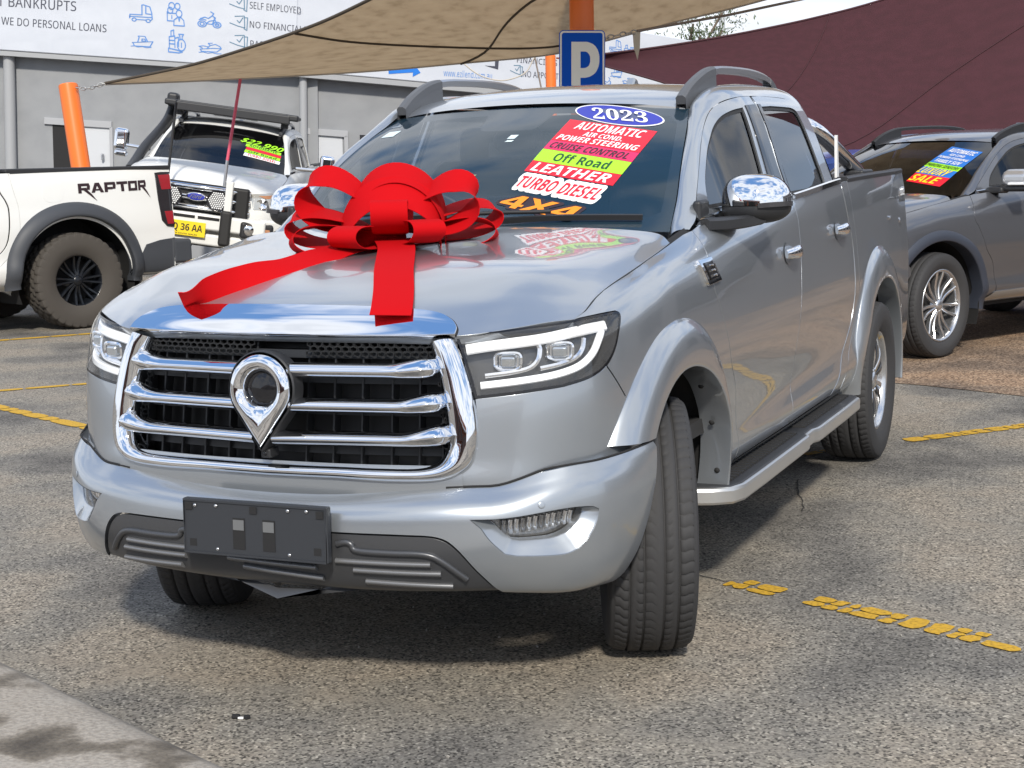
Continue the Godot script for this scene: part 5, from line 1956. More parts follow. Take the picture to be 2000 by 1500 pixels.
func hero_glass_stickers(T: Node) -> void:
	var rectp := []
	for q in [Vector2(-1, -0.06), Vector2(1, -0.06), Vector2(1, 1.0), Vector2(-1, 1.0)]:
		rectp.append(q)
	var full := []
	for i in 4:
		for k in 12:
			full.append((rectp[i] as Vector2).lerp(rectp[(i + 1) % 4], k / 12.0))
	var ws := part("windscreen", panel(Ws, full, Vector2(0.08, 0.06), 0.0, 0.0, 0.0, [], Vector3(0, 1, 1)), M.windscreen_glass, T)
	# black border printed round the glass, with the patch behind the mirror
	var inner := loop_corner([[Vector2(-0.90, 0.06), Vector2(-0.5, 0.055), Vector2(0, 0.05), Vector2(0.5, 0.055), Vector2(0.90, 0.06)], [Vector2(0.945, 0.10), Vector2(0.95, 0.5), Vector2(0.945, 0.86)], [Vector2(0.90, 0.930), Vector2(0.5, 0.94), Vector2(0.22, 0.94)], [Vector2(0.20, 0.88), Vector2(0.17, 0.80), Vector2(0.10, 0.785)], [Vector2(-0.10, 0.785), Vector2(-0.17, 0.80), Vector2(-0.20, 0.88)], [Vector2(-0.22, 0.94), Vector2(-0.5, 0.94), Vector2(-0.90, 0.93)], [Vector2(-0.945, 0.86), Vector2(-0.95, 0.5), Vector2(-0.945, 0.10)]])
	part("printed_border", panel(Ws, full, Vector2(0.08, 0.06), 0.001, 0.0, -0.003, [inner], Vector3(0, 1, 1)), M.frit, ws)
	part("mirror_housing", rbox(Ws(0.0, 0.86) + Vector3(0, -0.06, -0.04), Vector3(0.17, 0.07, 0.10), 0.025, Basis(Vector3.RIGHT, 0.5)), M.black_plastic, ws)
	part("rear_view_mirror", rbox(Ws(0.0, 0.78) + Vector3(0, -0.07, -0.12), Vector3(0.24, 0.065, 0.03), 0.012, Basis(Vector3.RIGHT, -0.1)), M.black_plastic, ws)
	# cowl between the bonnet and the glass
	var cw := func(u: float, v: float) -> Vector3:
		var a := Ws(u, -0.10) + Vector3(0, -0.012, 0.0)
		var b := Hd(6.0, u * 5.0) + Vector3(0, -0.018, 0.02)
		return a.lerp(b, v)
	part("cowl", sheet(cw, -1, 1, 0, 1, 30, 4), M.black_plastic, T)
	# wipers
	for wq in [[[0.10, -0.045], [0.50, 0.004], [0.885, 0.022]], [[-0.62, -0.045], [-0.30, 0.0], [0.08, 0.022]]]:
		var pth := []
		for q in smooth2([Vector2(wq[0][0], wq[0][1]), Vector2(wq[1][0], wq[1][1]), Vector2(wq[2][0], wq[2][1])], 6):
			pth.append(Ws(q.x, q.y) + Vector3(0, 0.016, 0.012))
		var wp := part("wiper", sweep(pth, [Vector2(-0.007, -0.012), Vector2(-0.004, 0.006), Vector2(0.004, 0.006), Vector2(0.007, -0.012)], Vector3(0, 0.85, 0.5), false, true, false), M.black_plastic, T)
		var arm := [Ws(wq[0][0] - 0.32, -0.12) + Vector3(0, 0.01, 0.02), Ws(wq[0][0] - 0.02, -0.02) + Vector3(0, 0.03, 0.02), Ws(wq[1][0], wq[1][1]) + Vector3(0, 0.034, 0.02)]
		part("wiper_arm", tube(smooth2(arm, 5), 0.008, 6), M.black_plastic, wp)
	hero_stickers(ws)

func hero_stickers(ws: Node) -> void:
	# a stack of dealer stickers, leaning over to the right
	# frame of the stack: (0,0) bottom left of the strips .. (1,1) top right
	var st := wsp(STICKER, 0.0015)
	var st2 := wsp(STICKER, 0.0025)
	var sans := font("Droid Sans", true)
	var rows := [[0.70, 1.0, "sticker_red", [["AUTOMATIC", 0.14, 0.90, 0.88, 0.985, "sticker_white", 0.06], ["AIR COND.", 0.30, 0.74, 0.80, 0.86, "sticker_white", 0.05], ["POWER STEERING", 0.05, 0.95, 0.712, 0.785, "sticker_white", 0.05]]],
		[0.572, 0.697, "sticker_pink", [["CRUISE CONTROL", 0.05, 0.93, 0.595, 0.675, "sticker_black", 0.06]]],
		[0.41, 0.569, "sticker_lime", [["Off Road", 0.20, 0.82, 0.435, 0.545, "sticker_green", 0.0]]],
		[0.262, 0.407, "sticker_red", [["LEATHER", 0.07, 0.93, 0.28, 0.39, "sticker_white", 0.10]]]]
	for r in rows:
		var o := part("sticker", tile(sub(st, 0, 1, r[0], r[1]), 12, 3), M[r[2]], ws, "%s windscreen sticker reading %s" % [{"sticker_red": "red", "sticker_pink": "pink", "sticker_lime": "lime green"}[r[2]], r[3][0][0]])
		for t in r[3]:
			part("lettering", letters(t[0], sans if t[5] != "sticker_white" else font("Droid Sans", true), sub(st2, t[1], t[2], t[3], t[4]), t[6] * 0.4), M[t[5]], o)
	# TURBO DIESEL: red letters on a white outline; 4X4: orange
	var td := sub(st, 0.03, 0.955, 0.055, 0.205)
	var back := part("sticker", fat_letters("TURBO DIESEL", sans, td, 0.32, 0.03), M.sticker_white, ws, "white edged windscreen sticker reading TURBO DIESEL")
	part("lettering", letters("TURBO DIESEL", sans, sub(wsp(STICKER, 0.003), 0.03, 0.955, 0.055, 0.205), 0.03), M.sticker_red, back)
	var four := part("sticker", fat_letters("4X4", sans, sub(wsp(STICKER, 0.0018), 0.03, 0.90, -0.20, -0.05), 0.15, 0.05), M.sticker_black, ws, "orange windscreen sticker reading 4X4")
	part("lettering", letters("4X4", font("Droid Sans", true), sub(wsp(STICKER, 0.003), 0.02, 0.91, -0.205, -0.045), 0.05), M.sticker_orange, four)
	# year in a blue oval
	var yo := wsp(YEAR, 0.0014)
	var oval := part("sticker", tile(yo, 1, 1, circle(40)), M.sticker_white, ws, "blue oval windscreen sticker reading 2023")
	part("oval", tile(sub(wsp(YEAR, 0.0022), 0.018, 0.982, 0.05, 0.95), 1, 1, circle(40)), M.sticker_blue, oval)
	part("lettering", letters("2023", font("Droid Serif", true), sub(wsp(YEAR, 0.0030), 0.20, 0.82, 0.22, 0.78), 0.10), M.sticker_white, oval)
	# small labels at the top corner and in the middle, and one low down
	for q in [[-0.90, 0.80, -0.80, 0.855, "label_pale"], [0.05, 0.70, 0.095, 0.735, "label_pale"], [0.05, 0.672, 0.09, 0.688, "label_pale"], [-0.075, 0.355, 0.005, 0.39, "label_dull"], [-0.075, 0.30, -0.02, 0.345, "label_dull2"], [-0.94, 0.90, -0.86, 0.915, "label_dull2"]]:
		part("label", tile(wsp([Vector2(q[0], q[1]), Vector2(q[2], q[1]), Vector2(q[2] + 0.01, q[3]), Vector2(q[0] + 0.01, q[3])], 0.001), 2, 2), M[q[4]], ws)

func hero_inside(T: Node) -> void:
	var dash := sweep([Vector3(-0.76, 1.09, -0.72), Vector3(0.76, 1.09, -0.72)], [Vector2(-0.32, -0.1), Vector2(-0.30, 0.12), Vector2(-0.05, 0.17), Vector2(0.12, 0.14), Vector2(0.18, 0.0), Vector2(0.15, -0.3), Vector2(-0.3, -0.3)], Vector3.UP, false, true, true)
	part("dashboard", dash, M.trim_dark, T)
	var fl := box(Vector3(0, 0.62, -1.4), Vector3(1.68, 0.05, 2.4))
	fl.join(box(Vector3(0, 0.95, -2.55), Vector3(1.64, 0.7, 0.06)))
	part("cabin_floor", fl, M.trim_dark, T)
	for x in [-0.40, 0.40]:
		for z in [-1.30, -2.15]:
			var seat := rbox(Vector3(x, 0.86, z + 0.12), Vector3(0.54, 0.18, 0.52), 0.07)
			seat.join(rbox(Vector3(x, 1.18, z - 0.20), Vector3(0.52, 0.64, 0.15), 0.07, Basis(Vector3.RIGHT, -0.22)))
			var so := part("seat", seat, M.leather, T)
			part("headrest", rbox(Vector3(x, 1.545, z - 0.27), Vector3(0.27, 0.17, 0.10), 0.045), M.leather, so)
	var wheel := []
	for i in 32:
		var a := TAU * i / 32.0
		wheel.append(Vector3(-0.40 + cos(a) * 0.185, 1.20 + sin(a) * 0.175, -1.02 + sin(a) * 0.065))
	var sw := part("steering_wheel", tube(wheel, 0.016, 8, true), M.black_plastic, T)
	part("wheel_hub", rbox(Vector3(-0.40, 1.19, -1.01), Vector3(0.30, 0.08, 0.05), 0.02), M.black_plastic, sw)
	part("screen", rbox(Vector3(0, 1.29, -0.92), Vector3(0.26, 0.15, 0.02), 0.008), M.black_gloss, T)

# ---------------------------------------------------------------- the red gift bow on the bonnet
func ribbon(path: Array, wide: Array, w, thick := 0.0022) -> Buf:
	# a strip of cloth along the path; wide gives the direction across it at each point
	var b := Buf.new()
	var top := []
	var low := []
	var k := path.size()
	for i in k:
		var t: Vector3 = (path[mini(i + 1, k - 1)] - path[maxi(i - 1, 0)]).normalized()
		var a: Vector3 = wide[i] if wide.size() > 1 else wide[0]
		a = (a - t * a.dot(t)).normalized()
		var n := t.cross(a).normalized()
		var hw: float = (w[i] if w is Array else w) * 0.5
		var r1 := PackedVector3Array()
		var r2 := PackedVector3Array()
		for j in 7:
			var u := lerpf(-1.0, 1.0, j / 6.0)
			var p: Vector3 = path[i] + a * u * hw
			r1.append(p + n * thick * 0.5)
			r2.append(p - n * thick * 0.5)
		top.append(r1)
		low.append(r2)
	var g1 := Buf.new()
	g1.grid(top, false)
	if g1.n[3].dot(top[0][3] - low[0][3]) < 0:
		g1 = Buf.new()
		g1.grid(top, true)
	var g2 := Buf.new()
	g2.grid(low, false)
	if g2.n[3].dot(low[0][3] - top[0][3]) < 0:
		g2 = Buf.new()
		g2.grid(low, true)
	b.join(g1)
	b.join(g2)
	for e in [0, 6]:
		var edge := []
		for i in k:
			edge.append(PackedVector3Array([top[i][e], low[i][e]]))
		b.grid(edge, e == 0)
	for e in [0, k - 1]:
		b.grid([top[e], low[e]], e > 0)
	return b

func bow_loop(c: Vector3, dir: Vector3, up: Vector3, length: float, height: float, lean := 0.0, roll := 0.0, open := 0.78) -> Buf:
	dir = dir.normalized()
	var side := dir.cross(up).normalized()
	up = side.cross(dir).normalized()
	var path := []
	var wide := []
	var ww := []
	for i in 41:
		var th := lerpf(-PI, PI, i / 40.0)
		var x := length * pow((1.0 + cos(th)) * 0.5, open)
		var y := height * sin(th) * (0.35 + 0.65 * (1.0 + cos(th * 0.8)) * 0.5)
		path.append(c + dir * x + up * y + side * lean * x)
		var tw := roll * (x / length)
		wide.append(side * cos(tw) + up * sin(tw))
		ww.append(lerpf(0.045, 0.112, smoothstep(0.0, 0.55, x / length)))
	return ribbon(path, wide, ww)

func build_bow() -> void:
	var T := thing("gift_bow", "big red velvet ribbon bow sitting on the silver pickup's bonnet", "bow")
	var rh := Vector3(0.918, 0, -0.397)
	var fw := Vector3(0.397, 0, 0.918)       # towards the viewer
	var up := Vector3.UP
	var c := Vector3(0.0, 1.262, 0.10)
	var loops := [
		# direction, length, height, lift of the root, roll
		[rh * -1.0 + fw * -0.05 + up * 0.16, 0.325, 0.058, 0.0, 0.35],
		[rh * -1.0 + fw * 0.25 + up * 0.02, 0.315, 0.055, -0.005, -0.15],
		[rh * 1.0 + fw * -0.25 + up * 0.22, 0.345, 0.055, 0.0, -0.3],
		[rh * 1.0 + fw * 0.05 + up * 0.05, 0.325, 0.055, -0.004, 0.2],
		[rh * -0.55 + fw * 0.80 + up * 0.06, 0.245, 0.042, 0.0, 0.0],
		[rh * 0.52 + fw * 0.80 + up * 0.14, 0.235, 0.042, 0.0, 0.0],
		[rh * -1.0 + fw * -0.05 + up * 0.50, 0.295, 0.085, 0.03, 0.75],
		[rh * 1.0 + fw * 0.22 + up * 0.42, 0.285, 0.080, 0.028, -0.80],
		[fw * -0.9 + up * 0.55, 0.26, 0.07, 0.02, 0.0],
		[fw * 0.75 + up * 0.36 + rh * 0.02, 0.20, 0.052, 0.012, 0.0],
	]
	for q in loops:
		part("loop", bow_loop(c + up * q[3], q[0], up if absf((q[0] as Vector3).normalized().y) < 0.8 else fw, q[1], q[2], 0.0, q[4]), M.ribbon, T)
	# two wide arches over the top, one behind the other
	for q in [[0.208, 0.155, -0.005, 0.115, -0.62, 0.01], [0.150, 0.150, 0.060, 0.120, -1.05, 0.0], [0.165, 0.115, -0.06, 0.10, -0.3, 0.05]]:
		var path := []
		for i in 33:
			var a := lerpf(-0.12, PI + 0.12, i / 32.0)
			path.append(c + rh * (cos(a) * q[1] * (1.0 + 0.06 * sin(a * 2.0)) + q[5]) + up * (sin(a) * q[0] * (0.97 + 0.03 * cos(a)) + 0.0) + fw * (q[2] + 0.02 * sin(a)))
		part("loop", ribbon(path, [(fw + up * q[4]).normalized()], q[3]), M.ribbon, T)
	part("knot", rbox(c + up * 0.0, Vector3(0.075, 0.05, 0.075), 0.02), M.ribbon, T)
	# tails lying down the bonnet, their ends cut to a fishtail and hanging over its front edge
	var tails := [
		[[Vector3(0.0, 1.262, 0.14), Vector3(-0.062, 1.247, 0.207), Vector3(-0.093, 1.226, 0.362), Vector3(-0.135, 1.192, 0.512), Vector3(-0.208, 1.160, 0.625), Vector3(-0.285, 1.130, 0.705), Vector3(-0.345, 1.115, 0.742)], [Vector3(-0.9, -0.05, 0.30), Vector3(-0.85, 0.08, -0.45)]],
		[[Vector3(0.03, 1.262, 0.16), Vector3(0.10, 1.245, 0.27), Vector3(0.165, 1.226, 0.40), Vector3(0.225, 1.195, 0.53), Vector3(0.285, 1.150, 0.65), Vector3(0.322, 1.114, 0.733), Vector3(0.336, 1.092, 0.772)], [Vector3(0.87, 0.05, -0.42), Vector3(0.90, 0.05, -0.42)]],
	]
	for k in 2:
		var path := smooth2(tails[k][0], 8)
		var wide := []
		for i in path.size():
			wide.append(rh if k == 1 else (rh * 0.85 + fw * -0.35).normalized())
		var b := ribbon(path, wide, 0.112, 0.0022)
		part("tail", b, M.ribbon, T)

# ---------------------------------------------------------------- the vehicles behind
func car_basis(left: Vector3, k: Vector3, roll := 0.0) -> Basis:
	var x := left.normalized()
	var z := Vector3(-x.z, 0, x.x)
	var b := Basis(x, Vector3.UP, z)
	if roll != 0.0:
		b = Basis(z, roll) * b
	return b * Basis.from_scale(k)

func build_background() -> void:
	white_pickup()
	bullbar_pickup()
	grey_suv()
	blue_car()

func rim_set(t: Node, face: Transform3D, r: float, spokes: int, m: Material, twin: float, dished := 0.03) -> void:
	part("rim", lathe_x([Vector2(r * 0.90, -0.11), Vector2(r * 0.92, 0.05), Vector2(r * 0.97, 0.088), Vector2(r, 0.096), Vector2(r, 0.106), Vector2(r * 0.96, 0.107), Vector2(r * 0.92, 0.096), Vector2(r * 0.885, 0.07), Vector2(r * 0.87, -0.10)], 48).moved(face), m, t)
	part("wheel_back", lathe_x([Vector2(0.0005, -0.04), Vector2(r * 0.87, -0.04)], 32).moved(face), M.dark, t)
	for i in spokes:
		for s in ([-1.0, 1.0] if twin > 0.0 else [0.0]):
			var a := TAU * i / spokes
			var path := []
			for j in 7:
				var w := j / 6.0
				path.append(Basis(Vector3.RIGHT, a) * Vector3(0.095 - dished * sin(PI * minf(w * 1.1, 1.0)) * 0.6 - dished * (1.0 - w) * 0.4, lerpf(0.04, r * 0.92, w), s * lerpf(twin * 0.25, twin, w)))
			part("spoke", sweep(path, [Vector2(-0.011, -0.03), Vector2(-0.011, -0.003), Vector2(-0.006, 0.003), Vector2(0.006, 0.003), Vector2(0.011, -0.003), Vector2(0.011, -0.03)], Vector3.RIGHT, false, false, false).moved(face), m, t)
	part("hub_cap", lathe_x([Vector2(0.0005, 0.100), Vector2(0.03, 0.097), Vector2(0.045, 0.085), Vector2(0.065, 0.05)], 24).moved(face), m, t)

func white_pickup() -> void:
	var T := thing("pickup_truck", "white pickup with RAPTOR lettering, knobbly tyres and black wheel arches at left edge", "pickup truck")
	var k := 1.10
	var b := car_basis(Vector3(0.912, 0, 0.409), Vector3.ONE * k)
	T.transform = Transform3D(b, Vector3(-7.65, 0.0, -7.86) - b * Vector3(0.80, 0, -3.23))
	paint_now = M.white_gloss
	body_shell(T)
	part("tailgate", rbox(Vector3(0, 1.0, -4.2), Vector3(1.66, 0.66, 0.07), 0.03), M.white_gloss, T)
	part("bed_cover", rbox(Vector3(0, 1.385, -3.43), Vector3(1.72, 0.035, 1.58), 0.012), M.black_plastic, T)
	part("chassis", box(Vector3(0, 0.58, -1.9), Vector3(1.3, 0.3, 4.6)), M.dark, T)
	var fk := lathe([Vector2(0.085, 0.002), Vector2(0.092, 0.0)], 28, true)
	var cap := panel(F, circle_tv(15.75, 8.2, 0.105), Vector2(0.2, 0.3), 0.0, 0.004, 0.0015, [], Vector3.RIGHT)
	part("fuel_flap", cap, M.white_gloss, T)
	# black arches over both wheels of the near side, wide and squarish
	for zc in [0.0, -3.23]:
		var rows := []
		for i in 49:
			var deg := lerpf(-6, 186, i / 48.0)
			var a := deg_to_rad(deg)
			var row := PackedVector3Array()
			for j in [[0.665, 0.0], [0.66, 0.012], [0.64, 0.040], [0.60, 0.062], [0.565, 0.070], [0.545, 0.066], [0.54, 0.05], [0.54, -0.05]]:
				var sq: float = 1.0 + 0.02 * pow(absf(sin(a * 2.0)), 2.0)
				var z: float = zc + cos(a) * j[0] * sq
				var y: float = 0.44 + sin(a) * j[0] * sq
				row.append(Vector3(xside(clampf(z, -4.2, 0.75), maxf(y, 0.42)) + j[1], y, z))
			rows.append(row)
		var fb := Buf.new()
		fb.grid(rows, false)
		if fb.n[3].x < 0:
			fb = Buf.new()
			fb.grid(rows, true)
		both("wheel_arch_flare", fb, M.arch_plastic, T)
		var lr := []
		for i in 25:
			var a := deg_to_rad(lerpf(-20, 200, i / 24.0))
			var r := PackedVector3Array()
			for x in [0.45, 0.6, 0.75, 0.88]:
				r.append(Vector3(x, 0.44 + sin(a) * 0.56, zc + cos(a) * 0.56))
			lr.append(r)
		var lb := Buf.new()
		lb.grid(lr, false)
		lb.flat([Vector3(0.45, 0.3, zc - 0.56), Vector3(0.45, 0.3, zc + 0.56), Vector3(0.45, 1.0, zc + 0.56), Vector3(0.45, 1.0, zc - 0.56)], Vector3.RIGHT)
		both("wheel_arch_liner", lb, M.dark, T)
		for s in [1.0, -1.0]:
			var face := Transform3D(Basis.from_scale(Vector3(s, 1, 1)), Vector3(0.80 * s, 0.42, zc))
			var t := part("wheel", tyre(0.42, 0.30, 0.225, 34, true).moved(face), M.tyre_dusty, T)
			rim_set(t, face, 0.232, 8, M.black_rim, 0.03)
			for i in 16:
				var a := TAU * (i + 0.5) / 16.0
				part("rim_bolt", lathe_x([Vector2(0.0005, 0.112), Vector2(0.005, 0.111), Vector2(0.006, 0.10)], 8).moved(Transform3D(Basis.IDENTITY, Vector3(0, cos(a) * 0.222, sin(a) * 0.222))).moved(face), M.black_gloss, t)
	# foot of the bed: black bumper side, tow step, exhaust, mud flap
	for s in 2:
		var low := panel(F, [Vector2(16.9, 1.0), Vector2(17.1, 2.3), Vector2(17.25, 3.25), Vector2(17.6, 3.5), Vector2(18, 3.6), Vector2(18, 2.3), Vector2(18, 1.0), Vector2(17.5, 0.7)], Vector2(0.2, 0.3), 0.0, 0.01, 0.012, [], Vector3.RIGHT)
		part("bumper_side", low if s == 0 else mir(low), M.arch_plastic, T)
		var c := rbox(Vector3(0.70, 0.62, -4.30), Vector3(0.36, 0.22, 0.20), 0.03)
		part("rear_bumper", c if s == 0 else mir(c), M.arch_plastic, T)
		var lamp := panel(F, [Vector2(17.60, 9.38), Vector2(17.75, 9.42), Vector2(18, 9.4), Vector2(18, 7.0), Vector2(18, 4.6), Vector2(17.80, 4.75), Vector2(17.68, 5.3), Vector2(17.63, 7.0)], Vector2(0.1, 0.3), 0.0, 0.01, 0.010, [], Vector3.RIGHT)
		var tl := part("tail_light", lamp if s == 0 else mir(lamp), M.lamp_dark, T)
		for q in [[7.9, 9.1, 17.67], [4.95, 6.1, 17.76]]:
			var red := panel(F, [Vector2(q[2], q[1]), Vector2(17.97, q[1]), Vector2(17.97, q[0]), Vector2(q[2] + 0.06, q[0])], Vector2(0.1, 0.3), 0.0, 0.003, 0.0125, [], Vector3.RIGHT)
			part("red_lens", red if s == 0 else mir(red), M.red_lens, tl)
		part("mud_flap", box(Vector3(0.76 * (1 - 2 * s), 0.42, -3.84), Vector3(0.26, 0.5, 0.012)), M.rubber, T)
	part("exhaust", tube([Vector3(0.55, 0.44, -3.7), Vector3(0.60, 0.45, -4.15), Vector3(0.72, 0.45, -4.36)], 0.045, 12), M.satin, T)
	part("tow_bar", box(Vector3(0, 0.42, -4.3), Vector3(0.06, 0.06, 0.3)), M.dark, T)
	# lettering on the bed side
	var at := func(q: Vector2) -> Array:
		var t := lerpf(16.62, 17.40, 1.0 - q.x) if false else lerpf(16.14, 17.36, q.x)
		var v := lerpf(7.95, 8.75, q.y)
		var p := Fo(t, v, 0.0)
		return [p + Vector3(0.004, 0, 0), Vector3.RIGHT]
	var let := block_letters("RAPTOR", at)
	part("lettering", let, M.sticker_black, T, "black RAPTOR lettering").set_meta("kind", "stuff")

func circle_tv(t: float, v: float, r: float) -> Array:
	var o := []
	for i in 28:
		var a := TAU * i / 28.0
		var e := Vector2(signf(cos(a)) * pow(absf(cos(a)), 0.7), signf(sin(a)) * pow(absf(sin(a)), 0.7))
		o.append(Vector2(t + e.x * r * 1.5, v + e.y * r * 8.0))
	return o

# wide squared capitals made of strokes, the R's with long spiked legs
func block_letters(text: String, at: Callable) -> Buf:
	var shapes := {
		"R": [[[0, 0], [0.27, 0], [0.27, 1], [0, 1]], [[0.27, 0.72], [0.99, 0.72], [0.90, 1], [0.27, 1]], [[0.70, 0.32], [0.95, 0.32], [0.99, 0.72], [0.74, 0.72]], [[0.27, 0.30], [0.70, 0.30], [0.70, 0.54], [0.27, 0.54]], [[0.42, 0.30], [0.76, 0.30], [1.1, -0.15], [1.5, -0.85], [0.85, -0.15]]],
		"A": [[[-0.02, 0], [0.26, 0], [0.57, 1], [0.30, 1]], [[0.30, 1], [0.66, 1], [1.03, 0], [0.74, 0], [0.47, 0.72]], [[0.22, 0.2], [0.72, 0.2], [0.66, 0.36], [0.27, 0.36]]],
		"P": [[[0, 0], [0.27, 0], [0.27, 1], [0, 1]], [[0.27, 0.72], [0.99, 0.72], [0.93, 1], [0.27, 1]], [[0.70, 0.30], [0.95, 0.30], [0.99, 0.72], [0.74, 0.72]], [[0.27, 0.26], [0.70, 0.26], [0.70, 0.50], [0.27, 0.50]]],
		"T": [[[-0.02, 0.72], [1.02, 0.72], [1.02, 1.0], [-0.02, 1.0]], [[0.38, 0], [0.67, 0], [0.65, 0.72], [0.36, 0.72]]],
		"O": [[[0, 0], [0.27, 0], [0.27, 1], [0, 1]], [[0.72, 0], [0.98, 0], [0.98, 1], [0.72, 1]], [[0.27, 0.0], [0.72, 0.0], [0.72, 0.27], [0.27, 0.27]], [[0.27, 0.73], [0.72, 0.73], [0.72, 1.0], [0.27, 1.0]]],
	}
	var b := Buf.new()
	var n := text.length()
	for i in n:
		var i0 := 0
		for poly in shapes[text[i]]:
			var ids := []
			var pl := PackedVector2Array()
			for q in poly:
				pl.append(Vector2(q[0], q[1]))
			var tr := Geometry2D.triangulate_polygon(pl)
			for q in pl:
				var pn: Array = at.call(Vector2((i + q.x * 0.92) / n, q.y))
				ids.append(b.vert(pn[0], pn[1], q))
			for t in range(0, tr.size(), 3):
				b.tri(ids[tr[t]], ids[tr[t + 1]], ids[tr[t + 2]])
			i0 += 1
	return b

func bullbar_pickup() -> void:
	var T := thing("pickup_truck", "white pickup with steel bull bar, snorkel, black roof rack and price on windscreen", "pickup truck")
	var k := 1.08
	var b := car_basis(Vector3(0.902, 0, -0.430), Vector3.ONE * k, -0.16)
	T.transform = Transform3D(b, Vector3(-7.884, 1.185, -10.325) - b * Vector3(0.0, 0.93, 0.92))
	paint_now = M.white_gloss
	body_shell(T)
	bonnet_fill(T)
	hero_windscreen_plain(T)
	part("chassis", box(Vector3(0, 0.6, -1.4), Vector3(1.36, 0.4, 3.4)), M.dark, T)
	for s in [1.0, -1.0]:
		for z in [0.0, -3.23]:
			var face := Transform3D(Basis.from_scale(Vector3(s, 1, 1)), Vector3(0.79 * s, 0.3875, z))
			var t := part("wheel", tyre(0.39, 0.26, 0.23, 34, true).moved(face), M.tyre, T)
			rim_set(t, face, 0.235, 6, M.alloy, 0.03)
	# grille: three chrome bars, blue oval badge
	part("grille_back", rbox(Vector3(0, 0.90, 0.80), Vector3(1.06, 0.36, 0.10), 0.03), M.grille_black, T)
	for y in [1.035, 0.935, 0.83]:
		var path := []
		for i in 15:
			var x := lerpf(-0.54, 0.54, i / 14.0)
			path.append(Vector3(x, y, 0.875 - x * x * 0.25))
		part("grille_bar", sweep(path, [Vector2(-0.03, -0.02), Vector2(-0.028, 0.006), Vector2(0.0, 0.016), Vector2(0.028, 0.006), Vector2(0.03, -0.02)], Vector3(0, 0.1, 1), false, true, true), M.chrome, T)
	var bd := Transform3D(Basis.IDENTITY, Vector3(0, 0.94, 0.905))
	var oval := part("badge", lathe([Vector2(0.0005, 0.012), Vector2(0.09, 0.010), Vector2(0.105, 0.0)], 32).moved(Transform3D(Basis(Vector3(1, 0, 0), Vector3(0, 0, 1), Vector3(0, -0.42, 0)), Vector3(0, 0.94, 0.905))), M.chrome, T)
	part("badge_field", lathe([Vector2(0.0005, 0.0145), Vector2(0.082, 0.0135), Vector2(0.088, 0.010)], 32).moved(Transform3D(Basis(Vector3(1, 0, 0), Vector3(0, 0, 1), Vector3(0, -0.40, 0)), Vector3(0, 0.94, 0.905))), M.sticker_blue, oval)
	part("lettering", letters("Ford", font("Droid Serif", true), plane_at(Vector3(-0.060, 0.922, 0.9205), Vector3(0.12, 0, 0), Vector3(0, 0.042, 0), 0.001), 0.25), M.chrome, oval)
	# headlamps
	for s in 2:
		var lens := panel(F, ol(["hl_top", "hl_right", "hl_bot"]), Vector2(0.3, 0.3), 0.003, 0.01, 0.0, [], Vector3(0.5, 0, 1))
		var h := part("headlight", lens if s == 0 else mir(lens), M.lamp_frost, T)
		var amber := panel(F, [Vector2(3.5, 8.1), Vector2(4.6, 8.75), Vector2(5.8, 8.5), Vector2(6.2, 8.0), Vector2(5.0, 7.9), Vector2(4.0, 7.6)], Vector2(0.2, 0.2), 0.0, 0.0, 0.003, [], Vector3(0.5, 0, 1))
		part("indicator", amber if s == 0 else mir(amber), M.amber, h)
		part("bulb_housing", lathe([Vector2(0.0005, 0.0), Vector2(0.05, 0.012), Vector2(0.06, 0.02)], 20, false).moved(Transform3D(Basis(Vector3.RIGHT, PI / 2), Vector3(0.66 * (1 - 2 * s), 0.95, 0.715))), M.chrome, h)
	# bull bar
	var bar := rbox(Vector3(0, 0.70, 0.98), Vector3(1.5, 0.16, 0.14), 0.025)
	for s in [-1.0, 1.0]:
		bar.join(rbox(Vector3(0.82 * s, 0.685, 0.86), Vector3(0.40, 0.22, 0.16), 0.03, Basis(Vector3.UP, 0.55 * s)))
	bar.join(rbox(Vector3(0, 0.52, 0.97), Vector3(1.56, 0.12, 0.10), 0.025))
	var bb := part("bull_bar", bar, M.white_gloss, T)
	for s in [-1.0, 1.0]:
		part("upright", rbox(Vector3(0.345 * s, 0.93, 1.0), Vector3(0.075, 0.42, 0.085), 0.012), M.white_gloss, bb)
		part("buffer", rbox(Vector3(0.345 * s, 0.66, 1.055), Vector3(0.115, 0.36, 0.07), 0.03), M.rubber, bb)
		part("lamp_recess", rbox(Vector3(0.66 * s, 0.67, 1.0), Vector3(0.34, 0.17, 0.07), 0.03, Basis(Vector3.UP, 0.30 * s)), M.black_plastic, bb)
		part("fog_lamp", lathe([Vector2(0.0005, 0.01), Vector2(0.045, 0.008), Vector2(0.055, 0.0)], 20).moved(Transform3D(Basis(Vector3.UP, 0.30 * s) * Basis(Vector3.RIGHT, PI / 2), Vector3(0.59 * s, 0.675, 1.058))), M.chrome, bb)
		part("indicator", rbox(Vector3(0.74 * s, 0.675, 1.01), Vector3(0.12, 0.05, 0.03), 0.012, Basis(Vector3.UP, 0.30 * s)), M.amber, bb)
		part("side_wing", rbox(Vector3(0.90 * s, 0.74, 0.62), Vector3(0.10, 0.20, 0.46), 0.03), M.black_plastic, bb)
		var top := tube(smooth2([Vector3(0.345 * s, 1.12, 1.0), Vector3(0.0, 1.13, 1.01)], 4), 0.03, 10)
		# round driving lamps
		var L := part("driving_lamp", lathe([Vector2(0.06, -0.05), Vector2(0.105, -0.02), Vector2(0.112, 0.02), Vector2(0.104, 0.024), Vector2(0.1, 0.012), Vector2(0.0005, 0.010)], 28).moved(Transform3D(Basis(Vector3.RIGHT, PI / 2), Vector3(0.235 * s, 0.93, 1.01))), M.lamp_dark, bb)
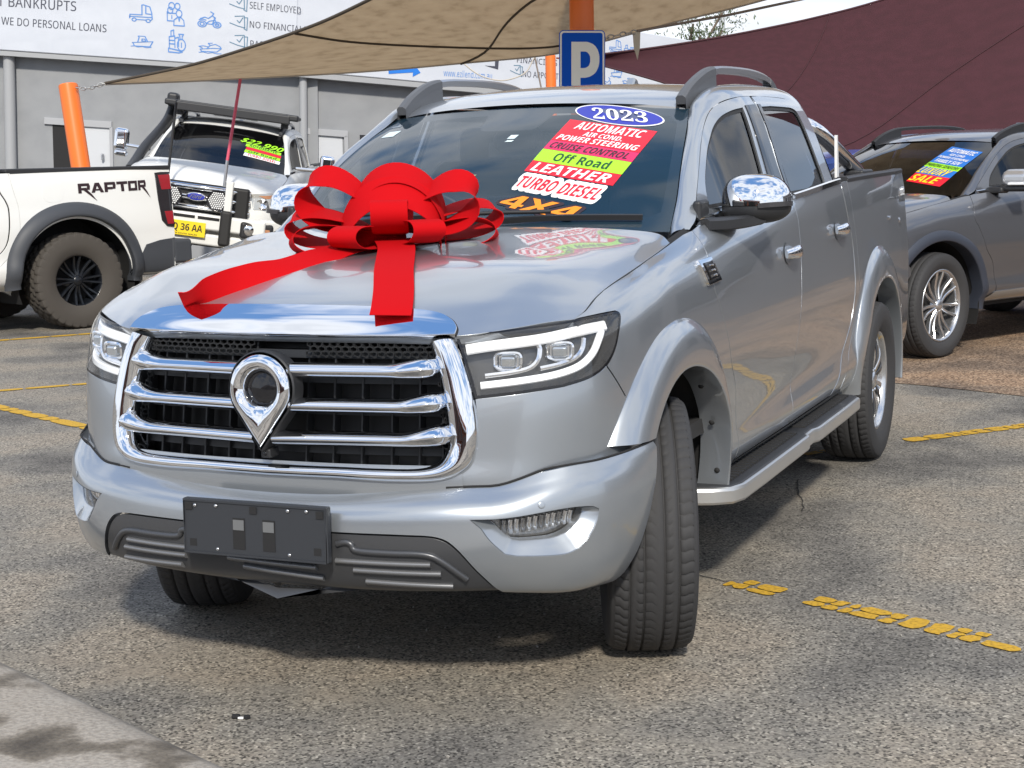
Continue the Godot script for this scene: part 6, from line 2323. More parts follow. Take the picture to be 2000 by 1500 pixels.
		var cells := Buf.new()
		for i in range(-4, 5):
			for j in range(-4, 5):
				var p := Vector2(i * 0.022 + (0.011 if j % 2 else 0.0), j * 0.019)
				if p.length() < 0.092:
					cells.join(lathe([Vector2(0.0005, 0.006), Vector2(0.007, 0.004), Vector2(0.009, 0.0)], 6, false).moved(Transform3D(Basis(Vector3.RIGHT, PI / 2), Vector3(0.235 * s + p.x, 0.93 + p.y, 1.024))))
		part("led_cells", cells, M.lamp_white, L)
	part("slot", box(Vector3(-0.12, 0.74, 1.052), Vector3(0.30, 0.03, 0.003)), M.dark, bb)
	part("slot", box(Vector3(0.17, 0.74, 1.052), Vector3(0.22, 0.03, 0.003)), M.dark, bb)
	# number plate
	var np := part("number_plate", rbox(Vector3(-0.06, 0.615, 1.056), Vector3(0.42, 0.15, 0.008), 0.003), M.sticker_yellow, bb)
	part("lettering", letters("DQ 36 AA", font("Droid Sans", true), plane_at(Vector3(-0.24, 0.575, 1.060), Vector3(0.36, 0, 0), Vector3(0, 0.085, 0), 0.002)), M.sticker_black, np)
	part("small_print", letters("NEW SOUTH WALES", font("Droid Sans", true), plane_at(Vector3(-0.19, 0.552, 1.060), Vector3(0.26, 0, 0), Vector3(0, 0.013, 0), 0.002)), M.sticker_black, np)
	# aerials: a red one on the bar and a black one on the far wing
	var ant := part("aerial", tube([Vector3(0.285, 1.08, 1.0), Vector3(0.286, 1.35, 0.995)], 0.017, 8), M.satin, T)
	part("aerial_whip", tube([Vector3(0.286, 1.35, 0.995), Vector3(0.325, 2.18, 0.985)], 0.016, 8), M.pink, ant)
	var an2 := part("aerial", tube([Vector3(-0.30, 1.1, 0.95), Vector3(-0.30, 1.38, 0.95), Vector3(-0.295, 1.86, 0.945)], 0.014, 8), M.black_plastic, T)
	# snorkel along the far screen pillar
	var sn := smooth2([Vector3(-0.86, 1.10, 0.10), Vector3(-0.86, 1.20, -0.20), Vector3(-0.84, 1.36, -0.55), Vector3(-0.75, 1.62, -1.05), Vector3(-0.72, 1.76, -1.22), Vector3(-0.70, 1.90, -1.26)], 5)
	part("snorkel", tube(sn, 0.055, 12), M.black_plastic, T)
	part("snorkel_head", rbox(Vector3(-0.70, 1.92, -1.20), Vector3(0.13, 0.16, 0.17), 0.04), M.black_plastic, T)
	# roof rack
	var rk := rbox(Vector3(0.02, 1.905, -1.65), Vector3(1.30, 0.045, 1.3), 0.015)
	rk.join(rbox(Vector3(0.02, 1.86, -0.99), Vector3(1.30, 0.10, 0.05), 0.015))
	var rack := part("roof_rack", rk, M.black_plastic, T)
	for s in [-1.0, 1.0]:
		part("rack_foot", rbox(Vector3(0.60 * s, 1.82, -1.15), Vector3(0.08, 0.12, 0.10), 0.01), M.black_plastic, rack)
		part("rack_end", rbox(Vector3(0.69 * s, 1.89, -1.05), Vector3(0.14, 0.07, 0.16), 0.02), M.black_plastic, rack)
	part("light_bar", rbox(Vector3(0.05, 1.815, -1.04), Vector3(0.5, 0.035, 0.03), 0.01), M.satin, rack)
	# towing mirrors in chrome
	for s in [-1.0, 1.0]:
		var m := part("side_mirror", rbox(Vector3(1.16 * s, 1.40, -0.80), Vector3(0.17, 0.25, 0.10), 0.05), M.chrome, T)
		part("mirror_foot", rbox(Vector3(1.15 * s, 1.245, -0.80), Vector3(0.15, 0.07, 0.09), 0.03), M.chrome, m)
		part("mirror_arm", tube([Vector3(0.82 * s, 1.33, -0.72), Vector3(1.10 * s, 1.34, -0.78)], 0.022, 8), M.chrome, m)
	# price and stickers on the windscreen
	var ws := T.get_node("windscreen")
	var c := [Vector2(0.20, 0.30), Vector2(0.90, 0.18), Vector2(0.98, 0.62), Vector2(0.28, 0.74)]
	var rows := [["sticker_lime", 0.62, 0.78, 0.16, 0.98, "AUTOMATIC", "sticker_green"], ["sticker_red", 0.44, 0.60, 0.20, 1.0, "", ""], ["sticker_lime", 0.26, 0.42, 0.20, 1.0, "Off Road", "sticker_green"], ["sticker_white", 0.04, 0.23, 0.22, 1.02, "TURBO DIESEL", "sticker_red"]]
	for r in rows:
		var o := part("sticker", tile(sub(wsp(c, 0.003), r[3], r[4], r[1], r[2]), 6, 2), M[r[0]], ws)
		if r[5]:
			part("lettering", letters(r[5], font("Droid Sans", true), sub(wsp(c, 0.006), r[3] + 0.08, r[4] - 0.08, r[1] + 0.03, r[2] - 0.03)), M[r[6]], o)
	part("price_sticker", letters("$22,990", font("Droid Sans", true), sub(wsp(c, 0.009), 0.02, 1.0, 0.74, 1.10), 0.1), M.sticker_lime, ws, "lime green price reading $22,990")

func bonnet_fill(T: Node) -> void:
	# plain front under the bonnet's edge
	var Fm := func(t: float, v: float) -> Vector3:
		var p := F(absf(t), v)
		return Vector3(-p.x if t < 0.0 else p.x, p.y, p.z)
	part("front_panel", sheet(Fm, -3.2, 3.2, 2.0, 8.6, 20, 10, true), M.white_gloss, T)

func hero_windscreen_plain(T: Node) -> void:
	var full := []
	var rectp := [Vector2(-1, -0.06), Vector2(1, -0.06), Vector2(1, 1.0), Vector2(-1, 1.0)]
	for i in 4:
		for k in 8:
			full.append((rectp[i] as Vector2).lerp(rectp[(i + 1) % 4], k / 8.0))
	part("windscreen", panel(Ws, full, Vector2(0.12, 0.12), 0.0, 0.0, 0.0, [], Vector3(0, 1, 1)), M.tint_glass, T)
	var cw := func(u: float, v: float) -> Vector3:
		var a := Ws(u, -0.10) + Vector3(0, -0.012, 0.0)
		var b := Hd(6.0, u * 5.0) + Vector3(0, -0.018, 0.02)
		return a.lerp(b, v)
	part("cowl", sheet(cw, -1, 1, 0, 1, 20, 3), M.black_plastic, T)

func grey_suv() -> void:
	var T := thing("suv", "grey family SUV with blue, yellow and red sale stickers, behind the silver pickup's tail", "SUV")
	var b := car_basis(Vector3(0.878, 0, 0.478), Vector3(1.02, 0.925, 0.98))
	T.transform = Transform3D(b, Vector3(0.55, 0.0, -7.2) - b * Vector3(0.80, 0, 0.0))
	paint_now = M.grey_paint
	body_shell(T)
	bonnet_fill2(T, M.grey_paint)
	for o in T.get_children():
		if (o.name as String).begins_with("roof_rail"):
			(o as MeshInstance3D).material_override = M.black_plastic
			for c2 in o.get_children():
				(c2 as MeshInstance3D).material_override = M.black_plastic
	hero_windscreen_plain(T)
	part("chassis", box(Vector3(0, 0.5, -1.6), Vector3(1.5, 0.3, 4.4)), M.dark, T)
	# dark arches
	for zc in [0.0, -3.23]:
		var rows := []
		for i in 41:
			var a := deg_to_rad(lerpf(0, 186, i / 40.0))
			var row := PackedVector3Array()
			for j in [[0.60, 0.001], [0.595, 0.012], [0.56, 0.022], [0.525, 0.020], [0.515, 0.01], [0.515, -0.08]]:
				var z: float = zc + cos(a) * j[0]
				var y: float = 0.40 + sin(a) * j[0]
				row.append(Vector3(xside(clampf(z, -4.2, 0.75), maxf(y, 0.42)) + j[1], y, z))
			rows.append(row)
		var fb := Buf.new()
		fb.grid(rows, false)
		if fb.n[2].x < 0:
			fb = Buf.new()
			fb.grid(rows, true)
		both("wheel_arch_trim", fb, M.arch_blue, T)
		var lr := []
		for i in 21:
			var a := deg_to_rad(lerpf(-20, 200, i / 20.0))
			var r := PackedVector3Array()
			for x in [0.45, 0.7, 0.86]:
				r.append(Vector3(x, 0.40 + sin(a) * 0.52, zc + cos(a) * 0.52))
			lr.append(r)
		var lb := Buf.new()
		lb.grid(lr, false)
		lb.flat([Vector3(0.45, 0.2, zc - 0.52), Vector3(0.45, 0.2, zc + 0.52), Vector3(0.45, 0.95, zc + 0.52), Vector3(0.45, 0.95, zc - 0.52)], Vector3.RIGHT)
		both("wheel_arch_liner", lb, M.dark, T)
		for s in [1.0, -1.0]:
			var face := Transform3D(Basis(Vector3.UP, 0.10 if zc == 0.0 else 0.0) * Basis.from_scale(Vector3(s, 1.06, 1.0)), Vector3(0.79 * s, 0.415, zc))
			var t := part("wheel", tyre(0.39, 0.25, 0.262, 60).moved(face), M.tyre, T)
			rim_set(t, face, 0.268, 7, M.alloy, 0.042)
	var lid := box(Vector3(0, 1.34, -3.4), Vector3(1.66, 0.5, 1.7))
	part("rear_cabin", rbox(Vector3(0, 1.48, -3.3), Vector3(1.40, 0.52, 1.7), 0.12), M.grey_paint, T)
	for s in 2:
		var q := rbox(Vector3(0.70, 1.50, -3.15), Vector3(0.02, 0.26, 1.1), 0.008)
		part("rear_side_window", q if s == 0 else mir(q), M.tint_glass, T)
		# lower sill in bare silver
		var sl := panel(F, [Vector2(10.9, 0.5), Vector2(11.2, 1.7), Vector2(12, 1.75), Vector2(13.5, 1.75), Vector2(14.4, 1.7), Vector2(14.6, 0.5)], Vector2(0.3, 0.3), 0.0, 0.01, 0.006, [], Vector3.RIGHT)
		part("sill_moulding", sl if s == 0 else mir(sl), M.silver, T)
		var m := part("side_mirror", rbox(Vector3(0.98 * (1 - 2 * s), 1.30, -0.80), Vector3(0.24, 0.055, 0.14), 0.025), M.black_plastic, T)
		var cap := rbox(Vector3(0.99 * (1 - 2 * s), 1.375, -0.80), Vector3(0.25, 0.15, 0.15), 0.065)
		part("mirror_cap", cap, M.silver_light, m)
		part("indicator", rbox(Vector3(1.03 * (1 - 2 * s), 1.335, -0.722), Vector3(0.16, 0.02, 0.02), 0.006), M.lamp_white, m)
		part("mirror_arm", rbox(Vector3(0.84 * (1 - 2 * s), 1.285, -0.76), Vector3(0.14, 0.05, 0.11), 0.02), M.black_plastic, m)
	var ws := T.get_node("windscreen")
	var c := [Vector2(0.36, 0.20), Vector2(0.76, 0.10), Vector2(0.93, 0.80), Vector2(0.50, 0.90)]
	var base := part("sticker", tile(sub(wsp(c, 0.003), 0, 1, 0.0, 0.24), 6, 2), M.sticker_red, ws, "red windscreen sticker reading SALE")
	part("lettering", letters("SALE", font("Droid Sans", true), sub(wsp(c, 0.006), 0.05, 0.80, 0.03, 0.21), 0.1), M.sticker_yellow, base)
	var y2 := part("sticker", tile(sub(wsp(c, 0.003), 0, 1, 0.242, 0.43), 6, 2), M.sticker_blue2, ws, "blue windscreen sticker reading LUXURY")
	part("lettering", letters("LUXURY", font("Droid Sans", true), sub(wsp(c, 0.006), 0.03, 0.86, 0.26, 0.42), 0.1), M.sticker_yellow, y2)
	var g := part("sticker", tile(sub(wsp(c, 0.003), 0, 1, 0.432, 0.55), 6, 2), M.sticker_lime, ws, "lime windscreen sticker reading PARKING SENSORS")
	part("lettering", letters("PARKING SENSORS", font("Droid Sans", true), sub(wsp(c, 0.006), 0.03, 0.97, 0.455, 0.53), 0.03), M.sticker_green, g)
	var bl := part("sticker", tile(sub(wsp(c, 0.003), 0, 1, 0.552, 1.0), 6, 3), M.sticker_blue2, ws, "blue windscreen sticker reading AUTOMATIC")
	for q in [["FAMILY SUV", 0.12, 0.86, 0.575, 0.66], ["POWER STEERING", 0.06, 0.94, 0.69, 0.745], ["AIR COND.", 0.28, 0.76, 0.775, 0.83], ["AUTOMATIC", 0.10, 0.92, 0.86, 0.96]]:
		part("lettering", letters(q[0], font("Droid Sans", true), sub(wsp(c, 0.006), q[1], q[2], q[3], q[4]), 0.03), M.sticker_white, bl)

func bonnet_fill2(T: Node, m: Material) -> void:
	var Fm := func(t: float, v: float) -> Vector3:
		var p := F(absf(t), v)
		return Vector3(-p.x if t < 0.0 else p.x, p.y, p.z)
	part("front_panel", sheet(Fm, -3.2, 3.2, 0.5, 8.6, 20, 12, true), m, T)
	for s in 2:
		var lens := panel(F, ol(["hl_top", "hl_right", "hl_bot"]), Vector2(0.3, 0.3), 0.003, 0.01, 0.0, [], Vector3(0.5, 0, 1))
		part("headlight", lens if s == 0 else mir(lens), M.lamp_frost, T)

func blue_car() -> void:
	var T := thing("car", "blue car glimpsed behind the grey SUV under the maroon sail", "car")
	T.transform = Transform3D(Basis(Vector3.UP, 0.5), Vector3(-0.55, 0, -14.6))
	var prof := [Vector2(-2.1, 0.35), Vector2(2.1, 0.35), Vector2(2.15, 0.75), Vector2(1.9, 0.95), Vector2(1.1, 1.05), Vector2(0.45, 1.46), Vector2(-0.9, 1.53), Vector2(-1.6, 1.42), Vector2(-2.1, 1.0)]
	part("body", slab(prof, 1.7, 0.06).moved(Transform3D(Basis.IDENTITY, Vector3(0, 0, 0.85))), M.blue_paint, T)
	for s in [-1.0, 1.0]:
		var w := slab([Vector2(-1.5, 1.03), Vector2(0.85, 1.03), Vector2(0.4, 1.38), Vector2(-0.85, 1.43), Vector2(-1.4, 1.36)], 0.01, 0.002)
		part("window", w.moved(Transform3D(Basis(Vector3.UP, 0.0 if s > 0 else PI), Vector3(0, 0, 0.858 * s))) if s > 0 else w.moved(Transform3D(Basis.from_scale(Vector3(1, 1, -1)), Vector3(0, 0, -0.858))), M.black_gloss, T)
		for x in [-1.3, 1.3]:
			part("wheel", lathe([Vector2(0.18, -0.1), Vector2(0.30, -0.1), Vector2(0.32, -0.06), Vector2(0.32, 0.06), Vector2(0.30, 0.1), Vector2(0.18, 0.1)], 28).moved(Transform3D(Basis(Vector3.RIGHT, PI / 2), Vector3(x, 0.32, 0.80 * s))), M.tyre, T)
	part("windscreen", slab([Vector2(-0.6, 0), Vector2(0.6, 0), Vector2(0.52, 0.52), Vector2(-0.52, 0.52)], 0.01, 0.002).moved(Transform3D(Basis(Vector3(0, 0, -1), Vector3(-0.85, 0.53, 0).normalized(), Vector3(0.53, 0.85, 0).normalized()), Vector3(1.0, 1.11, 0) + Vector3(0.01, 0.012, 0))), M.black_gloss, T)

func more_materials() -> void:
	var w := mat("white_gloss", lin(0.74, 0.75, 0.74), 0.42)
	w.clearcoat_enabled = true
	w.clearcoat = 0.35
	w.clearcoat_roughness = 0.03
	var g := mat("grey_paint", lin(0.125, 0.13, 0.145), 0.34, 0.6)
	g.clearcoat_enabled = true
	g.clearcoat = 1.0
	g.clearcoat_roughness = 0.03
	var b := mat("blue_paint", lin(0.03, 0.08, 0.35), 0.3)
	b.clearcoat_enabled = true
	mat("silver_light", lin(0.6, 0.61, 0.63), 0.3, 0.7)
	mat("arch_plastic", lin(0.045, 0.05, 0.06), 0.55)
	mat("arch_blue", lin(0.035, 0.042, 0.06), 0.5)
	mat("tyre_dusty", lin(0.062, 0.055, 0.048), 0.9)
	mat("black_rim", lin(0.010, 0.012, 0.016), 0.25, 0.2)
	mat("lamp_dark", lin(0.02, 0.02, 0.024), 0.15)
	mat("red_lens", lin(0.30, 0.02, 0.03), 0.12)
	mat("lamp_frost", lin(0.50, 0.51, 0.50), 0.12, 0.4)
	mat("amber", lin(0.45, 0.22, 0.12), 0.25)
	mat("pink", lin(0.68, 0.10, 0.17), 0.5)
	mat("sticker_blue2", lin(0.015, 0.15, 0.55), 0.45)

# ---------------------------------------------------------------- ground, building, sails, posts
const WALL_O := Vector3(-7.249, 0, -17.542)
const WALL_R := Vector3(0.9176, 0, -0.3974)
const WALL2_O := Vector3(-10.086, 0, -16.314)
const WALL2_R := Vector3(0.7592, 0, -0.6509)

func wall_frame(o: Vector3, r: Vector3, out := 0.0) -> Transform3D:
	var z := r.cross(Vector3.UP).normalized()
	return Transform3D(Basis(r, Vector3.UP, z), o + z * out)

func on_wall(fr: Transform3D, o: Vector2, x: Vector2, y: Vector2, lift := 0.004) -> Callable:
	return plane_at(fr * Vector3(o.x, o.y, 0), fr.basis * Vector3(x.x, x.y, 0), fr.basis * Vector3(y.x, y.y, 0), lift)

func strokes(lines: Array, at: Callable, w: float, asp := 1.0) -> Buf:
	# flat pen strokes through points of the box 0..1; w in box widths
	var b := Buf.new()
	for l in lines:
		var pts := []
		for q in l:
			pts.append(Vector2(q[0], q[1]))
		for i in pts.size() - 1:
			var d: Vector2 = (pts[i + 1] - pts[i])
			var n := Vector2(-d.y, d.x).normalized() * w * 0.5
			var e := d.normalized() * w * 0.25
			var ids := []
			for q in [pts[i] - n - e, pts[i + 1] - n + e, pts[i + 1] + n + e, pts[i] + n - e]:
				var pn: Array = at.call(q)
				ids.append(b.vert(pn[0] + pn[1] * 0.0002 * (i % 3), pn[1], q))
			b.quad(ids[0], ids[1], ids[2], ids[3])
	return b

func arc(cx: float, cy: float, r: float, a0 := 0.0, a1 := 360.0, n := 14, ry := -1.0) -> Array:
	var o := []
	for i in n + 1:
		var a := deg_to_rad(lerpf(a0, a1, float(i) / n))
		o.append([cx + cos(a) * r, cy + sin(a) * (r if ry < 0 else ry)])
	return o

func setting() -> void:
	mat("galv", lin(0.42, 0.42, 0.41), 0.45, 0.6)
	ground()
	building()
	tan_sail()
	maroon_sail()
	posts()
	far_things()
	off_frame()

func ground() -> void:
	var asphalt := mat("asphalt", Color.WHITE, 0.92)
	asphalt.albedo_texture = noise_tex(0.19, 1024, [[0.0, lin(0.05, 0.046, 0.040)], [0.13, lin(0.13, 0.12, 0.104)], [0.30, lin(0.23, 0.212, 0.186)], [0.62, lin(0.295, 0.272, 0.238)], [0.90, lin(0.36, 0.335, 0.29)], [1.0, lin(0.55, 0.515, 0.45)]], FastNoiseLite.TYPE_CELLULAR, 1, 3)
	asphalt.uv1_triplanar = true
	asphalt.uv1_world_triplanar = true
	asphalt.uv1_scale = Vector3.ONE * 0.75
	asphalt.detail_enabled = true
	asphalt.detail_blend_mode = BaseMaterial3D.BLEND_MODE_MUL
	asphalt.detail_uv_layer = BaseMaterial3D.DETAIL_UV_2
	asphalt.detail_albedo = noise_tex(0.006, 1024, [[0.0, Color(0.60, 0.60, 0.61)], [0.30, Color(0.80, 0.80, 0.80)], [0.5, Color(0.92, 0.91, 0.89)], [0.72, Color(0.97, 0.94, 0.90)], [1.0, Color(1.0, 0.99, 0.97)]], FastNoiseLite.TYPE_SIMPLEX, 7, 8)
	asphalt.uv2_triplanar = true
	asphalt.uv2_world_triplanar = true
	asphalt.uv2_scale = Vector3.ONE * 0.11
	asphalt.normal_enabled = true
	asphalt.normal_texture = noise_tex(0.15, 1024, [], FastNoiseLite.TYPE_CELLULAR, 1, 3, true, 3.0)
	asphalt.normal_scale = 0.35
	var b := Buf.new()
	var rows := []
	for i in 41:
		var r := PackedVector3Array()
		for j in 41:
			r.append(Vector3(-150 + 300.0 * i / 40, 0, -220 + 300.0 * j / 40))
		rows.append(r)
	b.grid(rows, false)
	if b.n[0].y < 0:
		b = Buf.new()
		b.grid(rows, true)
	structure("ground", b, asphalt)
	# browner, coarser surface on the right, with a ragged edge
	var gravel := asphalt.duplicate() as StandardMaterial3D
	gravel.resource_name = "brown_asphalt"
	M["gravel"] = gravel
	gravel.albedo_texture = noise_tex(0.12, 1024, [[0.0, lin(0.07, 0.045, 0.03)], [0.25, lin(0.20, 0.135, 0.09)], [0.6, lin(0.33, 0.225, 0.15)], [1.0, lin(0.58, 0.44, 0.32)]], FastNoiseLite.TYPE_CELLULAR, 1, 12)
	var gp := []
	rng.seed = 4
	for i in 41:
		var x := lerpf(-1.6, 14.0, i / 40.0)
		gp.append(Vector2(x, -5.80 + (x - 0.55) * 0.44 + rng.randf_range(-0.06, 0.06)))
	gp.append(Vector2(14, -40))
	gp.append(Vector2(-1.6, -40))
	structure("gravel_strip", flat_poly(gp, 0.004), gravel)
	# yellow bay lines, cracked and worn
	var paint := mat("line_paint", lin(0.62, 0.36, 0.022), 0.8)
	paint.albedo_texture = noise_tex(0.08, 512, [[0.0, grey(0.72)], [0.5, grey(0.95)], [1.0, grey(1.0)]], FastNoiseLite.TYPE_SIMPLEX, 4, 31)
	paint.uv1_triplanar = true
	paint.uv1_world_triplanar = true
	for q in [[Vector2(0.83, -0.785), Vector2(2.35, -0.10), 0.125, 0.20, 1], [Vector2(0.95, -3.73), Vector2(3.2, -5.6 - 0.75), 0.11, 0.02, 2], [Vector2(-5.2, -3.66), Vector2(-3.2, -2.73), 0.11, 0.0, 3], [Vector2(-5.6, -3.75), Vector2(-4.2, -5.3), 0.09, 0.0, 4], [Vector2(-8.2, -6.0), Vector2(-6.2, -8.6), 0.12, 0.0, 5], [Vector2(0.40, -2.98), Vector2(0.66, -3.40), 0.06, 0.3, 6]]:
		structure("painted_line", worn_line(q[0], q[1], q[2], q[3], q[4]), paint)
	# thin cracks
	var crack := mat("crack", lin(0.035, 0.033, 0.03), 0.95)
	for q in [[Vector2(0.50, -0.93), Vector2(0.84, -0.78), 1], [Vector2(0.82, -1.95), Vector2(0.66, -2.6), 2]]:
		structure("crack", crack_line(q[0], q[1], q[2]), crack)
	# kerb across the near left corner
	var conc := mat("concrete", Color.WHITE, 0.9)
	conc.albedo_texture = noise_tex(0.05, 1024, [[0.0, lin(0.24, 0.215, 0.185)], [0.4, lin(0.33, 0.30, 0.26)], [1.0, lin(0.42, 0.385, 0.335)]], FastNoiseLite.TYPE_SIMPLEX, 5, 21)
	conc.detail_enabled = true
	conc.detail_blend_mode = BaseMaterial3D.BLEND_MODE_MUL
	conc.detail_uv_layer = BaseMaterial3D.DETAIL_UV_2
	conc.detail_albedo = noise_tex(0.006, 512, [[0.0, Color(0.45, 0.43, 0.41)], [0.30, Color(0.68, 0.66, 0.63)], [0.46, Color(0.97, 0.96, 0.95)], [1.0, grey(1.0)]], FastNoiseLite.TYPE_SIMPLEX, 5, 26)
	conc.uv2_triplanar = true
	conc.uv2_world_triplanar = true
	conc.uv2_scale = Vector3.ONE * 0.6
	conc.uv1_triplanar = true
	conc.uv1_world_triplanar = true
	conc.uv1_scale = Vector3.ONE * 0.9
	conc.normal_enabled = true
	conc.normal_texture = noise_tex(0.1, 512, [], FastNoiseLite.TYPE_SIMPLEX, 4, 4, true, 4.0)
	conc.normal_scale = 0.25
	var d := Vector3(0.9155, 0, 0.4023)
	var nn := Vector3(-d.z, 0, d.x)          # towards the viewer
	var path := []
	for i in 33:
		path.append(Vector3(-0.749, 0, 1.049) + d * lerpf(-5.0, 6.0, i / 32.0))
	var krows := []
	rng.seed = 9
	for p in path:
		var r := PackedVector3Array()
		for q in [[0.0, -0.02], [0.003, 0.02], [0.012, 0.075], [0.03, 0.10], [0.06, 0.115], [0.10, 0.12], [0.16, 0.122], [0.30, 0.123], [0.6, 0.124], [2.5, 0.126]]:
			r.append(p + nn * (q[0] + rng.randf_range(-0.004, 0.004)) + Vector3(0, q[1], 0))
		krows.append(r)
	var kb := Buf.new()
	kb.grid(krows, false)
	if kb.n[5].y < 0:
		kb = Buf.new()
		kb.grid(krows, true)
	structure("kerb", kb, conc)
	# a bit of litter: two black scraps joined by a pale one
	var lit := thing("litter", "small black and white scrap of litter on the asphalt near the kerb", "litter")
	lit.position = Vector3(0.0, 0, 0)
	var at := Vector3(-0.06, 0, 0.985)
	part("scrap", rbox(at + Vector3(-0.012, 0.006, 0), Vector3(0.022, 0.010, 0.016), 0.003, Basis(Vector3.UP, 0.4)), M.dark, lit)
	part("scrap", rbox(at + Vector3(0.020, 0.006, -0.006), Vector3(0.014, 0.011, 0.016), 0.003, Basis(Vector3.UP, -0.5)), M.dark, lit)
	part("paper", rbox(at + Vector3(0.005, 0.004, 0.002), Vector3(0.016, 0.006, 0.008), 0.002, Basis(Vector3.UP, 0.2)), M.white_paint, lit)
	rng.seed = 77
	var pebbles := Buf.new()
	for i in 260:
		var p := Vector3(rng.randf_range(-2.2, 3.0), 0.002, rng.randf_range(-2.6, 1.2))
		var s := rng.randf_range(0.002, 0.006)
		pebbles.join(box(p, Vector3(s, s * 0.7, s * 1.3), Basis(Vector3(rng.randf(), rng.randf(), rng.randf()).normalized(), rng.randf() * 3.0)))
	var pb := part("loose_grit", pebbles, M.grit if M.has("grit") else mat("grit", lin(0.30, 0.28, 0.25), 0.9), self)
	pb.set_meta("kind", "stuff")
	tag(pb, "loose grit scattered over the asphalt", "grit")

func flat_poly(pl: Array, y: float) -> Buf:
	var b := Buf.new()
	var P := PackedVector2Array(pl)
	var tr := Geometry2D.triangulate_polygon(P)
	for q in P:
		b.vert(Vector3(q.x, y, q.y), Vector3.UP, q)
	for i in range(0, tr.size(), 3):
		b.tri(tr[i], tr[i + 1], tr[i + 2])
	return b

func worn_line(a: Vector2, c: Vector2, w: float, wear: float, sd: int) -> Buf:
	# flakes of paint: an uneven run of many-sided patches with cracks between them
	rng.seed = 100 + sd
	var out := Buf.new()
	var L := a.distance_to(c)
	var d := (c - a) / L
	var n := Vector2(-d.y, d.x)
	var x := 0.0
	var big := Transform2D.IDENTITY.scaled(Vector2(1000, 1000))
	while x < L:
		var l := rng.randf_range(0.035, 0.15) if wear > 0.0 else rng.randf_range(0.12, 0.4)
		var rows := 1 if rng.randf() < 0.35 else 2
		if wear <= 0.0:
			rows = 1
		var cut := rng.randf_range(0.35, 0.65)
		for r in rows:
			if rng.randf() < wear * 0.5 * (0.3 + absf(x / L - 0.3)):
				continue
			var y0 := -0.5 if r == 0 else -0.5 + cut
			var y1 := 0.5 if rows == 1 else (-0.5 + cut if r == 0 else 0.5)
			var pl := []
			var k := 12
			for i in k:
				var t := TAU * i / k
				var e := Vector2(signf(cos(t)) * pow(absf(cos(t)), 0.55), signf(sin(t)) * pow(absf(sin(t)), 0.55))
				var jit := 0.05 + wear * 0.9
				var px := x + l * 0.5 + e.x * (l * 0.5 - 0.002) * (1.0 - rng.randf() * jit) + (rng.randf() - 0.5) * 0.014
				var py := (lerpf(y0, y1, 0.5 + 0.5 * e.y * (1.0 - rng.randf() * jit * 0.8))) * w
				pl.append(a + d * px + n * (py - signf(py) * 0.001))
			out.join(flat_poly(pl, 0.0045 if wear <= 0.0 else 0.0045))
		x += l * (1.0 if wear > 0.0 else 0.98)
	return out

func crack_line(a: Vector2, c: Vector2, sd: int) -> Buf:
	rng.seed = 300 + sd
	var pts := []
	var L := a.distance_to(c)
	var d := (c - a) / L
	var n := Vector2(-d.y, d.x)
	var k := int(L / 0.04)
	var off := 0.0
	for i in k + 1:
		off = clampf(off + rng.randf_range(-0.008, 0.008), -0.04, 0.04)
		pts.append(a + d * L * i / k + n * off)
	var rows := []
	for i in pts.size():
		var w := rng.randf_range(0.0012, 0.0035)
		rows.append(PackedVector3Array([Vector3(pts[i].x - n.x * w, 0.0035, pts[i].y - n.y * w), Vector3(pts[i].x + n.x * w, 0.0035, pts[i].y + n.y * w)]))
	var b := Buf.new()
	b.grid(rows, false)
	if b.n[0].y < 0:
		b = Buf.new()
		b.grid(rows, true)
	return b

